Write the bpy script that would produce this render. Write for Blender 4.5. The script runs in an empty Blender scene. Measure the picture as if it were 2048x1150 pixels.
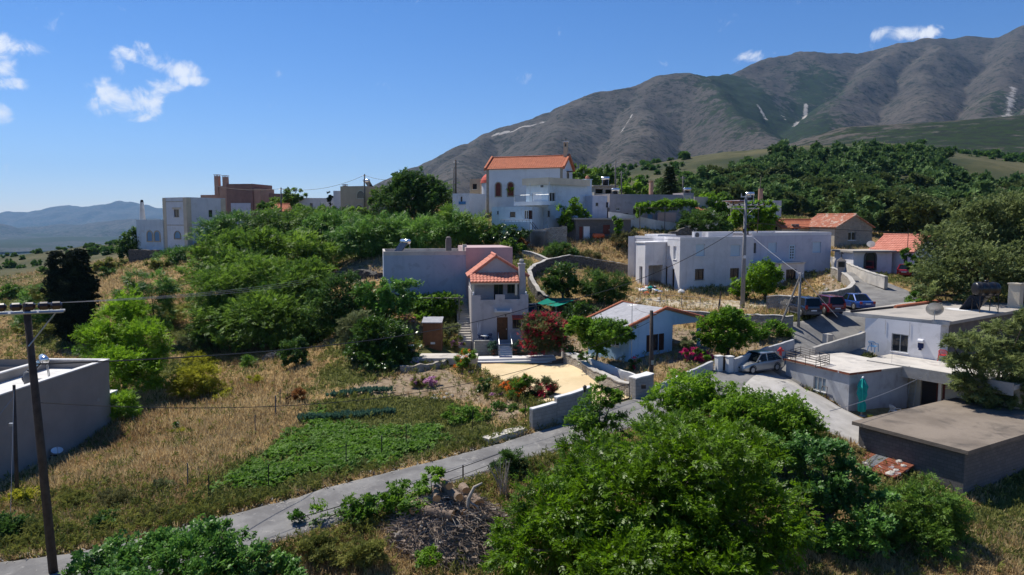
import bpy, math, random
import numpy as np
from mathutils import Vector, Matrix, noise as mnoise
S = bpy.context.scene
COL = S.collection
R = math.radians
CZ, FPX, PITCH = 13.0, 1462.0, math.atan(135.0 / 1462.0)
cam_d = bpy.data.cameras.new("camera")
cam = bpy.data.objects.new("camera", cam_d)
COL.objects.link(cam)
cam.location = (0, 0, CZ)
cam.rotation_euler = (math.pi / 2 - PITCH, 0, 0)
cam_d.sensor_width = 36.0
cam_d.lens = 36.0 * FPX / 2048.0
cam_d.clip_start = 0.5
cam_d.clip_end = 60000
S.camera = cam
SUN_EL, SUN_AZ = R(57), math.atan2(-0.72, 0.69)      # azimuth clockwise from +Y
SKY_STRENGTH, SUN_STRENGTH, EXPOSURE = 0.084, 5.0, 0.32
to_sun = Vector((math.cos(SUN_EL) * math.sin(SUN_AZ), math.cos(SUN_EL) * math.cos(SUN_AZ), math.sin(SUN_EL)))
S.view_settings.view_transform = 'Standard'
S.view_settings.look = 'None'
S.view_settings.exposure = EXPOSURE
S.view_settings.gamma = 1
S.view_settings.use_curve_mapping = False
sun_d = bpy.data.lights.new("sun", 'SUN')
sun_d.energy = SUN_STRENGTH
sun_d.angle = R(0.53)
sun_d.color = (1.0, 0.94, 0.84)
sun = bpy.data.objects.new("sun", sun_d)
COL.objects.link(sun)
sun.rotation_euler = (-to_sun).to_track_quat('-Z', 'Y').to_euler()
W = bpy.data.worlds.new("World")
S.world = W
W.use_nodes = True
class NT:
 """tiny node helper"""
 def __init__(s, tree):
  s.t = tree
  s.n = tree.nodes
  s.l = tree.links
 def node(s, typ, ins=None, **kw):
  nd = s.n.new(typ)
  for k, v in kw.items():
   setattr(nd, k, v)
  if ins:
   for k, v in ins.items():
    sk = nd.inputs[k]
    if hasattr(v, 'is_output') or isinstance(v, bpy.types.NodeSocket):
     s.l.new(v, sk)
    else:
     sk.default_value = v
  return nd
 def math(s, op, a, b=None, c=None, clamp=False):
  nd = s.node('ShaderNodeMath', operation=op, use_clamp=clamp)
  for i, v in enumerate((a, b, c)):
   if v is None:
    continue
   if isinstance(v, bpy.types.NodeSocket):
    s.l.new(v, nd.inputs[i])
   else:
    nd.inputs[i].default_value = v
  return nd.outputs[0]
 def dot(s, a, vec):
  nd = s.node('ShaderNodeVectorMath', operation='DOT_PRODUCT')
  s.l.new(a, nd.inputs[0])
  nd.inputs[1].default_value = vec
  return nd.outputs['Value']
 def mix(s, fac, a, b, blend='MIX'):
  nd = s.node('ShaderNodeMix', data_type='RGBA', blend_type=blend)
  for i, v in ((0, fac), (6, a), (7, b)):
   if isinstance(v, bpy.types.NodeSocket):
    s.l.new(v, nd.inputs[i])
   else:
    nd.inputs[i].default_value = v if i == 0 or len(v) == 4 else (*v, 1)
  return nd.outputs[2]
 def noise(s, scale, vec=None, detail=4, rough=0.55, dist=0.0):
  nd = s.node('ShaderNodeTexNoise', {'Scale': scale, 'Detail': detail, 'Roughness': rough, 'Distortion': dist})
  if vec is not None:
   s.l.new(vec, nd.inputs['Vector'])
  return nd.outputs['Fac']
 def ramp(s, fac, lo, hi):
  nd = s.node('ShaderNodeMapRange', {'From Min': lo, 'From Max': hi}, interpolation_type='SMOOTHSTEP')
  s.l.new(fac, nd.inputs['Value'])
  return nd.outputs['Result']
def pix_ray(px, py):
 f = Vector((0, math.cos(PITCH), -math.sin(PITCH)))
 u = Vector((0, math.sin(PITCH), math.cos(PITCH)))
 return f + Vector((1, 0, 0)) * ((px - 1024) / FPX) + u * ((575 - py) / FPX)
def at(px, py, D):
 r = pix_ray(px, py)
 return Vector((0, 0, CZ)) + r * (D / r.y)
def atz(px, py, z):
 r = pix_ray(px, py)
 return Vector((0, 0, CZ)) + r * ((z - CZ) / r.z)
def build_sky():
 t = NT(W.node_tree)
 t.n.clear()
 out = t.node('ShaderNodeOutputWorld')
 sky = t.node('ShaderNodeTexSky', sky_type='NISHITA', sun_disc=False, sun_elevation=SUN_EL, sun_rotation=SUN_AZ,
    altitude=900, air_density=1.0, dust_density=0.0, ozone_density=4.0)
 d = t.node('ShaderNodeTexCoord').outputs['Generated']
 clouds = [  # px, py, rx, ry, weight
  (5, 95, 62, 22, 1), (12, 130, 34, 34, 1), (22, 165, 32, 15, 1), (-60, 120, 80, 45, 1), (4, 228, 22, 20, .9), (-40, 232, 40, 18, .8),
  (285, 118, 48, 24, 1), (335, 140, 52, 20, 1), (375, 160, 34, 10, .8), (325, 165, 30, 22, .8), (243, 135, 14, 22, .8),
  (215, 185, 38, 26, 1), (258, 200, 45, 30, .95), (250, 228, 45, 12, .7), (312, 205, 16, 28, .8), (190, 205, 24, 14, .5),
  (556, 147, 9, 9, .6),
  (1500, 113, 38, 12, .85), (1820, 67, 52, 14, .95), (1765, 65, 22, 12, .7),
  (2150, 30, 90, 30, .8), (-260, 60, 140, 50, .9), (-420, 200, 120, 40, .9), (2500, 120, 160, 40, .9)]
 n1 = t.noise(26, d, 9, 0.62, 0.6)
 acc = None
 for (px, py, rx, ry, w) in clouds:
  c = pix_ray(px, py).normalized()
  e1 = Vector((0, 0, 1)).cross(c)
  e1 = -e1.normalized()
  e2 = c.cross(e1).normalized()
  ln = pix_ray(px, py).length
  a, b = rx * 1.25 / FPX / ln, ry * 1.25 / FPX / ln
  q1 = t.math('POWER', t.math('DIVIDE', t.dot(d, e1), a), 2)
  q2 = t.math('POWER', t.math('DIVIDE', t.dot(d, e2), b), 2)
  m = t.math('SUBTRACT', 1.0, t.math('ADD', q1, q2))
  m = t.math('MULTIPLY', t.math('MAXIMUM', m, -1.0), w)
  m = t.math('SUBTRACT', m, t.math('LESS_THAN', t.dot(d, c), 0.5))
  acc = m if acc is None else t.math('MAXIMUM', acc, m)
 m = t.math('ADD', acc, t.math('MULTIPLY', t.math('SUBTRACT', n1, 0.52), 4.6))
 fac = t.math('MULTIPLY', t.ramp(m, 0.05, 1.25), 0.95)
 hs = t.node('ShaderNodeHueSaturation', {'Saturation': 1.24, 'Color': sky.outputs[0]})
 tint = t.mix(1.0, hs.outputs[0], (1.0, .95, 1.12), 'MULTIPLY')
 col = t.mix(fac, tint, (9.0, 9.3, 10.0))
 bg = t.node('ShaderNodeBackground', {'Color': col, 'Strength': SKY_STRENGTH})
 t.l.new(bg.outputs[0], out.inputs[0])
build_sky()
S.cycles.use_denoising = True
S.cycles.max_bounces = 6
S.cycles.transparent_max_bounces = 8
S.cycles.volume_bounces = 0
S.cycles.use_fast_gi = False
S.cycles.sample_clamp_indirect = 6
rng = np.random.default_rng(11)
random.seed(5)
CR = {1: (0, 300, 2.875), 2: (400, 300, 2.875), 3: (750, 270, 4.096), 4: (1130, 270, 4.763), 5: (740, 460, 3.593), 6: (1100, 560, 3.8325),
 7: (1240, 420, 4.452), 8: (1520, 380, 3.833), 11: (1420, 640, 3.261), 12: (1648, 520, 4.1075), 13: (0, 560, 1.9485), 14: (300, 640, 3.195),
 15: (400, 860, 2.9257), 16: (960, 740, 2.56), 17: (1600, 780, 3.107), 18: (780, 30, 1.615), 21: (960, 640, 4.4225), 22: (0, 560, 4.423)}
def q(k, x, y):
 o = CR[k]
 return o[0] + x / o[2], o[1] + y / o[2]
def empty(name, loc, rz=0.0):
 o = bpy.data.objects.new(name, None)
 COL.objects.link(o)
 o.location = loc
 o.rotation_euler = (0, 0, rz)
 return o
def tag(o, label=None, cat=None, group=None, kind=None):
 if label:
  o['label'] = label
 if cat:
  o['category'] = cat
 if group:
  o['group'] = group
 if kind:
  o['kind'] = kind
 return o
def thing(name, label, cat, loc=(0, 0, 0), rz=0.0, group=None):
 return tag(empty(name, loc, rz), label, cat, group)
def kids(o):
 return list(o.children)
def copy_tree(o, parent=None):
 c = o.copy()
 COL.objects.link(c)
 if parent is not None:
  c.parent = parent
 for ch in kids(o):
  copy_tree(ch, c)
 return c
class MB:
 """collects faces, builds ONE mesh object"""
 def __init__(s):
  s.v, s.f, s.mi = [], [], []
  s.np = []
 def face(s, pts, m=0):
  i = len(s.v)
  s.v += [tuple(p) for p in pts]
  s.f.append(tuple(range(i, i + len(pts))))
  s.mi.append(m)
 def mesh(s, verts, faces, m=0):
  i = len(s.v)
  s.v += [tuple(p) for p in verts]
  s.f += [tuple(k + i for k in f) for f in faces]
  s.mi += [m] * len(faces)
 def box(s, x0, x1, y0, y1, z0, z1, m=0, T=None):
  p = [Vector((x, y, z)) for z in (z0, z1) for y in (y0, y1) for x in (x0, x1)]
  if T is not None:
   p = [T @ a for a in p]
  s.mesh(p, [(0, 2, 3, 1), (4, 5, 7, 6), (0, 1, 5, 4), (2, 6, 7, 3), (0, 4, 6, 2), (1, 3, 7, 5)], m)
 def tube(s, pts, rad, n=6, m=0, caps=True):
  pts = [Vector(p) for p in pts]
  if not isinstance(rad, (list, tuple)):
   rad = [rad] * len(pts)
  rings = []
  prev = None
  for k, p in enumerate(pts):
   d = (pts[min(k + 1, len(pts) - 1)] - pts[max(k - 1, 0)])
   d = d.normalized() if d.length > 1e-9 else Vector((0, 0, 1))
   a = prev if prev is not None else (Vector((0, 0, 1)) if abs(d.z) < .9 else Vector((1, 0, 0)))
   a = (a - d * a.dot(d))
   a = a.normalized() if a.length > 1e-6 else d.orthogonal().normalized()
   prev = a
   b = d.cross(a)
   rings.append([p + (a * math.cos(2 * math.pi * j / n) + b * math.sin(2 * math.pi * j / n)) * rad[k] for j in range(n)])
  vs = [v for r in rings for v in r]
  fs = []
  for k in range(len(pts) - 1):
   for j in range(n):
    j2 = (j + 1) % n
    fs.append((k * n + j, k * n + j2, (k + 1) * n + j2, (k + 1) * n + j))
  if caps:
   fs.append(tuple(range(n))[::-1])
   fs.append(tuple(range((len(pts) - 1) * n, len(pts) * n)))
  s.mesh(vs, fs, m)
 def lathe(s, prof, n=16, c=(0, 0, 0), m=0):
  vs, fs = [], []
  for (r, z) in prof:
   for j in range(n):
    a = 2 * math.pi * j / n
    vs.append((c[0] + r * math.cos(a), c[1] + r * math.sin(a), c[2] + z))
  for k in range(len(prof) - 1):
   for j in range(n):
    j2 = (j + 1) % n
    fs.append((k * n + j, k * n + j2, (k + 1) * n + j2, (k + 1) * n + j))
  fs.append(tuple(range(n))[::-1])
  fs.append(tuple(range((len(prof) - 1) * n, len(prof) * n)))
  s.mesh(vs, fs, m)
 def prism(s, poly, z0, z1, m=0):
  n = len(poly)
  vs = [(x, y, z0) for x, y in poly] + [(x, y, z1) for x, y in poly]
  s.mesh(vs, [tuple(range(n))[::-1], tuple(range(n, 2 * n))] + [(i, (i + 1) % n, n + (i + 1) % n, n + i) for i in range(n)], m)
 def build(s, name, mat, parent=None, smooth=False, loc=None):
  me = bpy.data.meshes.new(name)
  me.from_pydata(s.v, [], s.f)
  mats = mat if isinstance(mat, (list, tuple)) else [mat]
  for m in mats:
   me.materials.append(m)
  if len(mats) > 1:
   me.polygons.foreach_set('material_index', s.mi)
  if smooth:
   me.polygons.foreach_set('use_smooth', [True] * len(me.polygons))
  me.update()
  o = bpy.data.objects.new(name, me)
  COL.objects.link(o)
  if parent is not None:
   o.parent = parent
  if loc is not None:
   o.location = loc
  return o
def np_mesh(name, V, Q, mat, parent=None, tone=None, smooth=False, attr='tone'):
 """numpy quads -> object"""
 V = np.asarray(V, np.float32).reshape(-1, 3)
 Q = np.asarray(Q, np.int32)
 k = Q.shape[1]
 me = bpy.data.meshes.new(name)
 me.vertices.add(len(V))
 me.vertices.foreach_set('co', V.ravel())
 me.loops.add(Q.size)
 me.loops.foreach_set('vertex_index', Q.ravel())
 me.polygons.add(len(Q))
 me.polygons.foreach_set('loop_start', np.arange(0, Q.size, k, dtype=np.int32))
 me.polygons.foreach_set('loop_total', np.full(len(Q), k, np.int32))
 if smooth:
  me.polygons.foreach_set('use_smooth', np.ones(len(Q), bool))
 if tone is not None:
  a = me.attributes.new(attr, 'FLOAT', 'FACE')
  a.data.foreach_set('value', np.asarray(tone, np.float32))
 for m in (mat if isinstance(mat, (list, tuple)) else [mat]):
  me.materials.append(m)
 me.update(calc_edges=True)
 o = bpy.data.objects.new(name, me)
 COL.objects.link(o)
 if parent is not None:
  o.parent = parent
 return o
M = {}
def new_mat(name):
 m = bpy.data.materials.new(name)
 m.use_nodes = True
 t = NT(m.node_tree)
 b = t.n['Principled BSDF']
 return m, t, b
def surf(name, c, c2=None, scale=1.2, rough=0.85, bump=0.0, bscale=20, spots=None, spec=0.3, metal=0.0, streak=0.0, fine=0.0):
 """general weathered surface in object space: two tones, optional spots, vertical streaks, fine grain, bump"""
 m, t, b = new_mat(name)
 co = t.node('ShaderNodeTexCoord').outputs['Object']
 c2 = c2 or tuple(x * .8 for x in c)
 col = t.mix(t.ramp(t.noise(scale, co, 6, .65), .35, .68), c, c2)
 if streak:
  mp = t.node('ShaderNodeMapping', {'Vector': co, 'Scale': (1.7, 1.7, .16)})
  f = t.math('MULTIPLY', t.ramp(t.noise(1.0, mp.outputs[0], 5, .7), .52, .75), streak)
  col = t.mix(f, col, tuple(x * .45 for x in c2))
 if fine:
  f = t.math('MULTIPLY', t.noise(bscale, co, 3, .7), fine)
  col = t.mix(f, col, tuple(x * .5 for x in c))
 if spots:
  sc, lo, hi, cs = spots
  col = t.mix(t.ramp(t.noise(sc, co, 5, .6, .4), lo, hi), col, cs)
 t.l.new(col, b.inputs['Base Color'])
 b.inputs['Roughness'].default_value = rough
 b.inputs['Specular IOR Level'].default_value = spec
 b.inputs['Metallic'].default_value = metal
 if bump:
  bp = t.node('ShaderNodeBump', {'Strength': bump, 'Distance': .03, 'Height': t.noise(bscale, co, 4, .6)})
  t.l.new(bp.outputs[0], b.inputs['Normal'])
 M[name] = m
 return m
def stone(name, c, c2, mortar, scale=2.2, stretch=(1, 1, 1.8), bump=.8):
 m, t, b = new_mat(name)
 co = t.node('ShaderNodeTexCoord').outputs['Object']
 mp = t.node('ShaderNodeMapping', {'Vector': co, 'Scale': stretch}).outputs[0]
 vd = t.node('ShaderNodeTexVoronoi', {'Vector': mp, 'Scale': scale}, feature='DISTANCE_TO_EDGE').outputs['Distance']
 vc = t.node('ShaderNodeTexVoronoi', {'Vector': mp, 'Scale': scale})
 sep = t.node('ShaderNodeSeparateColor', {'Color': vc.outputs['Color']})
 col = t.mix(sep.outputs[0], c, c2)
 col = t.mix(t.math('MULTIPLY', t.noise(9, co, 5, .7), .6), col, tuple(x * .6 for x in c2))
 col = t.mix(t.ramp(vd, .07, .015), col, mortar)
 t.l.new(col, b.inputs['Base Color'])
 b.inputs['Roughness'].default_value = .92
 b.inputs['Specular IOR Level'].default_value = .2
 bp = t.node('ShaderNodeBump', {'Strength': bump, 'Distance': .06, 'Height': t.ramp(vd, 0, .12)})
 t.l.new(bp.outputs[0], b.inputs['Normal'])
 M[name] = m
 return m
def blocks(name, c, c2, mortar, bw=.4, bh=.2, bump=.5):
 m, t, b = new_mat(name)
 co = t.node('ShaderNodeTexCoord').outputs['Object']
 sx = t.node('ShaderNodeSeparateXYZ', {'Vector': co})
 cx = t.node('ShaderNodeCombineXYZ', {'X': t.math('ADD', sx.outputs[0], sx.outputs[1]), 'Y': sx.outputs[2]})
 br = t.node('ShaderNodeTexBrick', {'Vector': cx.outputs[0], 'Color1': (*c, 1), 'Color2': (*c2, 1), 'Mortar': (*mortar, 1), 'Scale': 1.0,
         'Mortar Size': .012, 'Brick Width': bw, 'Row Height': bh, 'Bias': 0.0})
 col = t.mix(t.math('MULTIPLY', t.noise(2.5, co, 6, .7), .7), br.outputs['Color'], tuple(x * .5 for x in c2))
 t.l.new(col, b.inputs['Base Color'])
 b.inputs['Roughness'].default_value = .92
 b.inputs['Specular IOR Level'].default_value = .2
 bp = t.node('ShaderNodeBump', {'Strength': bump, 'Distance': .03, 'Height': br.outputs['Fac']})
 bp.invert = True
 t.l.new(bp.outputs[0], b.inputs['Normal'])
 M[name] = m
 return m
def leafmat(name, dark, light, trans=.35, rough=.5, tcol=None, spec=.22):
 m, t, b = new_mat(name)
 at_ = t.node('ShaderNodeAttribute', attribute_name='tone').outputs['Fac']
 col = t.mix(at_, dark, light)
 t.l.new(col, b.inputs['Base Color'])
 b.inputs['Roughness'].default_value = rough
 b.inputs['Specular IOR Level'].default_value = spec
 tr = t.node('ShaderNodeBsdfTranslucent')
 tc = t.mix(at_, tuple(x * 1.3 for x in (tcol or dark)), tuple(min(1, x * 1.5) for x in (tcol or light)))
 t.l.new(tc, tr.inputs[0])
 mx = t.node('ShaderNodeMixShader', {0: trans})
 t.l.new(b.outputs[0], mx.inputs[1])
 t.l.new(tr.outputs[0], mx.inputs[2])
 t.l.new(mx.outputs[0], t.n['Material Output'].inputs[0])
 M[name] = m
 return m
def plain(name, c, rough=.5, metal=0.0, spec=.5, coat=0.0):
 m, t, b = new_mat(name)
 co = t.node('ShaderNodeTexCoord').outputs['Object']
 f = t.math('MULTIPLY', t.noise(3.0, co, 4, .6), .35)
 t.l.new(t.mix(f, c, tuple(x * .72 for x in c)), b.inputs['Base Color'])
 b.inputs['Roughness'].default_value = rough
 b.inputs['Metallic'].default_value = metal
 b.inputs['Specular IOR Level'].default_value = spec
 b.inputs['Coat Weight'].default_value = coat
 M[name] = m
 return m
surf('plaster_white', (.70, .69, .70), (.60, .59, .60), .7, .9, .15, 30, streak=0.26, spots=(1.3, .62, .8, (.48, .47, .47)))
surf('plaster_clean', (.76, .75, .76), (.68, .67, .68), .5, .9, .1, 30, streak=.06, spots=(.8, .56, .66, (.62, .61, .61)))
surf('plaster_lilac', (.60, .59, .64), (.52, .51, .57), .6, .9, .15, 30, streak=0.21, spots=(.8, .56, .66, (.50, .49, .53)))
surf('plaster_church', (.66, .69, .72), (.58, .61, .65), .4, .9, .1, 20, streak=0.21, spots=(.8, .56, .66, (.58, .60, .62)))
surf('plaster_blue', (.58, .66, .71), (.50, .58, .64), .6, .9, .15, 30, streak=0.32, spots=(.8, .56, .66, (.50, .55, .57)))
surf('plaster_sky', (.37, .55, .72), (.31, .49, .65), .6, .9, .15, 30, streak=0.22, spots=(2, .6, .8, (.40, .56, .68)))
surf('plaster_pink', (.50, .37, .36), (.44, .32, .32), .6, .9, .15, 30, streak=0.21)
surf('plaster_rose', (.46, .43, .43), (.40, .375, .38), .6, .9, .15, 30, streak=0.26, spots=(.8, .56, .66, (.36, .335, .335)))
surf('plaster_mauve', (.36, .33, .34), (.31, .28, .29), .6, .9, .15, 30, streak=0.19, spots=(.8, .56, .66, (.29, .265, .27)))
surf('plaster_slate', (.36, .42, .50), (.32, .38, .46), .5, .9, .1, 30, streak=0.21, spots=(.8, .56, .66, (.30, .345, .405)))
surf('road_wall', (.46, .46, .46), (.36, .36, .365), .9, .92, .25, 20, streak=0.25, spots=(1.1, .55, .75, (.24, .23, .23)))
surf('plaster_grey', (.40, .41, .43), (.33, .34, .36), .8, .92, .2, 25, streak=0.22, spots=(.8, .56, .66, (.28, .28, .29)))
surf('plaster_taupe', (.30, .27, .24), (.255, .232, .208), .5, .92, .2, 25, streak=0.12)
surf('plaster_tan', (.52, .42, .29), (.45, .36, .25), .7, .9, .2, 25, streak=0.19)
surf('plaster_cream', (.60, .54, .42), (.52, .46, .36), .7, .9, .2, 25, streak=0.19)
surf('plaster_salmon', (.44, .26, .19), (.37, .215, .16), .6, .9, .2, 25, streak=0.19)
surf('plaster_brick', (.27, .155, .125), (.21, .12, .10), .6, .9, .2, 25, streak=0.22)
surf('concrete', (.42, .40, .37), (.30, .285, .26), .9, .93, .3, 22, streak=0.25, fine=.3)
surf('concrete_pale', (.60, .56, .50), (.44, .41, .37), .5, .93, .25, 18, spots=(.7, .5, .72, (.32, .30, .28)), fine=.25)
surf('concrete_roof', (.27, .225, .18), (.165, .135, .108), .35, .95, .4, 9, spots=(.6, .52, .72, (.10, .085, .072)), fine=.6)
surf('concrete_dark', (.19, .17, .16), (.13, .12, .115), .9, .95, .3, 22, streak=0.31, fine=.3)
surf('roof_screed', (.45, .41, .36), (.33, .305, .27), .4, .95, .25, 10, spots=(.45, .55, .7, (.24, .225, .21)), fine=.35)
surf('roof_felt', (.40, .40, .42), (.31, .31, .33), 2.2, .93, .4, 14, spots=(1.8, .55, .7, (.24, .24, .25)), fine=.3)
surf('whitewash', (.68, .67, .65), (.54, .53, .51), .8, .92, .3, 14, streak=0.12)
surf('stone_cap', (.52, .49, .44), (.38, .36, .33), 1.8, .93, .4, 12, fine=.3)
stone('stone_wall', (.42, .38, .31), (.27, .245, .21), (.50, .46, .39), 2.6)
stone('stone_dark', (.20, .185, .165), (.11, .105, .10), (.05, .048, .045), 2.8)
stone('stone_house', (.40, .36, .29), (.28, .255, .21), (.36, .32, .26), 1.6)
stone('quoin', (.46, .40, .31), (.34, .30, .24), (.30, .27, .22), 1.7, (1, 1, 1))
blocks('block_wall', (.20, .185, .175), (.155, .145, .14), (.11, .105, .10))
blocks('block_light', (.46, .44, .41), (.36, .345, .32), (.28, .265, .25), .45, .22)
surf('tile', (.52, .17, .085), (.40, .13, .07), 1.6, .85, .2, 12, spots=(5, .55, .75, (.58, .27, .16)), fine=.2)
surf('tile_pink', (.60, .24, .17), (.48, .175, .12), 1.8, .85, .2, 12, spots=(4, .56, .72, (.66, .36, .27)))
surf('tile_worn', (.50, .20, .12), (.36, .145, .095), 1.2, .9, .3, 12, spots=(1.6, .52, .62, (.55, .42, .33)))
surf('tile_red', (.55, .11, .08), (.45, .085, .06), 2, .8, .2, 12)
surf('wood_pole', (.075, .06, .052), (.045, .036, .032), 3, .9, .4, 30, streak=0.31)
surf('wood_pole_grey', (.20, .185, .17), (.13, .12, .11), 3, .9, .3, 30, streak=0.31)
surf('concrete_pole', (.27, .265, .265), (.20, .20, .20), 3, .9, .2, 30, streak=0.25)
surf('wood_door', (.15, .062, .022), (.10, .042, .016), 4, .6, .2, 20, streak=0.19)
surf('wood_shed', (.20, .085, .035), (.15, .062, .026), 2, .75, .3, 20, streak=0.31)
surf('wood_dark', (.055, .022, .016), (.04, .016, .012), 3, .7, .2, 20, streak=0.19)
surf('wood_red', (.17, .045, .03), (.12, .035, .025), 3, .75, .2, 20, streak=0.19)
surf('bark', (.10, .078, .06), (.06, .046, .036), 5, .95, .6, 22, streak=0.31)
surf('bark_grey', (.21, .18, .155), (.12, .10, .088), 5, .95, .6, 22, streak=0.31)
surf('log_bark', (.27, .20, .15), (.16, .12, .09), 5, .95, .5, 22)
surf('log_end', (.62, .36, .17), (.48, .25, .11), 5, .9, .3, 20)
surf('brush', (.31, .24, .185), (.17, .132, .10), 1.5, .95, .4, 15)
surf('brush_pale', (.42, .37, .31), (.30, .26, .22), 2, .95, .4, 15)
surf('rust', (.24, .075, .04), (.15, .05, .03), 2.5, .9, .3, 18, spots=(1.7, .58, .66, (.46, .49, .53)))
surf('iron', (.045, .04, .04), (.06, .045, .038), 3, .6, .1, 20, metal=.4)
surf('galvanised', (.48, .50, .52), (.40, .42, .44), 3, .38, 0, 20, metal=.75)
plain('steel_tank', (.72, .73, .75), .22, .9)
plain('white_paint', (.78, .78, .79), .5)
plain('white_plastic', (.80, .80, .78), .45)
plain('shutter_blue', (.56, .68, .76), .6)
plain('door_blue', (.16, .30, .46), .6)
plain('shutter_green', (.05, .12, .11), .6)
plain('red_paint', (.55, .03, .03), .45)
plain('orange_plastic', (.75, .13, .03), .4)
plain('black_plastic', (.012, .012, .015), .35)
plain('ceramic', (.045, .025, .02), .2)
plain('panel_glass', (.02, .022, .03), .12, 0, .6)
plain('frame_brown', (.06, .035, .03), .5)
plain('rubber', (.02, .02, .021), .8)
plain('rim', (.45, .46, .47), .35, .8)
plain('car_silver', (.42, .42, .40), .28, .55, .5, .6)
plain('car_navy', (.012, .022, .05), .25, .2, .5, .8)
plain('car_maroon', (.14, .008, .018), .25, .2, .5, .8)
plain('car_blue', (.018, .06, .24), .22, .3, .5, .9)
plain('car_red', (.38, .012, .014), .25, .1, .5, .8)
plain('trim_grey', (.10, .10, .105), .6)
plain('tail_red', (.32, .008, .008), .2)
plain('lamp_clear', (.65, .67, .70), .12)
plain('plate_white', (.72, .72, .70), .5)
plain('teal_cloth', (.015, .30, .27), .85, 0, .2)
plain('net_green', (.012, .22, .16), .9, 0, .1)
plain('terracotta', (.42, .16, .09), .8)
plain('yellow_plastic', (.50, .46, .06), .5)
plain('blue_plastic', (.05, .20, .42), .5)
plain('cloth_navy', (.02, .03, .09), .9, 0, .1)
plain('cloth_white', (.75, .75, .78), .9, 0, .1)
plain('cable', (.015, .015, .016), .6)
plain('cable_pale', (.27, .27, .28), .5)
plain('marble', (.72, .71, .69), .5)
def glass_mat(name, c, rough=.06, spec=.6):
 m, t, b = new_mat(name)
 b.inputs['Base Color'].default_value = (*c, 1)
 b.inputs['Roughness'].default_value = rough
 b.inputs['Specular IOR Level'].default_value = spec
 M[name] = m
glass_mat('glass', (.018, .022, .028))
glass_mat('car_glass', (.008, .011, .013), .04, .35)
glass_mat('glass_blue', (.10, .16, .22), .1)
leafmat('leaf_walnut', (.030, .072, .004), (.145, .27, .008), .42, .42, None, .3)
leafmat('leaf_fig', (0.040, 0.117, 0.025), (0.146, 0.299, 0.046), .28, .45, None, .3)
leafmat('leaf_mulberry', (0.054, 0.136, 0.010), (0.215, 0.368, 0.020), .4, .5)
leafmat('leaf_slope', (0.049, 0.116, 0.018), (0.189, 0.309, 0.035), .34, .55)
leafmat('leaf_fan', (0.041, 0.119, 0.023), (0.172, 0.317, 0.049), .34, .5)
leafmat('leaf_dark', (0.033, 0.085, 0.021), (0.110, 0.205, 0.034), .25, .6)
leafmat('leaf_citrus', (0.019, 0.057, 0.011), (0.085, 0.169, 0.020), .25, .35, None, .5)
leafmat('leaf_cypress', (0.011, 0.019, 0.011), (0.030, 0.048, 0.021), .1, .8, None, .1)
leafmat('leaf_fir', (0.018, 0.041, 0.015), (0.045, 0.081, 0.027), .15, .7)
leafmat('leaf_olive', (0.081, 0.104, 0.045), (0.215, 0.248, 0.109), .25, .6)
leafmat('leaf_grove', (.05, .075, .018), (.12, .155, .045), .2, .7)
leafmat('leaf_wood', (0.043, 0.088, 0.029), (0.153, 0.245, 0.066), .2, .7)
leafmat('leaf_yellow', (.17, .19, .014), (.42, .41, .04), .35, .6)
leafmat('leaf_weed', (0.081, 0.112, 0.023), (0.269, 0.272, 0.064), .3, .7)
leafmat('leaf_scrub', (0.063, 0.072, 0.028), (0.179, 0.176, 0.064), .2, .8)
leafmat('leaf_crop', (.045, .115, .014), (.15, .28, .03), .38, .6)
leafmat('leaf_leek', (0.039, 0.098, 0.065), (0.104, 0.195, 0.130), .25, .6)
leafmat('leaf_vine', (0.045, 0.120, 0.013), (0.179, 0.320, 0.026), .42, .5)
leafmat('leaf_plane', (0.071, 0.106, 0.037), (0.237, 0.285, 0.093), .3, .6)
leafmat('leaf_oleander', (0.054, 0.080, 0.032), (0.161, 0.176, 0.064), .25, .55)
leafmat('leaf_dry', (.20, .085, .03), (.36, .17, .06), .25, .8)
leafmat('grass_dry', (.29, .21, .10), (.62, .49, .27), .3, .85, None, .15)
leafmat('grass_rust', (.22, .145, .07), (.42, .29, .14), .3, .85, None, .15)
leafmat('grass_green', (.075, .10, .022), (.21, .22, .07), .35, .8, None, .15)
leafmat('bloom_red', (.30, .012, .03), (.60, .04, .09), .3, .7)
leafmat('bloom_magenta', (.45, .02, .14), (.72, .07, .26), .3, .7)
leafmat('bloom_pink', (.45, .20, .36), (.75, .45, .62), .3, .7)
leafmat('bloom_orange', (.70, .14, .02), (.85, .32, .05), .3, .7)
leafmat('bloom_white', (.65, .65, .60), (.85, .85, .82), .3, .7)
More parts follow.
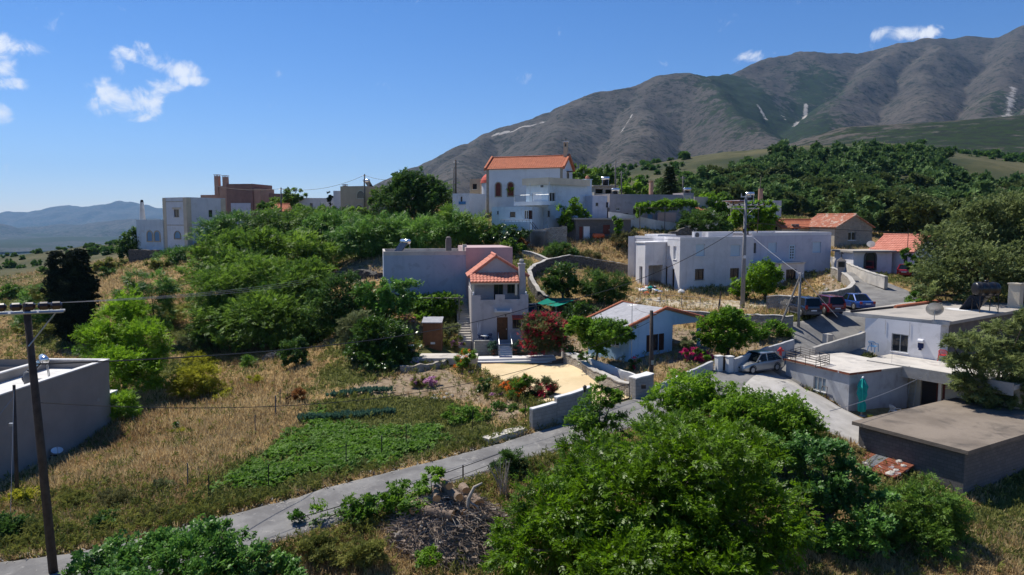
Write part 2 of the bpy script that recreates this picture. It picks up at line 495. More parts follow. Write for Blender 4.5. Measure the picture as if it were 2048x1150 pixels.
# ================================================================ terrain
def fbm(x, y, scale, octaves=4, seed=0, gain=.5):
 """vectorised gradient noise, about -1..1"""
 x = np.asarray(x, float) / scale + seed * 17.13
 y = np.asarray(y, float) / scale - seed * 9.71
 out = np.zeros_like(x)
 amp, tot = 1.0, 0.0
 for o in range(octaves):
  xi, yi = np.floor(x).astype(np.int64), np.floor(y).astype(np.int64)
  xf, yf = x - xi, y - yi
  u, v = xf * xf * xf * (xf * (xf * 6 - 15) + 10), yf * yf * yf * (yf * (yf * 6 - 15) + 10)
  def g(ix, iy, dx, dy):
   h = (ix * 374761393 + iy * 668265263 + (o + 7 * seed) * 974634777) & 0x7fffffff
   h = ((h ^ (h >> 13)) * 1274126177) & 0x7fffffff
   a = (h ^ (h >> 16)) * (2 * math.pi / 65536.0)
   return np.cos(a) * dx + np.sin(a) * dy
  n = (g(xi, yi, xf, yf) * (1 - u) + g(xi + 1, yi, xf - 1, yf) * u) * (1 - v) + (g(xi, yi + 1, xf, yf - 1) * (1 - u) + g(xi + 1, yi + 1, xf - 1, yf - 1) * u) * v
  out += amp * n * 1.5
  tot += amp
  amp *= gain
  x, y = x * 2.03 + 3.1, y * 2.03 - 1.7
 return out / tot
ROAD_L = [(-260, 1118, -1.3), (0, 1128, -.85), (150, 1108, -.75), (300, 1075, -.6), (460, 1032, -.4), (640, 981, -.2), (850, 929, 0), (1000, 889, .15),
  (1140, 845, .35), (1270, 798, .75), (1310, 782, 1.0), (1400, 752, 1.5), (1450, 728, 1.9), (1570, 702, 2.35)]
ROAD_R = [(-260, 1205, -1.35), (0, 1215, -.9), (200, 1190, -.8), (380, 1140, -.65), (540, 1082, -.45), (700, 1036, -.25), (900, 968, -.05), (1050, 917, .1),
  (1200, 872, .3), (1330, 830, .6), (1400, 810, .8), (1480, 790, 1.0), (1570, 765, 1.35), (1640, 735, 1.7)]
UP_L = [(1560, 702, 2.35), (1585, 672, 3.1), (1580, 646, 3.9), (1640, 632, 4.35), (1690, 606, 4.9), (1712, 588, 5.35), (1690, 565, 6.0), (1672, 545, 6.6), (1662, 525, 7.4), (1654, 512, 8.0)]
UP_R = [(1640, 732, 1.75), (1730, 700, 2.5), (1790, 660, 3.4), (1800, 640, 4.0), (1830, 622, 4.6), (1842, 600, 5.1), (1815, 582, 5.6), (1770, 564, 6.15), (1720, 546, 6.7), (1680, 520, 7.6)]
RAMP_L = [(1570, 762, 1.3), (1592, 770, 1.0), (1655, 797, .45), (1718, 822, -.1), (1755, 838, -.6), (1800, 850, -1.1), (1900, 860, -1.2)]
RAMP_R = [(1470, 792, 1.0), (1500, 806, .75), (1570, 836, .3), (1660, 862, -.35), (1726, 890, -.9), (1800, 915, -1.2), (1900, 930, -1.3)]
def wp(x, y, z):
 return (1024 + FPX * x / (y * math.cos(PITCH) - (z - CZ) * math.sin(PITCH)), 575 - FPX * (y * math.sin(PITCH) + (z - CZ) * math.cos(PITCH)) / (y * math.cos(PITCH) - (z - CZ) * math.sin(PITCH)), z)
RAMP_L = [wp(*p) for p in ((20.1, 56.6, 1.35), (20.6, 55.3, 1.0), (21.7, 53, .45), (22.9, 50.2, -.1), (24.0, 48.8, -.6), (28, 47, -1.1), (32, 45, -1.2))]
CTRL = [  # px, py, D
 (300, 900, 43.5), (420, 800, 56), (300, 720, 70), (450, 690, 77), (560, 720, 69), (650, 700, 72), (800, 780, 53.5), (200, 900, 46),
 (700, 900, 41.2), (600, 1000, 33.9), (760, 830, 48.5), (880, 850, 46),
 (1050, 700, 65), (930, 600, 74), (1180, 690, 63.5), (1300, 600, 76), (1400, 600, 76), (1500, 607, 75),
 (1225, 560, 86), (1300, 690, 62.5), (1357, 583, 80), (1332, 565, 84), (1290, 566, 84.5), (1260, 560, 90), (1665, 552, 91), (1600, 580, 82), (1520, 588, 80),
 (1060, 560, 82), (780, 600, 71), (768, 584, 72), (800, 583, 75), (860, 582, 80), (740, 592, 72), (900, 584, 84), (850, 602, 73), (900, 605, 74), (800, 650, 66), (850, 655, 66), (1150, 545, 86), (1190, 500, 95), (1300, 474, 101), (1200, 480, 100), (1100, 475, 104), (1350, 452, 108), (1050, 415, 122), (1230, 442, 111), (1140, 410, 124),
 (850, 455, 122), (700, 435, 138), (600, 435, 140), (500, 445, 138), (370, 492, 133), (270, 535, 128), (250, 560, 112), (200, 620, 90), (140, 688, 79), (50, 640, 95), (30, 570, 150), (0, 610, 108),
 (520, 680, 79), (500, 570, 98), (620, 600, 90), (700, 600, 86), (730, 520, 97), (800, 590, 77), (660, 520, 104), (800, 500, 98), (1000, 500, 96),
 (1700, 545, 86), (1740, 550, 85), (1600, 500, 100), (1650, 492, 107), (1750, 500, 104), (1850, 545, 92), (1900, 510, 110), (2048, 560, 84), (1950, 600, 74), (2100, 620, 72),
 (1350, 420, 160), (1400, 370, 220), (1480, 330, 280), (1560, 292, 330), (1680, 290, 350), (1800, 287, 350), (1900, 305, 350), (2048, 330, 330), (2200, 350, 330), (1700, 400, 200), (1900, 420, 180), (2048, 430, 170), (1700, 460, 130), (1250, 380, 200), (1200, 385, 160), (1100, 400, 145), (2300, 450, 170), (2400, 600, 80), (1560, 440, 135),
 (1250, 345, 520), (1000, 400, 400), (800, 430, 300), (600, 440, 300), (1560, 300, 470), (1800, 300, 600), (2048, 322, 520), (2300, 320, 560),
 (100, 503, 330), (250, 491, 300), (0, 540, 240), (-200, 560, 230), (-300, 700, 90), (-300, 900, 50),
]
CW = [(0, 0, -3.5), (-20, 12, -3), (20, 12, -3.5), (45, 20, -4), (-45, 20, -3), (0, -40, -6), (-80, -40, -6), (80, -40, -8), (-120, 40, -4), (120, 40, -2),
 (-1.5, 24, -2.0), (5, 27, -2.0), (12, 30, -2.3), (20, 32, -2.6), (-9, 27, -1.6), (26, 36, -2.4), (34, 42, -2.2), (13, 38, -1.4), (17, 43, -1.0), (8, 33, -1.4), (25, 45, -1.2),
 (-38, 34, -1.6), (-32, 41, -2.0), (-27, 49.5, -1.2),
 (27, 61.5, 1.8), (31, 56, -1.2), (34, 52, -1.2), (40, 52, -.8), (35, 47, -1.4), (24, 38.5, -2.3), (27, 41, -2.2), (22, 43, -1.6), (50, 75, 5), (46, 66, 4),
 (-60, 480, -14), (-250, 480, -25), (-200, 800, -75), (100, 900, 10), (700, 500, 60), (900, 900, 150), (400, 900, 110), (-900, 900, -80), (-500, 300, -20), (-500, 0, -20), (500, 0, 10), (0, -500, -20), (0, -3000, -60),
 (-3000, 1500, -100), (-1500, 3000, -110), (0, 3000, -90), (3000, 3000, 100), (-6000, 8000, -100), (0, 9000, -100), (6000, 9000, -50), (-14000, 14000, -60), (14000, 14000, -60), (0, 16000, -60)]
YARD = [(945, 728, .95), (1000, 727, .95), (1130, 727, .95), (1040, 775, .85), (1100, 800, .8), (1210, 772, .85), (1262, 793, .78), (1180, 812, .75), (950, 712, 1.0), (1120, 712, 1.0), (926, 697, 1.3), (936, 662, 2.5), (927, 640, 3.1), (915, 700, 1.3), (900, 704, 1.5), (845, 709, 1.7), (885, 712, 1.4)]
HOUSEPADS = [(1200, 700, 2.0), (1290, 724, 2.0), (1395, 712, 2.1), (1400, 670, 2.4)]
pts = [at(*c) for c in CTRL] + [Vector(c) for c in CW] + [atz(*c) for c in ROAD_L + ROAD_R + UP_L + UP_R + RAMP_L + RAMP_R + YARD + HOUSEPADS]
_keep = []
for p in pts:
 if all((p.x - k.x) ** 2 + (p.y - k.y) ** 2 > .25 for k in _keep):
  _keep.append(p)
PT = np.array([tuple(p) for p in _keep])
_n = len(PT)
_d = np.sqrt(((PT[:, None, :2] - PT[None, :, :2]) ** 2).sum(-1))
_A = np.zeros((_n + 3, _n + 3))
_A[:_n, :_n] = -_d - np.eye(_n) * .05
_A[:_n, _n], _A[:_n, _n + 1:_n + 3] = 1, PT[:, :2] / 100
_A[_n:, :_n] = _A[:_n, _n:].T
_w = np.linalg.solve(_A, np.concatenate([PT[:, 2], np.zeros(3)]))
def H0(x, y):
 x, y = np.atleast_1d(np.asarray(x, float)), np.atleast_1d(np.asarray(y, float))
 out = np.empty(len(x))
 for i in range(0, len(x), 20000):
  xs, ys = x[i:i + 20000], y[i:i + 20000]
  d = np.sqrt((xs[:, None] - PT[None, :, 0]) ** 2 + (ys[:, None] - PT[None, :, 1]) ** 2)
  out[i:i + 20000] = -d @ _w[:_n] + _w[_n] + (np.stack([xs, ys], 1) / 100) @ _w[_n + 1:_n + 3]
 return out
def poly_of(*edges):
 return np.array([tuple(atz(*p))[:2] for p in edges[0]] + [tuple(atz(*p))[:2] for p in (edges[1][::-1] if len(edges) > 1 else [])])
def in_poly(x, y, P):
 ins = np.zeros(len(x), bool)
 n = len(P)
 for i in range(n):
  (x1, y1), (x2, y2) = P[i], P[(i + 1) % n]
  c = ((y1 > y) != (y2 > y)) & (x < (x2 - x1) * (y - y1) / ((y2 - y1) if y2 != y1 else 1e-9) + x1)
  ins ^= c
 return ins
def dist_poly(x, y, P, closed=True):
 d = np.full(len(x), 1e9)
 n = len(P)
 for i in range(n if closed else n - 1):
  a, b = np.array(P[i]), np.array(P[(i + 1) % n])
  ab = b - a
  t = np.clip(((x - a[0]) * ab[0] + (y - a[1]) * ab[1]) / max(ab @ ab, 1e-9), 0, 1)
  d = np.minimum(d, np.hypot(x - a[0] - t * ab[0], y - a[1] - t * ab[1]))
 return d
PAVED = [poly_of(ROAD_L, ROAD_R), poly_of(UP_L, UP_R), poly_of(RAMP_L, RAMP_R), np.array([tuple(atz(*p))[:2] for p in [(945, 728, .95), (1130, 727, .95), (1262, 793, .78), (1180, 815, .75), (1085, 800, .8)]]), np.array([(22.9, 50), (26, 55.5), (28, 57), (35, 47.5), (30.5, 43.5), (24.5, 47.5)]), np.array([tuple(atz(*p))[:2] for p in [(835, 722, 1.5), (842, 706, 1.6), (915, 700, 1.3), (926, 600, 4.6), (944, 600, 4.6), (944, 690, 1.3), (1110, 695, 1.5), (1132, 728, .95), (945, 728, .95)]])]
def paved_dist(x, y):
 d = np.full(len(x), 1e9)
 for P in PAVED:
  dd = dist_poly(x, y, P)
  d = np.minimum(d, np.where(in_poly(x, y, P), 0, dd))
 return d
def H(x, y):
 x, y = np.atleast_1d(np.asarray(x, float)), np.atleast_1d(np.asarray(y, float))
 z = H0(x, y)
 near = (np.hypot(x, y) < 160)
 pd = np.full(len(x), 99.0)
 if near.any():
  pd[near] = paved_dist(x[near], y[near])
 rough = np.clip(pd / 2.5, 0, 1)
 r = np.hypot(x, y)
 z = z + rough * (.16 * fbm(x, y, 2.6, 4, 1) + .35 * fbm(x, y, 9, 3, 2) * np.clip((pd - 1) / 8, 0, 1))
 far = np.clip((r - 150) / 200, 0, 1)
 z = z + far * (3.0 * fbm(x, y, 60, 4, 3)) + np.clip((r - 900) / 1500, 0, 1) * 45 * fbm(x, y, 900, 5, 4)
 return z
def hz(x, y):
 return float(H([x], [y])[0])
_GC = {}
def ground(px, py, dmin=10.0, dmax=900.0):
 """first ground point seen through a pixel of the photograph"""
 k = (round(px, 1), round(py, 1))
 if k not in _GC:
  r = pix_ray(px, py)
  t = np.geomspace(dmin, dmax, 900)
  X, Y, Z = r.x * t, r.y * t, CZ + r.z * t
  g = H0(X, Y) - Z
  i = int(np.argmax(g > 0)) if (g > 0).any() else len(t) - 1
  i = max(i, 1)
  f = g[i - 1] / (g[i - 1] - g[i]) if g[i] != g[i - 1] else 0
  tt = t[i - 1] + f * (t[i] - t[i - 1])
  x, y = r.x * tt, r.y * tt
  _GC[k] = Vector((x, y, hz(x, y)))
 return _GC[k].copy()
def gpoly(pix):
 return np.array([tuple(ground(*p))[:2] for p in pix])
GREEN = [gpoly(p) for p in [
 [(400, 985), (560, 870), (640, 800), (760, 775), (930, 800), (1000, 860), (900, 905), (700, 955), (560, 1000)],
 [(690, 790), (830, 770), (900, 800), (700, 830)]]]
SOIL = [gpoly(p) for p in [
 [(640, 792), (900, 730), (960, 770), (1060, 815), (1040, 860), (960, 830), (880, 790), (700, 800)],
 [(1300, 640), (1560, 650), (1580, 690), (1420, 715), (1300, 730)],
 [(680, 520), (780, 520), (780, 565), (660, 560)], [(1640, 545), (1700, 560), (1690, 600), (1620, 600)],
 [(1130, 700), (1260, 770), (1300, 765), (1430, 735), (1400, 690), (1250, 640), (1150, 640)], [(1000, 640), (1140, 640), (1300, 770), (1120, 740), (1050, 700)]]]
STRAW = [gpoly(p) for p in [
 [(180, 545), (330, 545), (360, 620), (240, 620), (180, 600)], [(0, 980), (217, 830), (300, 760), (560, 760), (600, 830), (480, 910), (370, 1010), (150, 1050), (0, 1050)],
 [(1240, 520), (1300, 560), (1360, 600), (1560, 620), (1560, 640), (1240, 620)], [(1160, 480), (1330, 470), (1260, 550), (1080, 540), (1040, 500)]]]
PALE = [gpoly(p) for p in [[(1250, 590), (1400, 600), (1600, 595), (1620, 610), (1480, 622), (1280, 612)]]]
def soft(x, y, polys, w):
 out = np.zeros(len(x))
 for P in polys:
  d = dist_poly(x, y, P)
  d = np.where(in_poly(x, y, P), d, -d)
  out = np.maximum(out, np.clip(.5 + d / (2 * w), 0, 1))
 return out
def ground_weights(x, y):
 n1, n2 = fbm(x, y, 6, 4, 5), fbm(x, y, 22, 4, 6)
 r = np.hypot(x, y)
 nr = r < 200
 g, s, d, p = (np.zeros(len(x)) for _ in range(4))
 if nr.any():
  g[nr], s[nr], d[nr], p[nr] = (soft(x[nr], y[nr], P, 1.2) for P in (GREEN, SOIL, STRAW, PALE))
 base_g = np.clip(.42 + .9 * n1 + .8 * n2, 0, 1)
 green = np.clip(np.maximum(base_g * (1 - d), g) * (1 - s * .75), 0, 1)
 soil = np.clip(s * (.75 + .7 * n1) + np.clip(n1 * 1.2 - .35, 0, 1) * .6, 0, 1)
 fr = np.clip((r - 140) / 80, 0, 1)
 green = green * (1 - fr) + fr * np.clip(.55 + .8 * n2, 0, 1)
 soil = soil * (1 - fr) + fr * .25
 return green, soil, p
def ground_material():
 m, t, b = new_mat('ground')
 co = t.node('ShaderNodeNewGeometry').outputs['Position']
 wg = t.node('ShaderNodeAttribute', attribute_name='w_green').outputs['Fac']
 ws = t.node('ShaderNodeAttribute', attribute_name='w_soil').outputs['Fac']
 wp = t.node('ShaderNodeAttribute', attribute_name='w_pale').outputs['Fac']
 wf = t.node('ShaderNodeAttribute', attribute_name='w_far').outputs['Fac']
 n1, n2, n3 = t.noise(1.7, co, 8, .7), t.noise(.35, co, 6, .65, .5), t.noise(9, co, 4, .7)
 dry = t.mix(t.ramp(n1, .3, .7), (.22, .135, .055), (.42, .30, .14))
 dry = t.mix(t.math('MULTIPLY', t.ramp(n3, .5, .75), .6), dry, (.13, .08, .035))
 grn = t.mix(t.ramp(n1, .3, .7), (.055, .07, .018), (.14, .14, .05))
 sol = t.mix(t.ramp(n1, .3, .72), (.17, .12, .075), (.34, .27, .19))
 sol = t.mix(t.math('MULTIPLY', t.ramp(n3, .5, .8), .5), sol, (.10, .07, .045))
 pal = t.mix(t.ramp(n1, .4, .62), (.52, .46, .36), (.30, .24, .14))
 f = t.ramp(t.math('ADD', wg, t.math('MULTIPLY', t.math('SUBTRACT', n1, .5), .9)), .35, .65)
 col = t.mix(f, dry, grn)
 f = t.ramp(t.math('ADD', ws, t.math('MULTIPLY', t.math('SUBTRACT', n2, .5), .8)), .35, .65)
 col = t.mix(f, col, sol)
 col = t.mix(t.math('MULTIPLY', t.ramp(t.math('ADD', wp, t.math('MULTIPLY', t.math('SUBTRACT', n1, .5), 1.6)), .4, .7), .9), col, pal)
 l1, l2, l3 = t.noise(.02, co, 7, .65), t.noise(.09, co, 6, .7), t.noise(.004, co, 6, .65)
 farc = t.mix(t.ramp(l1, .38, .62), (.055, .06, .028), (.105, .098, .052))
 farc = t.mix(t.ramp(l2, .55, .66), farc, (.028, .036, .018))
 farc = t.mix(t.math('MULTIPLY', t.ramp(l3, .50, .58), .75), farc, (.03, .042, .022))
 farc = t.mix(t.math('MULTIPLY', t.ramp(l3, .40, .33), .5), farc, (.26, .21, .13))
 farc = t.mix(t.ramp(wf, 1.2, 1.9), farc, (.028, .04, .024))
 col = t.mix(t.math('MINIMUM', wf, 1.0), col, farc)
 t.l.new(col, b.inputs['Base Color'])
 b.inputs['Roughness'].default_value = .95
 b.inputs['Specular IOR Level'].default_value = .1
 bp = t.node('ShaderNodeBump', {'Strength': .7, 'Distance': .08, 'Height': t.math('ADD', n3, n1)})
 t.l.new(bp.outputs[0], b.inputs['Normal'])
 return m
def grid_quads(nr, nc):
 i = np.arange((nr - 1) * (nc - 1))
 r, c = i // (nc - 1), i % (nc - 1)
 a = r * nc + c
 return np.stack([a, a + 1, a + nc + 1, a + nc], 1)
def point_attr(o, name, val):
 a = o.data.attributes.new(name, 'FLOAT', 'POINT')
 a.data.foreach_set('value', np.asarray(val, np.float32))
def make_ground():
 az = np.radians(np.concatenate([np.arange(-178, -60, 4), np.arange(-60, -42, .8), np.arange(-42, 42, .17), np.arange(42, 60, .8), np.arange(60, 183, 4)]))
 rad = np.concatenate([[.5], np.geomspace(3, 24, 26)[:-1], np.geomspace(24, 130, 240)[:-1], np.geomspace(130, 500, 110)[:-1], np.geomspace(500, 30000, 130)])
 A, Rr = np.meshgrid(az, rad)
 x, y = (Rr * np.sin(A)).ravel(), (Rr * np.cos(A)).ravel()
 z = H(x, y)
 P = np.full(len(x), 9.)
 near = np.hypot(x, y) < 130
 P[near] = paved_dist(x[near], y[near])
 z = z - .10 * np.clip(1 - P / .4, 0, 1)
 o = np_mesh('ground', np.stack([x, y, z], 1), grid_quads(len(rad), len(az)), ground_material(), None, None, True)
 g, s, p = ground_weights(x, y)
 point_attr(o, 'w_green', g)
 point_attr(o, 'w_soil', s)
 point_attr(o, 'w_pale', p)
 rr_ = np.hypot(x, y)
 point_attr(o, 'w_far', np.clip((rr_ - 130) / 90, 0, 1) + np.clip((rr_ - 420) / 500, 0, 1))
 tag(o, kind='structure')
make_ground()
def resample(P, n):
 P = np.array([tuple(p) for p in P], float)
 s = np.concatenate([[0], np.cumsum(np.linalg.norm(np.diff(P, axis=0), axis=1))])
 t = np.linspace(0, s[-1], n)
 return np.stack([np.interp(t, s, P[:, k]) for k in range(3)], 1)
def smooth_line(P, it=3):
 for _ in range(it):
  P = P.copy()
  P[1:-1] = .25 * P[:-2] + .5 * P[1:-1] + .25 * P[2:]
 return P
def ribbon(name, L, Rt, mat, n=160, m=14, off=.05, jag=.12):
 a, b = smooth_line(resample([atz(*p) for p in L], n)), smooth_line(resample([atz(*p) for p in Rt], n))
 t = np.linspace(0, 1, m)[None, :, None]
 G = a[:, None] * (1 - t) + b[:, None] * t
 d = (b - a)[:, None, :] / np.linalg.norm((b - a), axis=1)[:, None, None]
 j = jag * fbm(np.arange(n) * 1.0, np.zeros(n), 3, 3, 8), jag * fbm(np.arange(n) * 1.0, np.zeros(n) + 50, 3, 3, 9)
 G[:, 0] += d[:, 0] * j[0][:, None]
 G[:, -1] += d[:, 0] * j[1][:, None]
 G = np.concatenate([G[:, :1] - d * .12, G, G[:, -1:] + d * .12], 1)
 m += 2
 G = G.reshape(-1, 3)
 G[:, 2] = H0(G[:, 0], G[:, 1]) + off
 G.reshape(n, m, 3)[:, [0, -1], 2] -= .22
 o = np_mesh(name, G, grid_quads(n, m), mat, None, None, True)
 return tag(o, kind='structure')
def asphalt_material():
 m, t, b = new_mat('asphalt')
 co = t.node('ShaderNodeNewGeometry').outputs['Position']
 n1, n2, n3 = t.noise(.5, co, 6, .65, .3), t.noise(14, co, 3, .7), t.noise(2.2, co, 6, .7, 1.0)
 col = t.mix(t.ramp(n1, .35, .65), (.14, .136, .134), (.235, .23, .222))
 col = t.mix(t.math('MULTIPLY', n2, .35), col, (.09, .088, .086))
 col = t.mix(t.math('MULTIPLY', t.ramp(n3, .56, .68), .6), col, (.34, .325, .30))
 cr = t.node('ShaderNodeTexVoronoi', {'Vector': co, 'Scale': .3, 'Randomness': 1.0}, feature='DISTANCE_TO_EDGE').outputs['Distance']
 cr = t.math('ADD', cr, t.math('MULTIPLY', n3, .16))
 col = t.mix(t.math('MULTIPLY', t.ramp(cr, .072, .066), .3), col, (.06, .058, .056))
 t.l.new(col, b.inputs['Base Color'])
 b.inputs['Roughness'].default_value = .9
 b.inputs['Specular IOR Level'].default_value = .25
 bp = t.node('ShaderNodeBump', {'Strength': .3, 'Distance': .02, 'Height': n2})
 t.l.new(bp.outputs[0], b.inputs['Normal'])
 return m
surf('yard_paint', (.68, .54, .33), (.59, .46, .27), .5, .9, .25, 16, spots=(.8, .6, .85, (.52, .37, .18)), fine=.15)
surf('ramp_concrete', (.50, .475, .44), (.38, .36, .33), .5, .92, .3, 14, spots=(.9, .52, .75, (.28, .265, .24)), fine=.25)
AS = asphalt_material()
ribbon('road', ROAD_L, ROAD_R, AS, 320, 16, .055)
ribbon('side_road', UP_L, UP_R, AS, 160, 24, .065, .1)
ribbon('driveway', RAMP_L, RAMP_R, M['ramp_concrete'], 90, 14, .075, .06)
ribbon('courtyard', [(943, 729, .95), (1085, 802, .8), (1180, 818, .74)], [(1132, 728, .95), (1212, 773, .85), (1263, 795, .77)], M['yard_paint'], 60, 30, .06, .0)
def mountain_material(name, base1, base2, scrub, green):
 m, t, b = new_mat(name)
 co = t.node('ShaderNodeNewGeometry').outputs['Position']
 wg = t.node('ShaderNodeAttribute', attribute_name='w_green').outputs['Fac']
 wsr = t.node('ShaderNodeAttribute', attribute_name='w_scree').outputs['Fac']
 n1, n2, n3, n4 = t.noise(.004, co, 8, .65, .4), t.noise(.03, co, 6, .75), t.noise(.075, co, 4, .7), t.noise(.012, co, 7, .7)
 col = t.mix(t.ramp(n1, .35, .65), base1, base2)
 col = t.mix(t.math('MULTIPLY', t.ramp(n4, .56, .7), .4), col, (.14, .128, .115))
 col = t.mix(t.math('MULTIPLY', t.ramp(n2, .51, .60), .85), col, scrub)
 col = t.mix(t.math('MULTIPLY', t.ramp(n3, .54, .62), .85), col, scrub)
 g2 = t.mix(t.ramp(n3, .42, .6), green, scrub)
 col = t.mix(t.ramp(t.math('ADD', wg, t.math('MULTIPLY', t.math('SUBTRACT', n2, .5), 1.8)), .42, .62), col, g2)
 col = t.mix(t.ramp(t.math('ADD', wsr, t.math('MULTIPLY', t.math('SUBTRACT', n2, .5), 1.6)), .42, .66), col, (.34, .32, .30))
 t.l.new(col, b.inputs['Base Color'])
 b.inputs['Roughness'].default_value = .95
 b.inputs['Specular IOR Level'].default_value = .05
 bp = t.node('ShaderNodeBump', {'Strength': .6, 'Distance': 6.0, 'Height': t.math('ADD', n2, t.math('MULTIPLY', n4, 2))})
 t.l.new(bp.outputs[0], b.inputs['Normal'])
 return m
def spur_height(x, y, lines, k):
 """height under a set of ridge lines, each falling away to both sides"""
 z = np.full(x.shape, -1e9)
 for (L, kk) in lines:
  for a, b in zip(L[:-1], L[1:]):
   ax, ay = b[0] - a[0], b[1] - a[1]
   t = np.clip(((x - a[0]) * ax + (y - a[1]) * ay) / (ax * ax + ay * ay), 0, 1)
   d = np.hypot(x - a[0] - t * ax, y - a[1] - t * ay)
   zz = a[2] + t * (b[2] - a[2]) - kk * k * np.sqrt(d * d + 40 ** 2) + kk * k * 40
   z = np.maximum(z, zz) + 0.0
 return z
def pix_dist(px, py, D, wpx):
 c = at(px, py, D)
 return c, wpx * D / FPX
def make_mountain():
 rg = [at(*c) for c in [(700, 425, 2300), (780, 372, 2300), (830, 333, 2350), (920, 291, 2400), (980, 267, 2450), (1100, 226, 2500), (1180, 187, 2550), (1280, 176, 2600), (1330, 152, 2600),
      (1390, 144, 2600), (1430, 152, 2750), (1470, 150, 2900), (1530, 117, 3100), (1600, 104, 3200), (1700, 110, 3300), (1760, 96, 3350), (1800, 86, 3350), (1870, 73, 3400), (1930, 70, 3450), (1990, 74, 3450), (2048, 50, 3400), (2150, 20, 3300), (2400, 60, 3000), (2700, 150, 2600)]]
 sp = [[(1390, 144, 2600), (1430, 180, 2350), (1480, 225, 2050), (1540, 280, 1700), (1580, 330, 1350)],
  [(1180, 187, 2550), (1120, 250, 2150), (1060, 310, 1700), (1030, 350, 1300)],
  [(1290, 176, 2600), (1270, 250, 2050), (1280, 310, 1500), (1290, 345, 1050)],
  [(980, 267, 2450), (930, 320, 2000), (890, 370, 1500)],
  [(1800, 86, 3350), (1740, 140, 2850), (1680, 200, 2400), (1640, 260, 1900), (1640, 300, 1500)],
  [(1870, 73, 3400), (1850, 150, 2700), (1830, 230, 2000), (1800, 285, 1400)],
  [(2048, 50, 3400), (2010, 150, 2600), (1960, 230, 1900), (1900, 290, 1200)],
  [(2150, 20, 3300), (2140, 150, 2300), (2100, 250, 1500), (2060, 300, 1000)],
  [(1560, 112, 3150), (1560, 165, 2900), (1540, 215, 2650)]]
 lines = [([tuple(p) for p in rg], 1.0)] + [([tuple(at(*c)) for c in L], 1.25) for L in sp]
 az = np.linspace(R(-20), R(64), 620)
 rad = np.concatenate([np.geomspace(480, 3600, 330), np.geomspace(3600, 5200, 20)[1:]])
 A, Rr = np.meshgrid(az, rad)
 x, y = (Rr * np.sin(A)).ravel(), (Rr * np.cos(A)).ravel()
 wx, wy = x + 70 * fbm(x, y, 420, 4, 21), y + 70 * fbm(x, y, 420, 4, 22)
 z = spur_height(wx, wy, lines, .62)
 rid = 1 - np.abs(fbm(x, y, 300, 5, 23)) * 2
 z = z + (rid - .6) * 5 + 8 * fbm(x, y, 110, 5, 24) + 4 * fbm(x, y, 32, 3, 26)
 foot = H0(x, y) + np.clip((Rr.ravel() - 480) / 600, 0, 1) * 25 - 6
 k = 30.0
 h = np.clip(.5 + .5 * (z - foot) / k, 0, 1)
 z = foot * (1 - h) + z * h + k * h * (1 - h)
 o = np_mesh('mountain', np.stack([x, y, z], 1), grid_quads(len(rad), len(az)), mountain_material('mountain', (.066, .060, .056), (.095, .084, .074), (.02, .026, .02), (.024, .04, .016)), None, None, True)
 r = np.hypot(x, y)
 pxx = 1024 + FPX * x / np.maximum(y, 1)
 pyy = 575 - (z - CZ) / y * FPX - 135
 def line(P, w):
  P = np.array([tuple(at(*c))[:2] for c in P])
  return np.clip(1 - dist_poly(x, y, P, False) / w, 0, 1)
 wg = np.maximum.reduce([line([(1430, 165, 2750), (1500, 215, 2450), (1590, 280, 1900)], 330) * 1.0, line([(1640, 170, 2900), (1600, 250, 2300)], 260) * .8,
       line([(1230, 345, 800), (1400, 330, 800)], 300) * .75, line([(1900, 315, 700), (2300, 315, 800)], 420) * .8, line([(2000, 180, 2200), (2060, 250, 1500)], 260) * .6])
 ws = np.maximum.reduce([line([(1612, 205, 2650), (1608, 240, 2400)], 20) * .8, line([(1600, 240, 2400), (1588, 262, 2250)], 14) * .8, line([(1515, 235, 2350), (1532, 256, 2250)], 14) * .75, line([(1562, 240, 2400), (1570, 258, 2300)], 11) * .7, line([(2028, 185, 2350), (2005, 255, 1700), (2000, 290, 1500)], 30) * .62,
       line([(985, 270, 2420), (1040, 271, 2380), (1090, 270, 2360)], 14), line([(1265, 238, 2250), (1240, 262, 2150)], 9) * .7])
 point_attr(o, 'w_green', wg)
 point_attr(o, 'w_scree', ws)
 tag(o, kind='structure')
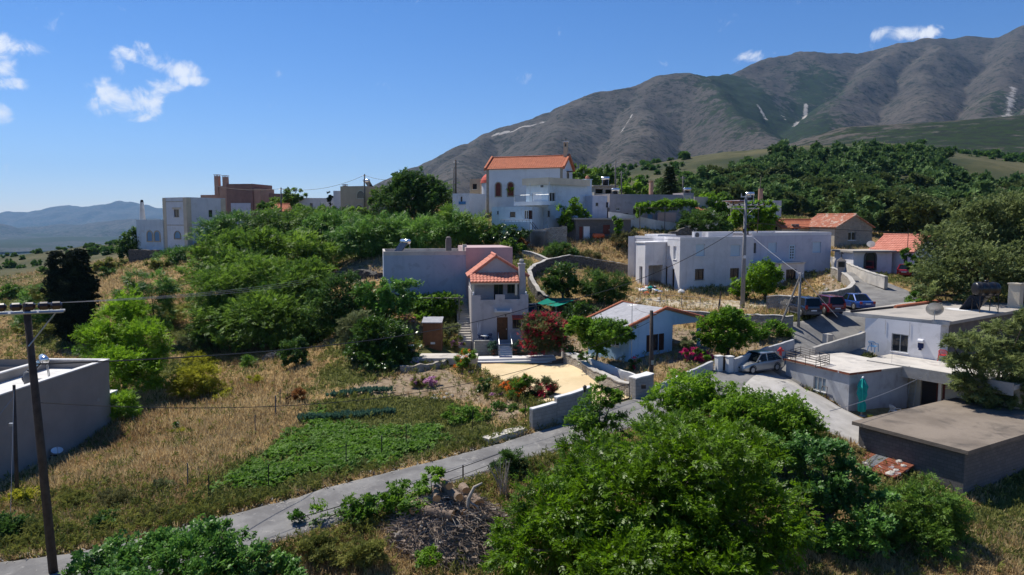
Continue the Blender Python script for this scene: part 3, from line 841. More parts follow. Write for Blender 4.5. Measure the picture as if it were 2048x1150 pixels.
def make_far_hills():
 mat = mountain_material('far_hills', (.06, .065, .07), (.10, .095, .09), (.03, .04, .035), (.025, .04, .022))
 for name, D, prof, k in [
  ('distant_mountains', 11000, [(-900, 425), (-400, 424), (-150, 421), (0, 419), (60, 418), (105, 417), (140, 409), (170, 404), (200, 402), (235, 403), (265, 406), (300, 406), (340, 410), (400, 420), (470, 424), (600, 426), (680, 422), (720, 420), (770, 425), (900, 430), (1300, 430)], .33),
  ('distant_hills', 6500, [(-900, 446), (-300, 440), (-100, 444), (0, 447), (60, 452), (120, 450), (200, 446), (260, 441), (330, 440), (420, 438), (600, 436), (800, 436), (1200, 438)], .22)]:
  L = [tuple(at(px, py, D + 500 * math.sin(px * .013))) for px, py in prof]
  az = np.linspace(R(-58), R(14), 300)
  rad = np.linspace(D * .55, D * 1.3, 130)
  A, Rr = np.meshgrid(az, rad)
  x, y = (Rr * np.sin(A)).ravel(), (Rr * np.cos(A)).ravel()
  w = 260
  z = spur_height(x + w * fbm(x, y, 1500, 4, 31), y + w * fbm(x, y, 1500, 4, 32), [(L, 1.0)], k)
  z = z + D / 11000 * (110 * (1 - np.abs(fbm(x, y, 1300, 5, 33)) * 2 - .8) + 30 * fbm(x, y, 350, 4, 34))
  z = np.maximum(z, -115 + 8 * fbm(x, y, 400, 3, 35))
  o = np_mesh(name, np.stack([x, y, z], 1), grid_quads(len(rad), len(az)), mat, None, None, True)
  point_attr(o, 'w_green', np.clip(.35 - (z - 0) / 500, 0, .5))
  point_attr(o, 'w_scree', np.zeros(len(x)))
  tag(o, kind='structure')
make_mountain()
make_far_hills()
# ================================================================ building helpers
class Fr:
 """local frame of a facade: x along it from A to B, y into the building, z up"""
 def __init__(s, A, B):
  s.O = Vector(A)
  d = Vector(B) - s.O
  s.rz = math.atan2(d.y, d.x)
  s.w = math.hypot(d.x, d.y)
  s.u = Vector((math.cos(s.rz), math.sin(s.rz), 0))
  s.n = Vector((-math.sin(s.rz), math.cos(s.rz), 0))
 def f(s, px, py, y=0.0):
  r = pix_ray(px, py)
  c = Vector((0, 0, CZ)) - s.O
  t = (y - c.dot(s.n)) / r.dot(s.n)
  p = c + r * t
  return p.dot(s.u), p.z
 def sd(s, px, py, x):
  r = pix_ray(px, py)
  c = Vector((0, 0, CZ)) - s.O
  t = (x - c.dot(s.u)) / r.dot(s.u)
  p = c + r * t
  return p.dot(s.n), p.z
 def tp(s, px, py, z):
  p = atz(px, py, z + s.O.z) - s.O
  return p.dot(s.u), p.dot(s.n)
 def wd(s, x, y, z):
  return s.O + s.u * x + s.n * y + Vector((0, 0, z))
def panel(mb, mp, u0, u1, z0, z1, ops, rec=.18, m=0):
 """wall panel with real openings and their reveals; mp(u, depth, z) -> point"""
 us = sorted({u0, u1, *[min(max(o[k], u0), u1) for o in ops for k in (0, 1)]})
 zs = sorted({z0, z1, *[min(max(o[k], z0), z1) for o in ops for k in (2, 3)]})
 for a, b in zip(us[:-1], us[1:]):
  for c, d in zip(zs[:-1], zs[1:]):
   um, zm = (a + b) / 2, (c + d) / 2
   if any(o[0] < um < o[1] and o[2] < zm < o[3] for o in ops):
    continue
   mb.face([mp(a, 0, c), mp(b, 0, c), mp(b, 0, d), mp(a, 0, d)], m)
 for (a, b, c, d) in [o[:4] for o in ops]:
  for p, q_ in (((a, c), (b, c)), ((b, c), (b, d)), ((b, d), (a, d)), ((a, d), (a, c))):
   mb.face([mp(p[0], 0, p[1]), mp(q_[0], 0, q_[1]), mp(q_[0], rec, q_[1]), mp(p[0], rec, p[1])], m)
class Bld:
 def __init__(s, name, label, A, B, depth, h, cat='house', group=None, base=None):
  s.fr = Fr(A, B)
  if base is not None:
   s.fr.O.z = base
  s.w, s.d, s.h = s.fr.w, depth, h
  s.root = thing(name, label, cat, s.fr.O, s.fr.rz, group)
  s.ops = {'F': [], 'L': [], 'R': [], 'K': []}
 def mp(s, face, w=None, d=None, x0=0, y0=0):
  w = s.w if w is None else w
  d = s.d if d is None else d
  return {'F': lambda u, e, z: (x0 + u, y0 + e, z), 'K': lambda u, e, z: (x0 + u, y0 + d - e, z),
    'L': lambda u, e, z: (x0 + e, y0 + u, z), 'R': lambda u, e, z: (x0 + w - e, y0 + u, z)}[face]
 def pr(s, face, k, x0, y0, x1, y1):
  """pixel rectangle of crop k -> (u0, u1, z0, z1) on a face"""
  a, b = q(k, x0, y0) if k else (x0, y0), q(k, x1, y1) if k else (x1, y1)
  m = ((a[0] + b[0]) / 2, (a[1] + b[1]) / 2)
  def g(px, py):
   if face == 'F':
    return s.fr.f(px, py)
   return s.fr.sd(px, py, 0 if face == 'L' else s.w)
  l, r_ = g(a[0], m[1])[0], g(b[0], m[1])[0]
  lo, hi = g(m[0], b[1])[1], g(m[0], a[1])[1]
  return min(l, r_), max(l, r_), lo, hi
 def op(s, face, rect, kind='glass', frame='white_paint', pane='glass', rec=.16, name='window', **kw):
  s.ops[face].append((*rect, kind, frame, pane, rec, name, kw))
 def opx(s, face, k, x0, y0, x1, y1, kind='glass', frame='white_paint', pane='glass', rec=.16, name='window', **kw):
  s.op(face, s.pr(face, k, x0, y0, x1, y1), kind, frame, pane, rec, name, **kw)
 def walls(s, mat, foot=-1.5, top=None, gable=None, faces='FLRK', extra=None):
  mb = MB()
  top = s.h if top is None else top
  for face in faces:
   L = s.w if face in 'FK' else s.d
   panel(mb, s.mp(face), 0, L, foot, top, s.ops[face], max([o[7] for o in s.ops[face]] + [.1]))
  if gable:                       # ('x' ridge along x: gables on L and R; 'y' ridge along y: gables on F and K, at pos), height
   ax, rise, pos = gable
   if ax == 'y':
    for y in (0, s.d):
     mb.face([(0, y, top), (s.w, y, top), (pos, y, top + rise)])
   else:
    for x in (0, s.w):
     mb.face([(x, 0, top), (x, s.d, top), (x, pos, top + rise)])
  if extra:
   extra(mb)
  s.wall = mb.build('wall', M[mat], s.root)
  for face in faces:
   for o in s.ops[face]:
    s.fill(face, o)
  return s.wall
 def fill(s, face, o):
  u0, u1, z0, z1, kind, frame, pane, rec, name, kw = o
  opening(s.root, s.mp(face), u0, u1, z0, z1, kind, frame, pane, rec, name, **kw)
 def flat_roof(s, mat='roof_screed', par=.3, over=0.0, thick=.2, cap=None, t=.2, gap=.004):
  if par > 0:
   mb = MB()
   e = .003
   mb.box(t, s.w - t, t, s.d - t, s.h - par - .18, s.h - par)
   mb.build('roof', M[mat], s.root)
   mb = MB()
   for (a, b, c, d) in ((-e, s.w + e, -e, t), (-e, s.w + e, s.d - t, s.d + e), (-e, t, t + gap, s.d - t - gap), (s.w - t, s.w + e, t + gap, s.d - t - gap)):
    mb.box(a, b, c, d, s.h - par - .1, s.h + .05)
   mb.build('parapet', M[cap] if cap else s.wall.data.materials[0], s.root)
  else:
   mb = MB()
   mb.box(-over, s.w + over, -over, s.d + over, s.h + .003, s.h + thick)
   mb.build('roof', M[mat], s.root)
 def tile_gable(s, ax, rise, pos, mat='tile', over=.3, pitch=.28, caps=True):
  """two tiled slopes; ridge along x (at y = pos) or along y (at x = pos)"""
  h, w, d = s.h, s.w, s.d
  mb = MB()
  if ax == 'x':
   k1, k2 = rise / pos, rise / (d - pos)
   tile_slope(mb, (-over, -over, h - over * k1), (w + over, -over, h - over * k1), (w + over, pos, h + rise), (-over, pos, h + rise), pitch)
   tile_slope(mb, (w + over, d + over, h - over * k2), (-over, d + over, h - over * k2), (-over, pos, h + rise), (w + over, pos, h + rise), pitch)
   rl = [(-over, pos, h + rise + .06), (w + over, pos, h + rise + .06)]
  else:
   k1, k2 = rise / pos, rise / (w - pos)
   tile_slope(mb, (-over, d + over, h - over * k1), (-over, -over, h - over * k1), (pos, -over, h + rise), (pos, d + over, h + rise), pitch)
   tile_slope(mb, (w + over, -over, h - over * k2), (w + over, d + over, h - over * k2), (pos, d + over, h + rise), (pos, -over, h + rise), pitch)
   rl = [(pos, -over, h + rise + .06), (pos, d + over, h + rise + .06)]
  rf = mb.build('roof', M[mat], s.root)
  if caps:
   mb = MB()
   ridge_tiles(mb, rl[0], rl[1])
   mb.build('ridge', M[mat], rf)
  return rf
def ridge_tiles(mb, a, b, r=.13, step=.4):
 a, b = Vector(a), Vector(b)
 n = max(2, int((b - a).length / step))
 for i in range(n):
  p, q_ = a.lerp(b, i / n), a.lerp(b, (i + 1.12) / n)
  mb.tube([p, q_], [r * .88, r * 1.05], 7)
def tile_slope(mb, e0, e1, r1, r0, pitch=.28, amp=.055):
 e0, e1, r1, r0 = (Vector(p) for p in (e0, e1, r1, r0))
 n = (e1 - e0).cross(r0 - e0 if (r0 - e0).length > .01 else r1 - e0).normalized()
 if n.z < 0:
  n = -n
 cols = max(2, int((e1 - e0).length / pitch))
 rows = max(2, int((r0 - e0).length / .42))
 sub = 5
 top = []
 for r in range(rows + 1):
  for lip in ((0, 1) if 0 < r < rows else (0,)):
   t = r / rows
   dz = .035 if (lip == 1 or r == 0) else 0.0
   ring = []
   for c in range(cols * sub + 1):
    u = c / (cols * sub)
    ph = (c % sub) / sub
    a = abs(math.sin(math.pi * ph)) * amp
    p = (e0.lerp(e1, u)).lerp(r0.lerp(r1, u), t) + n * (a + dz)
    ring.append(p)
   top.append(ring)
 nc = cols * sub + 1
 vs = [p for ring in top for p in ring]
 fs = [(k * nc + c, k * nc + c + 1, (k + 1) * nc + c + 1, (k + 1) * nc + c) for k in range(len(top) - 1) for c in range(nc - 1)]
 mb.mesh(vs, fs)
 d = n * -.10
 mb.face([e0 + d, e1 + d, r1 + d, r0 + d])
 for a, b in ((e0, e1), (e1, r1), (r0, e0)):
  mb.face([a + d, b + d, b + n * .01, a + n * .01])
def opening(root, mp, u0, u1, z0, z1, kind='glass', frame='white_paint', pane='glass', rec=.16, name='window', bars=1, sill=True, label=None):
 """fills a wall opening with a window, a shuttered window, a door or leaves it hollow"""
 def bx(mb, a, b, e0, e1, c, d):
  p = [mp(u, e, z) for z in (c, d) for e in (e0, e1) for u in (a, b)]
  mb.mesh(p, [(0, 2, 3, 1), (4, 5, 7, 6), (0, 1, 5, 4), (2, 6, 7, 3), (0, 4, 6, 2), (1, 3, 7, 5)])
 if kind == 'void':
  return None
 fw = min(.07, (u1 - u0) * .12)
 g = .002
 if kind == 'glass':
  mb = MB()
  bx(mb, u0 + g, u1 - g, rec - .07, rec - g, z0 + g, z0 + fw)
  bx(mb, u0 + g, u1 - g, rec - .07, rec - g, z1 - fw, z1 - g)
  bx(mb, u0 + g, u0 + fw, rec - .07, rec - g, z0 + fw + g, z1 - fw - g)
  bx(mb, u1 - fw, u1 - g, rec - .07, rec - g, z0 + fw + g, z1 - fw - g)
  for i in range(bars):
   uc = u0 + (u1 - u0) * (i + 1) / (bars + 1)
   bx(mb, uc - fw * .5, uc + fw * .5, rec - .06, rec - .01, z0 + fw + g, z1 - fw - g)
  o = mb.build(name, M[frame], root)
  mb = MB()
  bx(mb, u0 + fw * .5, u1 - fw * .5, rec - .03, rec - .02, z0 + fw * .5, z1 - fw * .5)
  mb.build('pane', M[pane], o)
 elif kind == 'door':
  mb = MB()
  bx(mb, u0 + g, u1 - g, rec - .08, rec - g, z0 + g, z1 - g)
  n = 2
  for i in range(n):
   for (c, d) in ((.08, .42), (.48, .92)):
    a = u0 + (u1 - u0) * (i / n + .07)
    b = u0 + (u1 - u0) * ((i + 1) / n - .07)
    bx(mb, a, b, rec - .10, rec - .082, z0 + (z1 - z0) * c, z0 + (z1 - z0) * d)
  o = mb.build(name, M[frame], root)
  mb = MB()
  uc = u1 - (u1 - u0) * .12
  bx(mb, uc - .03, uc + .03, rec - .15, rec - .102, z0 + (z1 - z0) * .47 - .05, z0 + (z1 - z0) * .47 + .05)
  mb.build('handle', M['galvanised'], o)
 elif kind in ('shutter', 'roller'):
  mb = MB()
  if kind == 'shutter':
   um = (u0 + u1) / 2
   for a, b in ((u0 + g, um - .012), (um + .012, u1 - g)):
    bx(mb, a, b, rec - .06, rec - .02, z0 + g, z1 - g)
    nl = max(4, int((z1 - z0) / .09))
    for i in range(nl):
     c = z0 + (z1 - z0) * (i + .25) / nl
     bx(mb, a + .05, b - .05, rec - .08, rec - .062, c, c + (z1 - z0) / nl * .5)
  else:
   nl = max(6, int((z1 - z0) / .11))
   bx(mb, u0 + g, u1 - g, rec - .03, rec - g, z0 + g, z1 - g)
   for i in range(nl):
    c = z0 + (z1 - z0) * i / nl
    bx(mb, u0 + .02, u1 - .02, rec - .05, rec - .032, c + .012, c + (z1 - z0) / nl - .006)
  o = mb.build(name, M[frame], root)
 if sill and kind in ('glass', 'shutter', 'roller') and z1 - z0 < 1.9:
  mb = MB()
  bx(mb, u0 - .08, u1 + .08, -.07, rec - .09, z0 - .06, z0 - .003)
  mb.build('sill', M['plaster_clean'] if frame != 'frame_brown' else M['stone_cap'], o)
 return o
def part_box(root, name, mat, *boxes, T=None):
 mb = MB()
 for b in boxes:
  mb.box(*b, T=T)
 return mb.build(name, M[mat], root)
def rotz(loc, a):
 return Matrix.Translation(Vector(loc)) @ Matrix.Rotation(a, 4, 'Z')
def chimney(root, x, y, z0, z1, s=.5, mat='concrete', cap=True, name='chimney'):
 mb = MB()
 mb.box(x - s / 2, x + s / 2, y - s / 2, y + s / 2, z0, z1)
 o = mb.build(name, M[mat], root)
 if cap:
  mb = MB()
  for dx in (-1, 1):
   for dy in (-1, 1):
    mb.box(x + dx * s * .38 - .05, x + dx * s * .38 + .05, y + dy * s * .38 - .05, y + dy * s * .38 + .05, z1 + .002, z1 + .22)
  mb.box(x - s * .62, x + s * .62, y - s * .62, y + s * .62, z1 + .222, z1 + .30)
  mb.build('cowl', M[mat], o)
 return o
def solar_heater(label, loc, rz, sc=1.0, group='solar water heaters on the roofs'):
 t = thing('solar_water_heater', label, 'water heater', loc, rz, group)
 mb = MB()
 mb.tube([(-.65 * sc, .35 * sc, 1.25 * sc), (-.6 * sc, .35 * sc, 1.25 * sc), (.6 * sc, .35 * sc, 1.25 * sc), (.65 * sc, .35 * sc, 1.25 * sc)], [.20 * sc, .26 * sc, .26 * sc, .20 * sc], 14)
 mb.build('tank', M['steel_tank'], t, True)
 mb = MB()
 for x in (-.5, .5):
  mb.tube([(x * sc, .6 * sc, 0), (x * sc, .5 * sc, 1.1 * sc)], .03 * sc, 4)
  mb.tube([(x * sc, -.75 * sc, 0), (x * sc, .2 * sc, 1.05 * sc)], .03 * sc, 4)
 mb.build('stand', M['galvanised'], t)
 mb = MB()
 T = Matrix.Translation((0, -.35 * sc, .58 * sc)) @ Matrix.Rotation(R(48), 4, 'X')
 mb.box(-.6 * sc, .6 * sc, -.75 * sc, .7 * sc, -.04, .04, T=T)
 mb.build('collector', M['panel_glass'], t)
 return t
def dish(label, loc, r, az, el, group='satellite dishes', mat='white_paint', mast=.6):
 t = thing('satellite_dish', label, 'satellite dish', loc, 0, group)
 T = Matrix.Translation((0, 0, mast)) @ Matrix.Rotation(az, 4, 'Z') @ Matrix.Rotation(math.pi / 2 - el, 4, 'X')
 mb = MB()
 n = 20
 prof = [(r * k / 6, .28 * r * (k / 6) ** 2) for k in range(7)]
 vs = []
 for (a, z) in prof:
  vs += [T @ Vector((a * math.cos(2 * math.pi * j / n), a * 1.08 * math.sin(2 * math.pi * j / n), z)) for j in range(n)]
 mb.mesh(vs, [(k * n + j, k * n + (j + 1) % n, (k + 1) * n + (j + 1) % n, (k + 1) * n + j) for k in range(6) for j in range(n)])
 mb.build('reflector', M[mat], t, True)
 mb = MB()
 mb.tube([T @ Vector((0, -r, .28 * r)), T @ Vector((0, -.1 * r, r * 1.0))], .02, 5)
 mb.tube([T @ Vector((0, -.1 * r, r * .96)), T @ Vector((0, -.05 * r, r * 1.1))], .045, 6)
 mb.build('arm', M['galvanised'], t)
 mb = MB()
 mb.tube([(0, 0, 0), (0, 0, mast), T @ Vector((0, 0, -.02))], .03, 6)
 mb.build('mast', M['galvanised'], t)
 return t
def stone_line(name, label, pts, th, h, mat, cat='wall', cap=None, group=None, jit=.04, step=.5, foot=.5, kind=None):
 """a wall along world points (tops given by h or per point), uneven like laid stone"""
 P = np.array([tuple(p)[:3] for p in pts], float)
 hs = np.array(h if isinstance(h, (list, tuple)) else [h] * len(P), float)
 s = np.concatenate([[0], np.cumsum(np.linalg.norm(np.diff(P[:, :2], axis=0), axis=1))])
 n = max(2, int(s[-1] / step) + 1)
 t = np.linspace(0, s[-1], n)
 X = np.stack([np.interp(t, s, P[:, k]) for k in range(3)] + [np.interp(t, s, hs)], 1)
 o0 = X[0, :3].copy()
 root = thing(name, label, cat, tuple(o0), 0, group)
 rr = random.Random(int(abs(o0[0] * 100 + o0[1] * 10)))
 mb = MB()
 rings, caps = [], []
 for i in range(n):
  d = X[min(i + 1, n - 1), :2] - X[max(i - 1, 0), :2]
  d = d / max(np.linalg.norm(d), 1e-6)
  nn = np.array([-d[1], d[0]])
  x, y, z, hh = X[i]
  hh += rr.uniform(-jit, jit) * 1.5
  ring = []
  for (sd, zz) in ((-.5, -foot), (-.5, hh * .5), (-.47, hh), (.47, hh), (.5, hh * .5), (.5, -foot)):
   w = th * sd + rr.uniform(-jit, jit) * .6
   ring.append((x + nn[0] * w - o0[0], y + nn[1] * w - o0[1], z + zz - o0[2]))
  rings.append(ring)
  c = []
  for (sd, zz) in ((-.56, .004), (-.56, .09), (.56, .09), (.56, .004)):
   c.append((x + nn[0] * th * sd - o0[0], y + nn[1] * th * sd - o0[1], z + hh + jit + zz - o0[2]))
  caps.append(c)
 def skin(rs, k):
  vs = [v for r in rs for v in r]
  fs = [(i * k + j, i * k + (j + 1) % k, (i + 1) * k + (j + 1) % k, (i + 1) * k + j) for i in range(len(rs) - 1) for j in range(k)]
  fs += [tuple(range(k))[::-1], tuple(range((len(rs) - 1) * k, len(rs) * k))]
  return vs, fs
 if cap:
  mb.mesh(*skin(rings, 6))
  mb.build('masonry', M[mat], root)
  mc = MB()
  mc.mesh(*skin(caps, 4))
  mc.build('coping', M[cap], root)
  return root
 mb.mesh(*skin(rings, 6))
 bpy.data.objects.remove(root)
 o = mb.build(name, M[mat], None, False, tuple(o0))
 return tag(o, label, cat, group)
def sag_line(a, b, sag, n=18):
 a, b = Vector(a), Vector(b)
 return [a.lerp(b, i / n) - Vector((0, 0, sag * 4 * (i / n) * (1 - i / n))) for i in range(n + 1)]
def cable(label, a, b, sag=.3, r=.018, mat='cable', group=None, n=18, name='overhead_cable'):
 mb = MB()
 mb.tube(sag_line(a, b, sag, n), r, 4)
 return tag(mb.build(name, M[mat]), label, 'cable', group)
def stairs(root, name, mat, x0, x1, y0, z0, n, run, rise, back=0.0):
 mb = MB()
 for i in range(n):
  mb.box(x0, x1, y0 + i * run + .001 * i, y0 + n * run + back, z0 + i * rise + (.002 if i else -.4), z0 + (i + 1) * rise)
 return mb.build(name, M[mat], root)
# ================================================================ houses close by
def central_house():
 A = at(944.6, 679, 66)
 b = Bld('village_house', 'two storey rose grey house with orange tiled gable, balcony parapet and brown front door', A, A + Vector((.9945, .1045, 0)) * 5.15, 6.6, 3.1)
 w = b.w
 f = b.fr
 b.opx('F', 5, 912, 627, 990, 790, 'door', 'wood_door', name='door', rec=.2)
 b.opx('F', 5, 1024, 634, 1086, 708, 'glass', 'frame_brown', bars=1)
 yb = 1.9                                    # upper wall set back behind the balcony
 z1, z2 = 3.1, 5.75
 doorw = b.fr.f(*q(5, 890, 480), yb)[0], b.fr.f(*q(5, 957, 480), yb)[0]
 pos = b.fr.f(*q(5, 905, 190), yb)[0]
 def upper(mb):
  mp = lambda u, e, z: (u, yb + e, z)
  panel(mb, mp, 0, w, z1, z2, [(doorw[0], doorw[1], z1 + .05, z1 + 2.05), (w - 1.75, w - 1.0, z1 + .9, z1 + 1.9)], .14)
  for x in (0, w):
   mb.face([(x, yb, z1), (x, b.d, z1), (x, b.d, z2), (x, yb, z2)])
  mb.face([(0, b.d, z1), (w, b.d, z1), (w, b.d, z2), (0, b.d, z2)])
  for y in (yb, b.d):
   mb.face([(0, y, z2), (w, y, z2), (pos, y, z2 + 1.75)])
 b.walls('plaster_rose', extra=upper)
 mpU = lambda u, e, z: (u, yb + e, z)
 opening(b.root, mpU, doorw[0], doorw[1], z1 + .05, z1 + 2.05, 'glass', 'frame_brown', 'glass', .14, 'door', 1, False)
 opening(b.root, mpU, w - 1.75, w - 1.0, z1 + .9, z1 + 1.9, 'glass', 'frame_brown', 'glass', .14)
 part_box(b.root, 'balcony_floor', 'concrete', (.16, w - .16, .16, yb - .004, z1 - .15, z1 + .04))
 mb = MB()
 xs = [0, .78, 2.12, 3.0, 4.42, w]
 for i, hh in enumerate((.95, .52, 1.0, .56, 1.0)):
  mb.box(xs[i], xs[i + 1] - .002, -.003, .15, z1 - .12, z1 + hh)
 for x in (-.003, w - .147):
  mb.box(x, x + .15, .153, yb - .005, z1 - .12, z1 + .85)
 p = mb.build('parapet', M['plaster_rose'], b.root)
 mb = MB()
 for x in (.12, w - .2):
  mb.lathe([(.09, 0), (.05, .06), (.10, .14), (.07, .22), (.01, .27)], 10, (x, .08, z1 + 1.0))
 mb.build('finial', M['white_paint'], p)
 mb = MB()
 za = f.f(*q(5, 880, 374), .15)[1]
 tile_slope(mb, (-.12, .12, za), (4.35, .12, za), (4.35, yb, za + .72), (-.12, yb, za + .72), .3, .06)
 aw = mb.build('balcony_roof', M['tile_pink'], b.root)
 part_box(aw, 'beam', 'plaster_cream', (-.05, 4.3, .22, .42, za - .22, za - .03))
 for x in (.12, 4.05):
  part_box(b.root, 'post', 'plaster_cream', (x - .1, x + .1, .22, .42, z1 + .9, za - .23))
 b.h = z2
 mb = MB()
 o = .28
 k1, k2 = 1.75 / pos, 1.75 / (w - pos)
 y0, y1 = yb - .1, b.d + .2
 tile_slope(mb, (-o, y1, z2 - o * k1), (-o, y0, z2 - o * k1), (pos, y0, z2 + 1.75), (pos, y1, z2 + 1.75), .29, .06)
 tile_slope(mb, (w + o, y0, z2 - o * k2), (w + o, y1, z2 - o * k2), (pos, y1, z2 + 1.75), (pos, y0, z2 + 1.75), .29, .06)
 rf = mb.build('roof', M['tile_pink'], b.root)
 mb = MB()
 ridge_tiles(mb, (pos, y0 - .05, z2 + 1.84), (pos, y1, z2 + 1.84))
 ridge_tiles(mb, (pos, y0 - .02, z2 + 1.80), (-o, y0 - .02, z2 - o * k1 + .08), .11)
 ridge_tiles(mb, (pos, y0 - .02, z2 + 1.80), (w + o, y0 - .02, z2 - o * k2 + .08), .11)
 mb.build('ridge', M['tile_pink'], rf)
 ch = part_box(b.root, 'chimney', 'plaster_rose', (4.42, 4.95, .9, yb - .004, z1 + .4, z2 + 1.0), (4.36, 5.01, .84, yb + .05, z2 + 1.003, z2 + 1.1))
 mb = MB()
 mb.lathe([(.20, 0), (.20, .25), (.26, .27), (.12, .42)], 10, (4.68, 1.4, z2 + 1.1))
 mb.build('cowl', M['concrete'], ch)
 u0, za = f.f(*q(5, 892, 588))
 u1 = f.f(*q(5, 1016, 588))[0]
 mb = MB()
 mb.box(u0, u1, -.55, -.003, za, za + .13)
 for x in (u0 + .09, u1 - .09):
  mb.lathe([(.09, 0), (.11, .08), (.08, .18), (.02, .24)], 10, (x, -.45, za + .132))
 mb.build('canopy', M['whitewash'], b.root)
 u0, za = f.f(*q(5, 1020, 628))
 u1 = f.f(*q(5, 1116, 628))[0]
 mb = MB()
 tile_slope(mb, (u0, -.5, za - .05), (u1, -.5, za - .05), (u1, -.004, za + .2), (u0, -.004, za + .2), .16, .03)
 mb.build('awning', M['tile_red'], b.root)
 part_box(b.root, 'lamp', 'ceramic', (u0 - .62, u0 - .54, -.16, -.004, za + .1, za + .3))
 mb = MB()
 x0, x1 = f.f(*q(5, 752, 890), -1.6)[0], f.f(*q(5, 1190, 890), -1.6)[0]
 sx0, sx1 = f.f(*q(5, 918, 870), -1.8)[0], f.f(*q(5, 1016, 870), -1.8)[0]
 mb.box(x0, x1, -1.7, -.003, -1.3, -.18)
 mb.build('platform', M['concrete'], b.root)
 stairs(b.root, 'steps', 'marble', sx0, sx1, -3.0, -1.12, 6, .26, .157)
 for (a, c) in ((x0, sx0 - .02), (sx1 + .02, x1)):
  mb = MB()
  mb.box(a, c, -1.75, -1.55, -1.1, .12)
  mb.box(a - .03, c + .0, -1.79, -1.51, .122, .18)
  mb.build('low_wall', M['block_light'], b.root)
 for x in (sx0 + .05, sx1 - .05):
  mb = MB()
  mb.tube([(x, -2.9, -.95), (x, -2.9, .0), (x, -1.6, .85), (x, -1.6, -.1)], .022, 5)
  mb.tube([(x, -2.3, -.55), (x, -2.3, .4)], .018, 5)
  mb.build('handrail', M['galvanised'], b.root)
 mb = MB()
 mb.box(-.6, 7.0, -4.3, -3.0, -2.2, -.99)
 mb.box(-.2, 6.6, -4.75, -4.303, -2.2, -1.16)
 mb.build('terrace', M['marble'], b.root)
 n = 19
 mb = MB()
 for i in range(n):
  mb.box(-1.25, -.06, .2 + i * .42, .2 + n * .42 + .5, -1.2 + i * .175 + (.002 if i else -.6), -1.2 + (i + 1) * .175 + .9)
 mb.build('side_stairs', M['concrete_pale'], b.root)
 part_box(b.root, 'stair_wall', 'plaster_rose', (-.058, .0, .3, 6.0, .6, 4.4))
 part_box(b.root, 'gate_post', 'concrete', (-1.55, -1.27, 7.2, 7.5, 2.0, 3.9))
 return b
CH = central_house()
def long_house():
 A = at(767.8, 566, 72.2)
 A.z = 5.0
 B = at(1024, 500, 74.6)
 b = Bld('long_house', 'long plain slate blue house wall behind the orange roofed house', A, B, 7.0, 4.85, base=5.0)
 split = b.fr.f(932, 540)[0]
 b.walls('plaster_slate', foot=-1.8)
 b.flat_roof('roof_screed', .25, cap='concrete_pale')
 part_box(b.root, 'end_wall', 'plaster_pink', (split, b.w + .05, -.05, 7, -.5, b.h + .38))
 x = b.fr.f(800, 490, 1)[0]
 solar_heater('solar water heater on the flat roof edge of the slate blue house', b.fr.wd(x + .3, 1.3, b.h - .2), b.fr.rz - .9, .95)
 x = b.fr.f(897, 480, 1)[0]
 mb = MB()
 mb.box(x - .28, x + .28, .8, 1.36, b.h - .3, b.h + 1.2)
 mb.lathe([(.26, 0), (.26, .18), (.08, .3)], 8, (x, 1.08, b.h + 1.202))
 mb.build('chimney', M['concrete_dark'], b.root)
 x = b.fr.f(930, 488, 1)[0]
 part_box(b.root, 'vent', 'concrete_pale', (x - .2, x + .2, 1.2, 1.6, b.h - .2, b.h + .65))
 part_box(b.root, 'ledge', 'concrete_pale', (4.3, split - .4, -1.6, -.01, -.9, -.35))
 part_box(b.root, 'vent_block', 'concrete', (2.4, 3.0, -.8, -.2, -.8, .75), (2.3, 3.1, -.9, -.1, .752, .86))
 return b
LH = long_house()
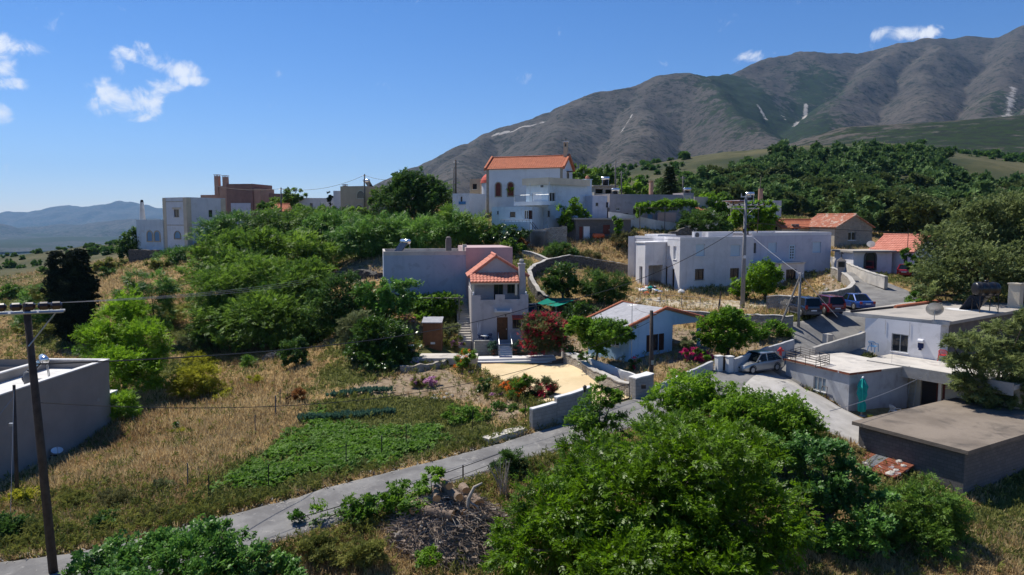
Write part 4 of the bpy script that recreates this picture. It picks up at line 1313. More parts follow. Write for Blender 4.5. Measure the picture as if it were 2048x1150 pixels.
def blue_house():
 A = at(1258.5, 724, 56.8)
 B = at(1401, 705, 61.6)
 A.z = 2.0
 b = Bld('blue_cottage', 'sky blue cottage with grey felt gable roof, orange tile edging and brown window shutters', A, B, 4.9, 2.62, base=2.0)
 w = b.w
 xw = b.fr.f(*q(6, 936, 480))[0]
 rw = b.pr('F', 6, 782, 416, 832, 542)
 pos, rise = w * .47, 1.12
 mb = MB()
 mp = b.mp('F')
 panel(mb, mp, 0, xw, -1.5, b.h, [rw], .14)
 panel(mb, b.mp('L'), 0, b.d, -1.5, b.h, [(1.2, 2.2, .9, 2.0), (3.2, 4.0, 0, 2.0)], .14)
 dpt = 3.2
 panel(mb, lambda u, e, z: (u, dpt + e, z), xw + .005, w, -1.5, b.h, [(xw + .9, xw + 1.7, .02, 2.05)], .12)
 mb.face([(xw, .0, -1.5), (xw, dpt, -1.5), (xw, dpt, b.h), (xw, 0, b.h)])
 panel(mb, b.mp('K'), 0, w, -1.5, b.h, [], .1)
 mb.face([(w, dpt, -1.5), (w, b.d, -1.5), (w, b.d, b.h), (w, dpt, b.h)])
 for y in (0, b.d):
  mb.face([(0, y, b.h), (w, y, b.h), (pos, y, b.h + rise)])
 mb.box(xw + .003, w, .0, .2, b.h - .22, b.h - .004)
 b.wall = mb.build('wall', M['plaster_sky'], b.root)
 opening(b.root, mp, *rw, 'glass', 'frame_brown', 'glass', .14)
 opening(b.root, b.mp('L'), 1.2, 2.2, .9, 2.0, 'glass', 'white_paint', 'glass', .14)
 opening(b.root, b.mp('L'), 3.2, 4.0, 0, 2.0, 'door', 'door_blue', 'glass', .14, 'door')
 opening(b.root, lambda u, e, z: (u, dpt + e, z), xw + .9, xw + 1.7, .02, 2.05, 'door', 'wood_door', 'glass', .12, 'door')
 for (a, c) in ((rw[0] - (rw[1] - rw[0]) * .85, rw[0] - .02), (rw[1] + .02, rw[1] + (rw[1] - rw[0]) * .75)):
  mb = MB()
  mb.box(a, c, -.06, -.015, rw[2], rw[3])
  for i in range(10):
   z = rw[2] + (rw[3] - rw[2]) * (i + .2) / 10
   mb.box(a + .05, c - .05, -.085, -.062, z, z + .06)
  mb.build('shutter', M['wood_dark'], b.root)
 part_box(b.root, 'post', 'plaster_sky', (w - .25, w - .003, .02, .27, -1, b.h - .23))
 part_box(b.root, 'porch_floor', 'concrete', (xw + .01, w + .2, -.6, dpt - .01, -1.0, -.02))
 mb = MB()
 o, k1, k2 = .25, rise / pos, rise / (w - pos)
 for (xa, za) in ((-o, b.h - o * k1), (w + o, b.h - o * k2)):
  p = [(xa, -.1, za + .03), (xa, b.d + .1, za + .03), (pos, b.d + .1, b.h + rise + .03), (pos, -.1, b.h + rise + .03)]
  mb.face(p)
  mb.face([(x, y, z + .12) for x, y, z in p][::-1])
  for i in range(4):
   a, c = p[i], p[(i + 1) % 4]
   mb.face([a, c, (c[0], c[1], c[2] + .12), (a[0], a[1], a[2] + .12)])
 rf = mb.build('roof', M['roof_felt'], b.root)
 mb = MB()
 for y in (-.14, b.d + .14):
  mb = MB()
  ridge_tiles(mb, (-o, y, b.h - o * k1 + .18), (pos, y, b.h + rise + .18), .14, .32)
  ridge_tiles(mb, (w + o, y, b.h - o * k2 + .18), (pos, y, b.h + rise + .18), .14, .32)
  mb.build('edge_tiles', M['tile'], rf)
 mb = MB()
 mb.tube([(.15, -.08, -.9), (.15, -.08, b.h + 1.9)], .025, 5)
 mb.tube([(-.2, -.08, b.h + 1.75), (.5, -.08, b.h + 1.75)], .012, 4)
 for i in range(5):
  mb.tube([(-.15 + i * .15, -.33, b.h + 1.76), (-.15 + i * .15, .17, b.h + 1.76)], .008, 4)
 mb.build('aerial', M['galvanised'], b.root)
 part_box(b.root, 'step', 'concrete_dark', (.1, xw + 1, -1.5, -.01, -1.2, -.3))
 return b
BH = blue_house()
def white_building():
 A = at(1358.3, 583, 80)
 A.z = 5.15
 u = Vector((.8896, .4567, 0))
 b = Bld('white_apartment_house', 'long white two storey building with pale blue roller blinds and a lit end wall', A, A + u * 10.9, 9.5, 5.9, base=5.15)
 w = b.w
 for r in ((675, 305, 755, 410), (985, 310, 1070, 410)):
  b.opx('F', 7, *r, 'roller', 'shutter_blue', rec=.15)
 for r in ((667, 525, 750, 622), (980, 518, 1062, 606)):
  b.opx('F', 7, *r, 'glass', 'frame_brown', rec=.18)
 sk = Vector((.985, 3.99, 0))
 sl = sk.length
 sk.normalize()
 kn = Vector((sk.y, -sk.x, 0))
 def mps(u_, e, z):
  p_ = sk * u_ + kn * e
  return p_.x, p_.y, z
 eops = [(.9, 1.65, 3.5, 4.95), (2.5, 3.2, 3.5, 4.95), (1.25, 1.95, .15, 2.4), (3.1, 3.7, .5, 2.6)]
 def end_wall(mb):
  panel(mb, mps, 0, sl, -1.5, b.h, eops, .22)
  mb.face([(sk.x * sl, sk.y * sl, -1.5), (sk.x * sl, 9.5, -1.5), (sk.x * sl, 9.5, b.h), (sk.x * sl, sk.y * sl, b.h)])
 b.walls('plaster_white', faces='FK', extra=end_wall)
 for k_, o_ in enumerate(eops):
  opening(b.root, mps, *o_, *(('roller', 'white_paint') if k_ < 2 else ('door', 'wood_dark')), rec=.22, name='window' if k_ < 2 else 'door')
 mb = MB()
 mb.prism([(0.2, .2), (w - .2, .2), (w - .2, 9.3), (1.3, 9.3), (1.2, 4.0)], b.h - .4, b.h - .25)
 mb.build('roof', M['roof_screed'], b.root)
 mb = MB()
 mb.prism([(-.03, -.03), (w, -.03), (w, .2), (.12, .2)], b.h - .2, b.h + .06)
 mb.prism([(-.03, -.02), (.2, .205), (1.2, 4.0), (.96, 4.0)], b.h - .2, b.h + .06)
 mb.prism([(.96, 4.005), (1.2, 4.005), (1.2, 9.5), (.96, 9.5)], b.h - .2, b.h + .06)
 mb.build('parapet', M['plaster_clean'], b.root)
 h2, x0, x1 = 6.32, w + .003, w + 13.4
 mb = MB()
 mp = lambda uu, e, z: (uu, .35 + e, z)
 fr = b.fr
 def rect(x0_, y0_, x1_, y1_):
  a, c = q(7, x0_, y0_), q(7, x1_, y1_)
  l, r_ = fr.f(a[0], (a[1] + c[1]) / 2, .35)[0], fr.f(c[0], (a[1] + c[1]) / 2, .35)[0]
  m = (a[0] + c[0]) / 2
  return l, r_, fr.f(m, c[1], .35)[1], fr.f(m, a[1], .35)[1]
 ops = [rect(1190, 295, 1213, 385), rect(1320, 290, 1395, 380), rect(1505, 308, 1560, 440), rect(1715, 285, 1790, 380)]
 panel(mb, mp, x0, x1, -1.5, h2, ops, .16)
 mb.face([(x1, .35, -1.5), (x1, 9.5, -1.5), (x1, 9.5, h2), (x1, .35, h2)])
 mb.face([(x0, 9.5, -1.5), (x1, 9.5, -1.5), (x1, 9.5, h2), (x0, 9.5, h2)])
 mb.face([(x0, .35, 5.5), (x0, 9.5, 5.5), (x0, 9.5, h2), (x0, .35, h2)])
 mb.build('wing', M['plaster_lilac'], b.root)
 opening(b.root, mp, *ops[0], 'shutter', 'trim_grey', rec=.16)
 opening(b.root, mp, *ops[1], 'roller', 'shutter_blue', rec=.16)
 opening(b.root, mp, *ops[3], 'roller', 'shutter_blue', rec=.16)
 mb = MB()
 a, c, z0, z1 = ops[2]
 mb.box(a + .003, c - .003, .35 + .05, .35 + .12, z0 + .003, z1 - .003)
 o = mb.build('lattice_window', M['shutter_blue'], b.root)
 for i in range(2):
  for j in range(5):
   mb = MB()
   xc, zc = a + (c - a) * (.32 + .36 * i), z0 + (z1 - z0) * (.12 + .18 * j)
   mb.box(xc - .1, xc + .1, .35 + .035, .35 + .048, zc - .1, zc + .1)
   mb.build('pane', M['glass'], o)
 mb = MB()
 mb.box(x0 + .2, x1 - .2, .55, 9.3, h2 - .35, h2 - .2)
 mb.build('roof', M['roof_screed'], b.root)
 mb = MB()
 for bx in ((x0, x1 + .003, .345, .55), (x0, x1 + .003, 9.3, 9.503), (x0 + .0, x0 + .2, .553, 9.297), (x1 - .2, x1 + .003, .553, 9.297)):
  mb.box(*bx, h2 - .3, h2 + .05)
 mb.build('parapet', M['plaster_clean'], b.root)
 xp, yp, xq, hp, dd = -2.18, 3.3, .8, 5.25, 2.6
 mb = MB()
 panel(mb, lambda uu, e, z: (xp + uu, yp + e, z), 0, xq - xp, -1.5, hp, [(.5, 2.55, .0, 2.75)], .3)
 panel(mb, lambda uu, e, z: (xp + sk.x * uu + kn.x * e, yp + sk.y * uu + kn.y * e, z), 0, dd, -1.5, hp, [(.7, 1.6, .5, 2.6)], .25)
 mb.face([(xp + sk.x * dd, yp + sk.y * dd, -1.5), (xq + .2, yp + sk.y * dd, -1.5), (xq + .2, yp + sk.y * dd, hp), (xp + sk.x * dd, yp + sk.y * dd, hp)])
 mb.build('porch', M['plaster_white'], b.root)
 mb = MB()
 mb.prism([(xp - .1, yp - .1), (xq + .03, yp - .1), (xq + .2, yp + dd), (xp + sk.x * dd - .1, yp + dd)], hp + .003, hp + .14)
 mb.build('porch_roof', M['plaster_clean'], b.root)
 xe = fr.f(*q(7, 1640, 560), -1.7)[0]
 mb = MB()
 r = (w + 3.5, w + 5.2, .1, 2.1)
 panel(mb, lambda uu, e, z: (uu, -1.7 + e, z), w - .3, xe, -1.5, 2.75, [r], .2)
 for x in (w - .3, xe):
  mb.face([(x, -1.7, -1.5), (x, .34, -1.5), (x, .34, 2.75), (x, -1.7, 2.75)])
 mb.build('extension', M['plaster_white'], b.root)
 opening(b.root, lambda uu, e, z: (uu, -1.7 + e, z), *r, 'glass', 'frame_brown', rec=.2, bars=2)
 part_box(b.root, 'terrace', 'concrete_pale', (w - .4, xe + .12, -1.82, .33, 2.753, 2.9))
 mb = MB()
 mb.mesh([(xe + .003, -.2, -.8), (xe + 3.3, -.2, -.8), (xe + 3.3, -.2, .6), (xe + .003, -.2, 2.2), (xe + .003, .33, -.8), (xe + 3.3, .33, -.8), (xe + 3.3, .33, .6), (xe + .003, .33, 2.2)],
   [(0, 1, 2, 3), (7, 6, 5, 4), (0, 3, 7, 4), (1, 5, 6, 2), (3, 2, 6, 7), (0, 4, 5, 1)])
 mb.build('stair_flank', M['plaster_lilac'], b.root)
 part_box(b.root, 'roof_curb', 'plaster_clean', (w - 4.2, w - .4, 3, 3.5, b.h - .2, b.h + .55))
 part_box(b.root, 'roof_curb', 'plaster_clean', (1.3, 4.0, 5.5, 8, b.h - .2, b.h + .28))
 t = thing('air_conditioner', 'white air conditioner box on the roof of the long white building', 'air conditioner', fr.wd(4.6, 3.0, b.h - .25), fr.rz)
 part_box(t, 'casing', 'white_paint', (0, 1.1, 0, .4, .08, .85))
 mb = MB()
 mb.tube([(.42, -.012, .46), (.42, -.002, .46)], .31, 18)
 mb.build('fan', M['trim_grey'], t)
 part_box(t, 'foot', 'iron', (.1, .16, 0, .4, 0, .078), (.94, 1.0, 0, .4, 0, .078))
 return b
WB = white_building()
def tank_house():
 A, B = at(1728, 697, 59.9), at(1878, 718, 55.2)
 A.z = 2.5
 b = Bld('white_terrace_house', 'white house with a wide flat concrete roof carrying a black barrel tank', A, B, 20, 2.55, base=2.5)
 b.opx('F', 12, 552, 608, 692, 757, 'glass', 'galvanised', 'glass', .14, bars=1)
 b.walls('plaster_clean', foot=-2.6)
 fr = b.fr
 part_box(b.root, 'side_shade', 'concrete_dark', (b.w + .004, b.w + .05, 1.4, 19.9, -2.2, b.h - .01))  # roof overhang's shade on the side wall, painted as a dark sheet
 z = b.h
 c = [fr.tp(1686, 629, z), fr.tp(1899, 650, z)]
 y1 = 20.4
 poly = [c[0], c[1], (c[1][0] + .3, y1), (c[0][0] - .3, y1 * .72), (c[0][0] - .1, y1 * .35)]
 mb = MB()
 mb.prism(poly, z + .003, z + .24)
 mb.build('roof', M['roof_screed'], b.root)
 mb = MB()
 n = poly
 mb.prism([(c[0][0], c[0][1] - .04), (c[1][0], c[1][1] - .04), (c[1][0], c[1][1] - .004), (c[0][0], c[0][1] - .004)], z - .05, z + .25)
 mb.build('fascia', M['concrete_pale'], b.root)
 a0 = fr.tp(1930, 622, z + .24)
 mb = MB()
 mb.prism([(a0[0] + 1.9 * math.cos(k * .42) * (1 + .15 * math.sin(k * 3)), a0[1] + 1.0 + 1.1 * math.sin(k * .42) * (1 + .2 * math.cos(k * 5))) for k in range(15)], z + .242, z + .249)
 mb.build('roof_patch', M['whitewash'], b.root)
 e0, e1, e2 = fr.tp(1702, 625, z + .24), fr.tp(1786, 616, z + .24), fr.tp(1880, 604, z + .24)
 mb = MB()
 mb.tube([(*e0, z + .33), (*e1, z + .33)], .09, 7)
 mb.build('gutter_pipe', M['iron'], b.root)
 mb = MB()
 ridge_tiles(mb, (*fr.tp(1790, 616, z + .24), z + .34), (*e2, z + .34), .17, .45)
 mb.build('edge_tiles', M['tile'], b.root)
 ch = fr.tp(2030, 615, z + .24)
 part_box(b.root, 'chimney', 'plaster_cream', (ch[0] - .45, ch[0] + .45, ch[1] - .45, ch[1] + .45, z + .2, z + 2.3), (ch[0] - .52, ch[0] + .52, ch[1] - .52, ch[1] + .52, z + 2.303, z + 2.42))
 R0 = z + .245
 p = fr.tp(*q(12, 905, 495), R0)
 dish('grey satellite dish on a bent mast at the edge of the concrete roof', fr.wd(*p, R0), .62, R(150), R(35), mat='galvanised', mast=.75)
 p = fr.tp(*q(12, 1320, 425), R0)
 t = thing('water_tank', 'black plastic barrel tank on an iron frame above a solar panel', 'water tank', fr.wd(*p, R0), fr.rz + R(52))
 mb = MB()
 prof = [(-.98, .34), (-.95, .50), (-.82, .56), (-.62, .56), (-.58, .60), (-.52, .60), (-.48, .57), (-.04, .57), (0, .61), (.04, .61), (.08, .57), (.48, .57), (.52, .60), (.58, .60), (.62, .56), (.82, .56), (.95, .50), (.98, .34)]
 mb.tube([(x, 0, 1.95) for x, r in prof], [r for x, r in prof], 20)
 mb.tube([(0, 0, 2.5), (0, 0, 2.66)], .17, 12)
 mb.build('barrel', M['black_plastic'], t, True)
 for x in (-.75, .75):
  for y in (-.5, .5):
   mb = MB()
   mb.tube([(x, y * 1.15, 0), (x, y, 1.5)], .035, 5)
   mb.build('leg', M['iron'], t)
 mb = MB()
 for y in (-.5, .5):
  mb.tube([(-.8, y, 1.42), (.8, y, 1.42)], .03, 5)
 for x in (-.75, .75):
  mb.tube([(x, -.5, 1.45), (x, .5, 1.45)], .03, 5)
  mb.tube([(x, -.57, .1), (x, .5, 1.4)], .018, 4)
 mb.build('frame', M['iron'], t)
 mb = MB()
 mb.box(-.85, .85, -1.0, 1.0, -.04, .04, T=Matrix.Translation((-.3, .95, .68)) @ Matrix.Rotation(R(-42), 4, 'X'))
 mb.build('solar_panel', M['panel_glass'], t)
 for (px) in (505, 705):
  x = fr.f(*q(12, px, 560))[0]
  mb = MB()
  mb.tube([(x, -.03, 1.3), (x, -.03, z - .06)], .012, 4)
  mb.build('wall_pipe', M['cable_pale'], b.root)
 x0, zt = fr.f(*q(12, 778, 648))
 x1, zb = fr.f(*q(12, 818, 725))
 mb = MB()
 mb.box(x0, x1, -.1, -.03, zb, zt - .28)
 mb.box(x0 + .05, x1 - .12, -.08, -.05, zb - .18, zb - .002)
 o = mb.build('towel', M['cloth_navy'])
 o.matrix_world = Matrix.Translation(fr.O) @ Matrix.Rotation(fr.rz, 4, 'Z')
 tag(o, 'navy blue towel hanging on the white wall right of the window', 'towel')
 mb = MB()
 mb.tube([(x0, -.06, zt - .14), (x1, -.06, zt - .14)], .16, 10)
 mb.build('rolled_end', M['cloth_white'], o)
 return b
TH = tank_house()
def terrace_house():
 A, B = at(1572.4, 724.3, 55.4), at(1699, 755, 50.1)
 zr = 2.3
 A.z = B.z = -.35
 h = zr + .35
 b = Bld('grey_annex', 'grey rendered annex with flat terrace roof, rusty edge and a barred window', A, B, 6.0, h)
 b.opx('F', 11, 674, 370, 757, 462, 'glass', 'galvanised', 'glass_blue', .1, bars=2)
 b.walls('plaster_grey', foot=-1.0)
 mb = MB()
 mb.box(-.15, b.w + .12, -.15, b.d, h + .003, h + .12)
 mb.build('roof', M['concrete_pale'], b.root)
 mb = MB()
 mb.box(-.16, b.w + .13, -.17, -.152, h - .02, h + .13)
 mb.box(b.w + .122, b.w + .14, -.15, 3.0, h - .02, h + .13)
 mb.build('roof_edge', M['rust'], b.root)
 fr = b.fr
 p = [fr.tp(*q(11, x, y), h + .125) for x, y in ((492, 268), (690, 312), (778, 290), (590, 235))]
 t = thing('iron_railing', 'black iron railing frame left lying on the grey terrace roof', 'railing', fr.wd(0, 0, h + .125), fr.rz)
 for i in range(4):
  a, c = Vector((*p[i], 0)), Vector((*p[(i + 1) % 4], 0))
  mb = MB()
  for k in range(5):
   z = .04 + .17 * k
   mb.tube([a + Vector((0, 0, z)), c + Vector((0, 0, z))], .022, 4)
  for k in range(4):
   m = a.lerp(c, k / 3)
   mb.tube([m, m + Vector((0, 0, .76))], .026, 4)
  mb.build('rail', M['iron'], t)
 t2 = thing('iron_trestle', 'thin rusty iron trestle leaning on the grey annex under its window', 'trestle', fr.wd(*[fr.f(*q(11, 760, 560))[0], -.35, 0.1]), fr.rz)
 mb = MB()
 mb.tube([(-.3, .2, 1.3), (-.45, -.2, -.15)], .025, 4)
 mb.tube([(.15, .2, 1.3), (.35, -.2, -.35)], .025, 4)
 mb.tube([(-.3, .2, 1.3), (.15, .2, 1.3)], .025, 4)
 mb.build('legs_frame', M['iron'], t2)
 u = Vector((.586, -.81, 0)).normalized()
 O = at(1734, 740, 54.3)
 O.z = -.35
 m = Bld('terrace_ground_floor', 'ground floor porch under a grey concrete terrace slab with a dark garage door', O, O + u * 9.5, 5.4, 2.9)
 f2 = m.fr
 yb = 1.5
 def rect(x0_, y0_, x1_, y1_):
  a, c = q(11, x0_, y0_), q(11, x1_, y1_)
  return f2.f(a[0], (a[1] + c[1]) / 2, yb)[0], f2.f(c[0], (a[1] + c[1]) / 2, yb)[0], -.45, f2.f((a[0] + c[0]) / 2, a[1], yb)[1]
 d1, d2, d3 = rect(1058, 382, 1116, 570), rect(1218, 385, 1250, 540), rect(1372, 405, 1532, 585)
 d3 = (d3[0], d3[1], -.45, min(d3[3], 1.9))
 d1 = (d1[0], d1[1], -.45, min(d1[3], 1.4))
 d2 = (d2[0], d2[1], .1, 1.4)
 mb = MB()
 mpp = lambda uu, e, z: (uu, yb + e, z)
 panel(mb, mpp, -1.2, 9.5, -2.0, 2.3, [d1, d2, d3], .2)
 mb.face([(9.5, yb, -1), (9.5, 5.4, -1), (9.5, 5.4, 2.3), (9.5, yb, 2.3)])
 mb.build('wall', M['plaster_cream'], m.root)
 opening(m.root, mpp, *d1, 'door', 'wood_dark', name='door', rec=.2)
 opening(m.root, mpp, *d2, 'shutter', 'door_blue', rec=.2)
 mid = d3[0] + (d3[1] - d3[0]) * .62
 opening(m.root, mpp, d3[0], mid, d3[2], d3[3], 'roller', 'iron', name='garage_door', rec=.2)
 opening(m.root, mpp, mid, d3[1], d3[2], d3[3], 'door', 'wood_red', name='door', rec=.2)
 mb = MB()
 mb.box(-.9, 9.6, .12, 5.2, 2.303, 2.62)
 mb.build('terrace', M['concrete_pale'], m.root)
 mb = MB()
 mb.box(-.05, 9.65, -.03, .118, 2.02, 2.84)
 mb.build('fascia', M['concrete'], m.root)
 part_box(m.root, 'drain_cover', 'iron', (6.0, 6.5, 1.2, 1.5, 2.622, 2.64))
 part_box(m.root, 'porch_floor', 'concrete', (-1.1, 9.5, -3.2, yb - .003, -1.8, -.5))
 part_box(m.root, 'post', 'plaster_cream', (5.05, 5.25, .13, .33, -.497, 2.3))
 for lx, lab in ((1228, 'tall wooden ladder leaning by the blue shutter under the terrace'), (1305, 'pale aluminium step ladder leaning beside the garage door')):
  x = f2.f(*q(11, lx, 480), .8)[0]
  t = thing('ladder', lab, 'ladder', f2.wd(x,   .75, -.497), f2.rz, 'ladders in the porch')
  mb = MB()
  for dx in (-.22, .22):
   mb.tube([(dx * 1.15, 0, 0), (dx, .55, 2.5)], .025, 4)
  mb.build('side_rail', M['galvanised' if lx > 1300 else 'wood_pole_grey'], t)
  mb = MB()
  for k in range(7):
   s_ = (k + .6) / 7.4
   mb.tube([(-.23, .55 * s_, 2.5 * s_), (.23, .55 * s_, 2.5 * s_)], .018, 4)
  mb.build('rung', M['galvanised' if lx > 1300 else 'wood_pole_grey'], t)
 p = f2.tp(*q(11, 988, 606), 0)
 t = thing('parasol', 'closed teal garden parasol standing at the corner of the grey annex', 'parasol', f2.wd(p[0], p[1], -.25), 0)
 mb = MB()
 mb.tube([(0, 0, 0), (0, 0, 2.75)], .025, 6)
 mb.build('pole', M['white_paint'], t)
 mb = MB()
 n = 14
 prof = [(2.72, .05), (2.6, .13), (2.35, .22), (2.1, .30), (1.9, .24), (1.6, .27), (1.3, .22), (1.1, .15), (.9, .21), (.6, .24), (.35, .20)]
 vs = []
 for k, (z, r) in enumerate(prof):
  for j in range(n):
   a = 2 * math.pi * j / n
   rr = r * (1 + .28 * (1 if j % 2 else -1) * min(1, k / 2)) * (1 + .08 * math.sin(k * 2 + j))
   vs.append((rr * math.cos(a + k * .08), rr * math.sin(a + k * .08), z))
 mb.mesh(vs, [(k * n + j, (k + 1) * n + j, (k + 1) * n + (j + 1) % n, k * n + (j + 1) % n) for k in range(len(prof) - 1) for j in range(n)])
 mb.build('canopy', M['teal_cloth'], t)
 mb = MB()
 mb.lathe([(.28, 0), (.28, .07), (.06, .12), (.05, .3)], 14)
 mb.build('base', M['concrete'], t)
 mb = MB()
 mb.lathe([(.0, 0), (.09, .0), (.06, .09), (.01, .12)], 8, (0, 0, 2.72))
 mb.build('cap', M['white_paint'], t)
 chair('white plastic garden chair in the sun before the garage door', f2.wd(*f2.tp(*q(11, 1203, 632), -.5), -.5), f2.rz + R(160), 'white_plastic')
 chair('grey plastic garden chair in shade behind the teal parasol', f2.wd(f2.tp(*q(11, 1060, 600), -.5)[0], .3, -.5), f2.rz + R(60), 'white_plastic')
 chair('red plastic chair on the terrace at the white house corner', TH.fr.wd(*TH.fr.tp(*q(11, 1516, 266), .13), .13), TH.fr.rz + R(200), 'red_paint')
 chair('blue plastic chair on the terrace against the white wall', TH.fr.wd(*TH.fr.tp(*q(11, 1062, 205), .13), .13), TH.fr.rz + R(180), 'blue_plastic')
 p = f2.tp(*q(11, 1043, 650), -.4)
 mb = MB()
 mb.lathe([(.15, 0), (.19, .42), (.2, .45), (.17, .45), (.14, .1)], 12)
 tag(mb.build('bucket', M['yellow_plastic'], None, True, f2.wd(*p, -.5)), 'yellow bucket beside the foot of the teal parasol', 'bucket')
 p = TH.fr.tp(*q(11, 1595, 312), .13)
 mb = MB()
 mb.tube([(0, 0, 0), (0, 0, 1.7)], .035, 6)
 tag(mb.build('iron_post', M['iron'], None, False, TH.fr.wd(*p, .12)), 'thin iron post standing at the edge of the terrace under the pine', 'post')
 return m
def chair(label, loc, rz, mat, group='plastic chairs by the terrace house'):
 t = thing('plastic_chair', label, 'chair', loc, rz, group)
 mb = MB()
 mb.mesh([(x * s, y, z) for (x, s, y, z) in ((-.24, 1, -.24, .42), (.24, 1, -.24, .42), (.22, 1, .2, .40), (-.22, 1, .2, .40), (-.24, 1, -.24, .445), (.24, 1, -.24, .445), (.22, 1, .2, .425), (-.22, 1, .2, .425))],
   [(3, 2, 1, 0), (4, 5, 6, 7), (0, 1, 5, 4), (1, 2, 6, 5), (2, 3, 7, 6), (3, 0, 4, 7)])
 mb.build('seat', M[mat], t)
 mb = MB()
 for k in range(6):
  x = -.19 + .076 * k
  mb.tube([(x, .20, .44), (x * 1.05, .30, .82)], .02, 4)
 mb.tube([(-.26, .12, .66), (-.25, .25, .78), (-.15, .32, .86), (.15, .32, .86), (.25, .25, .78), (.26, .12, .66)], .028, 5)
 mb.build('backrest', M[mat], t)
 for s in (-1, 1):
  mb = MB()
  mb.tube([(s * .27, -.26, .62), (s * .28, .0, .65), (s * .26, .14, .66)], .03, 5)
  mb.build('armrest', M[mat], t)
  for (y0, y1, zt) in ((-.3, -.26, .62), (.32, .2, .44)):
   mb = MB()
   mb.tube([(s * .29, y0, 0), (s * .26, y1, zt)], .028, 5)
   mb.build('leg', M[mat], t)
 return t
terrace_house()
def block_shed():
 A, B = at(1718, 855, 44.4), at(1930, 912, 39.0)
 A.z = B.z = -2.0
 top = atz(1930, 912, 0.52)
 h = 2.52
 b = Bld('block_shed', 'bare grey concrete block shed with a wide flat weathered roof slab', A, B, 11.5, h - .2)
 fr = b.fr
 b.opx('F', 17, 735, 535, 775, 580, 'glass', 'galvanised', 'glass_blue', .12, bars=0)
 b.walls('block_wall', foot=-1.5)
 mb = MB()
 mb.box(-.3, b.w + .3, -.3, b.d + .3, b.h + .003, b.h + .22)
 mb.build('roof', M['concrete_roof'], b.root)
 t = thing('lean_to', 'low lean-to of rusty corrugated sheets held down with stones against the block shed', 'lean-to', fr.wd(0, 0, 0), fr.rz)
 x0, x1 = fr.f(*q(17, 412, 360))[0] - .1, fr.f(*q(17, 706, 480))[0]
 zt = fr.f(*q(17, 560, 425))[1]
 yo = -1.95
 n = 4
 for i in range(n):
  mb = MB()
  a, c = x0 + (x1 - x0) * i / n, x0 + (x1 - x0) * (i + 1) / n + .05
  tile_slope(mb, (a, yo - .06 * (i % 2), zt - .42 + .012 * i), (c, yo - .06 * (i % 2), zt - .42 + .012 * i), (c, -.01, zt + .012 * i), (a, -.01, zt + .012 * i), .13, .022)
  mb.build('roof_sheet', M['rust'] if i != 1 else M['galvanised'], t)
 mb = MB()
 mb.box(x0 + .1, x0 + .25, yo + .15, -.02, -.8, zt - .5)
 mb.box(x0 + .27, x1 - 1.2, yo + .15, yo + .3, -.8, zt - .55)
 mb.box(x1 - .25, x1 - .1, yo + .15, -.9, -.8, zt - .5)
 mb.build('wall', M['block_wall'], t)
 rr = random.Random(4)
 for i in range(7):
  px, py = [(575, 495), (600, 490), (645, 478), (625, 455), (405, 440), (385, 372), (560, 500)][i]
  zz = zt - .1
  p = fr.tp(*q(17, px, py), zz)
  yy = min(max(p[1], yo + .2), -.15)
  rock('grey field stone weighing down the rusty lean-to sheets', fr.wd(p[0], yy, zt + .05 + yy * .21), rr.uniform(.16, .3), 'stones on the lean-to roof', rr)
 return b
def rock(label, loc, r, group, rr, mat='stone_cap', flat=.55):
 vs, fs = [], []
 n, m = 8, 5
 for i in range(m + 1):
  th = math.pi * i / m
  for j in range(n):
   a = 2 * math.pi * j / n
   k = r * rr.uniform(.78, 1.15)
   vs.append((k * math.sin(th) * math.cos(a), k * math.sin(th) * math.sin(a), k * flat * math.cos(th)))
 for i in range(m):
  for j in range(n):
   fs.append((i * n + j, i * n + (j + 1) % n, (i + 1) * n + (j + 1) % n, (i + 1) * n + j))
 mb = MB()
 mb.mesh(vs, fs)
 o = mb.build('rock', M[mat], None, False, loc)
 o.rotation_euler = (0, 0, rr.uniform(0, 6))
 return tag(o, label, 'rock', group)
block_shed()
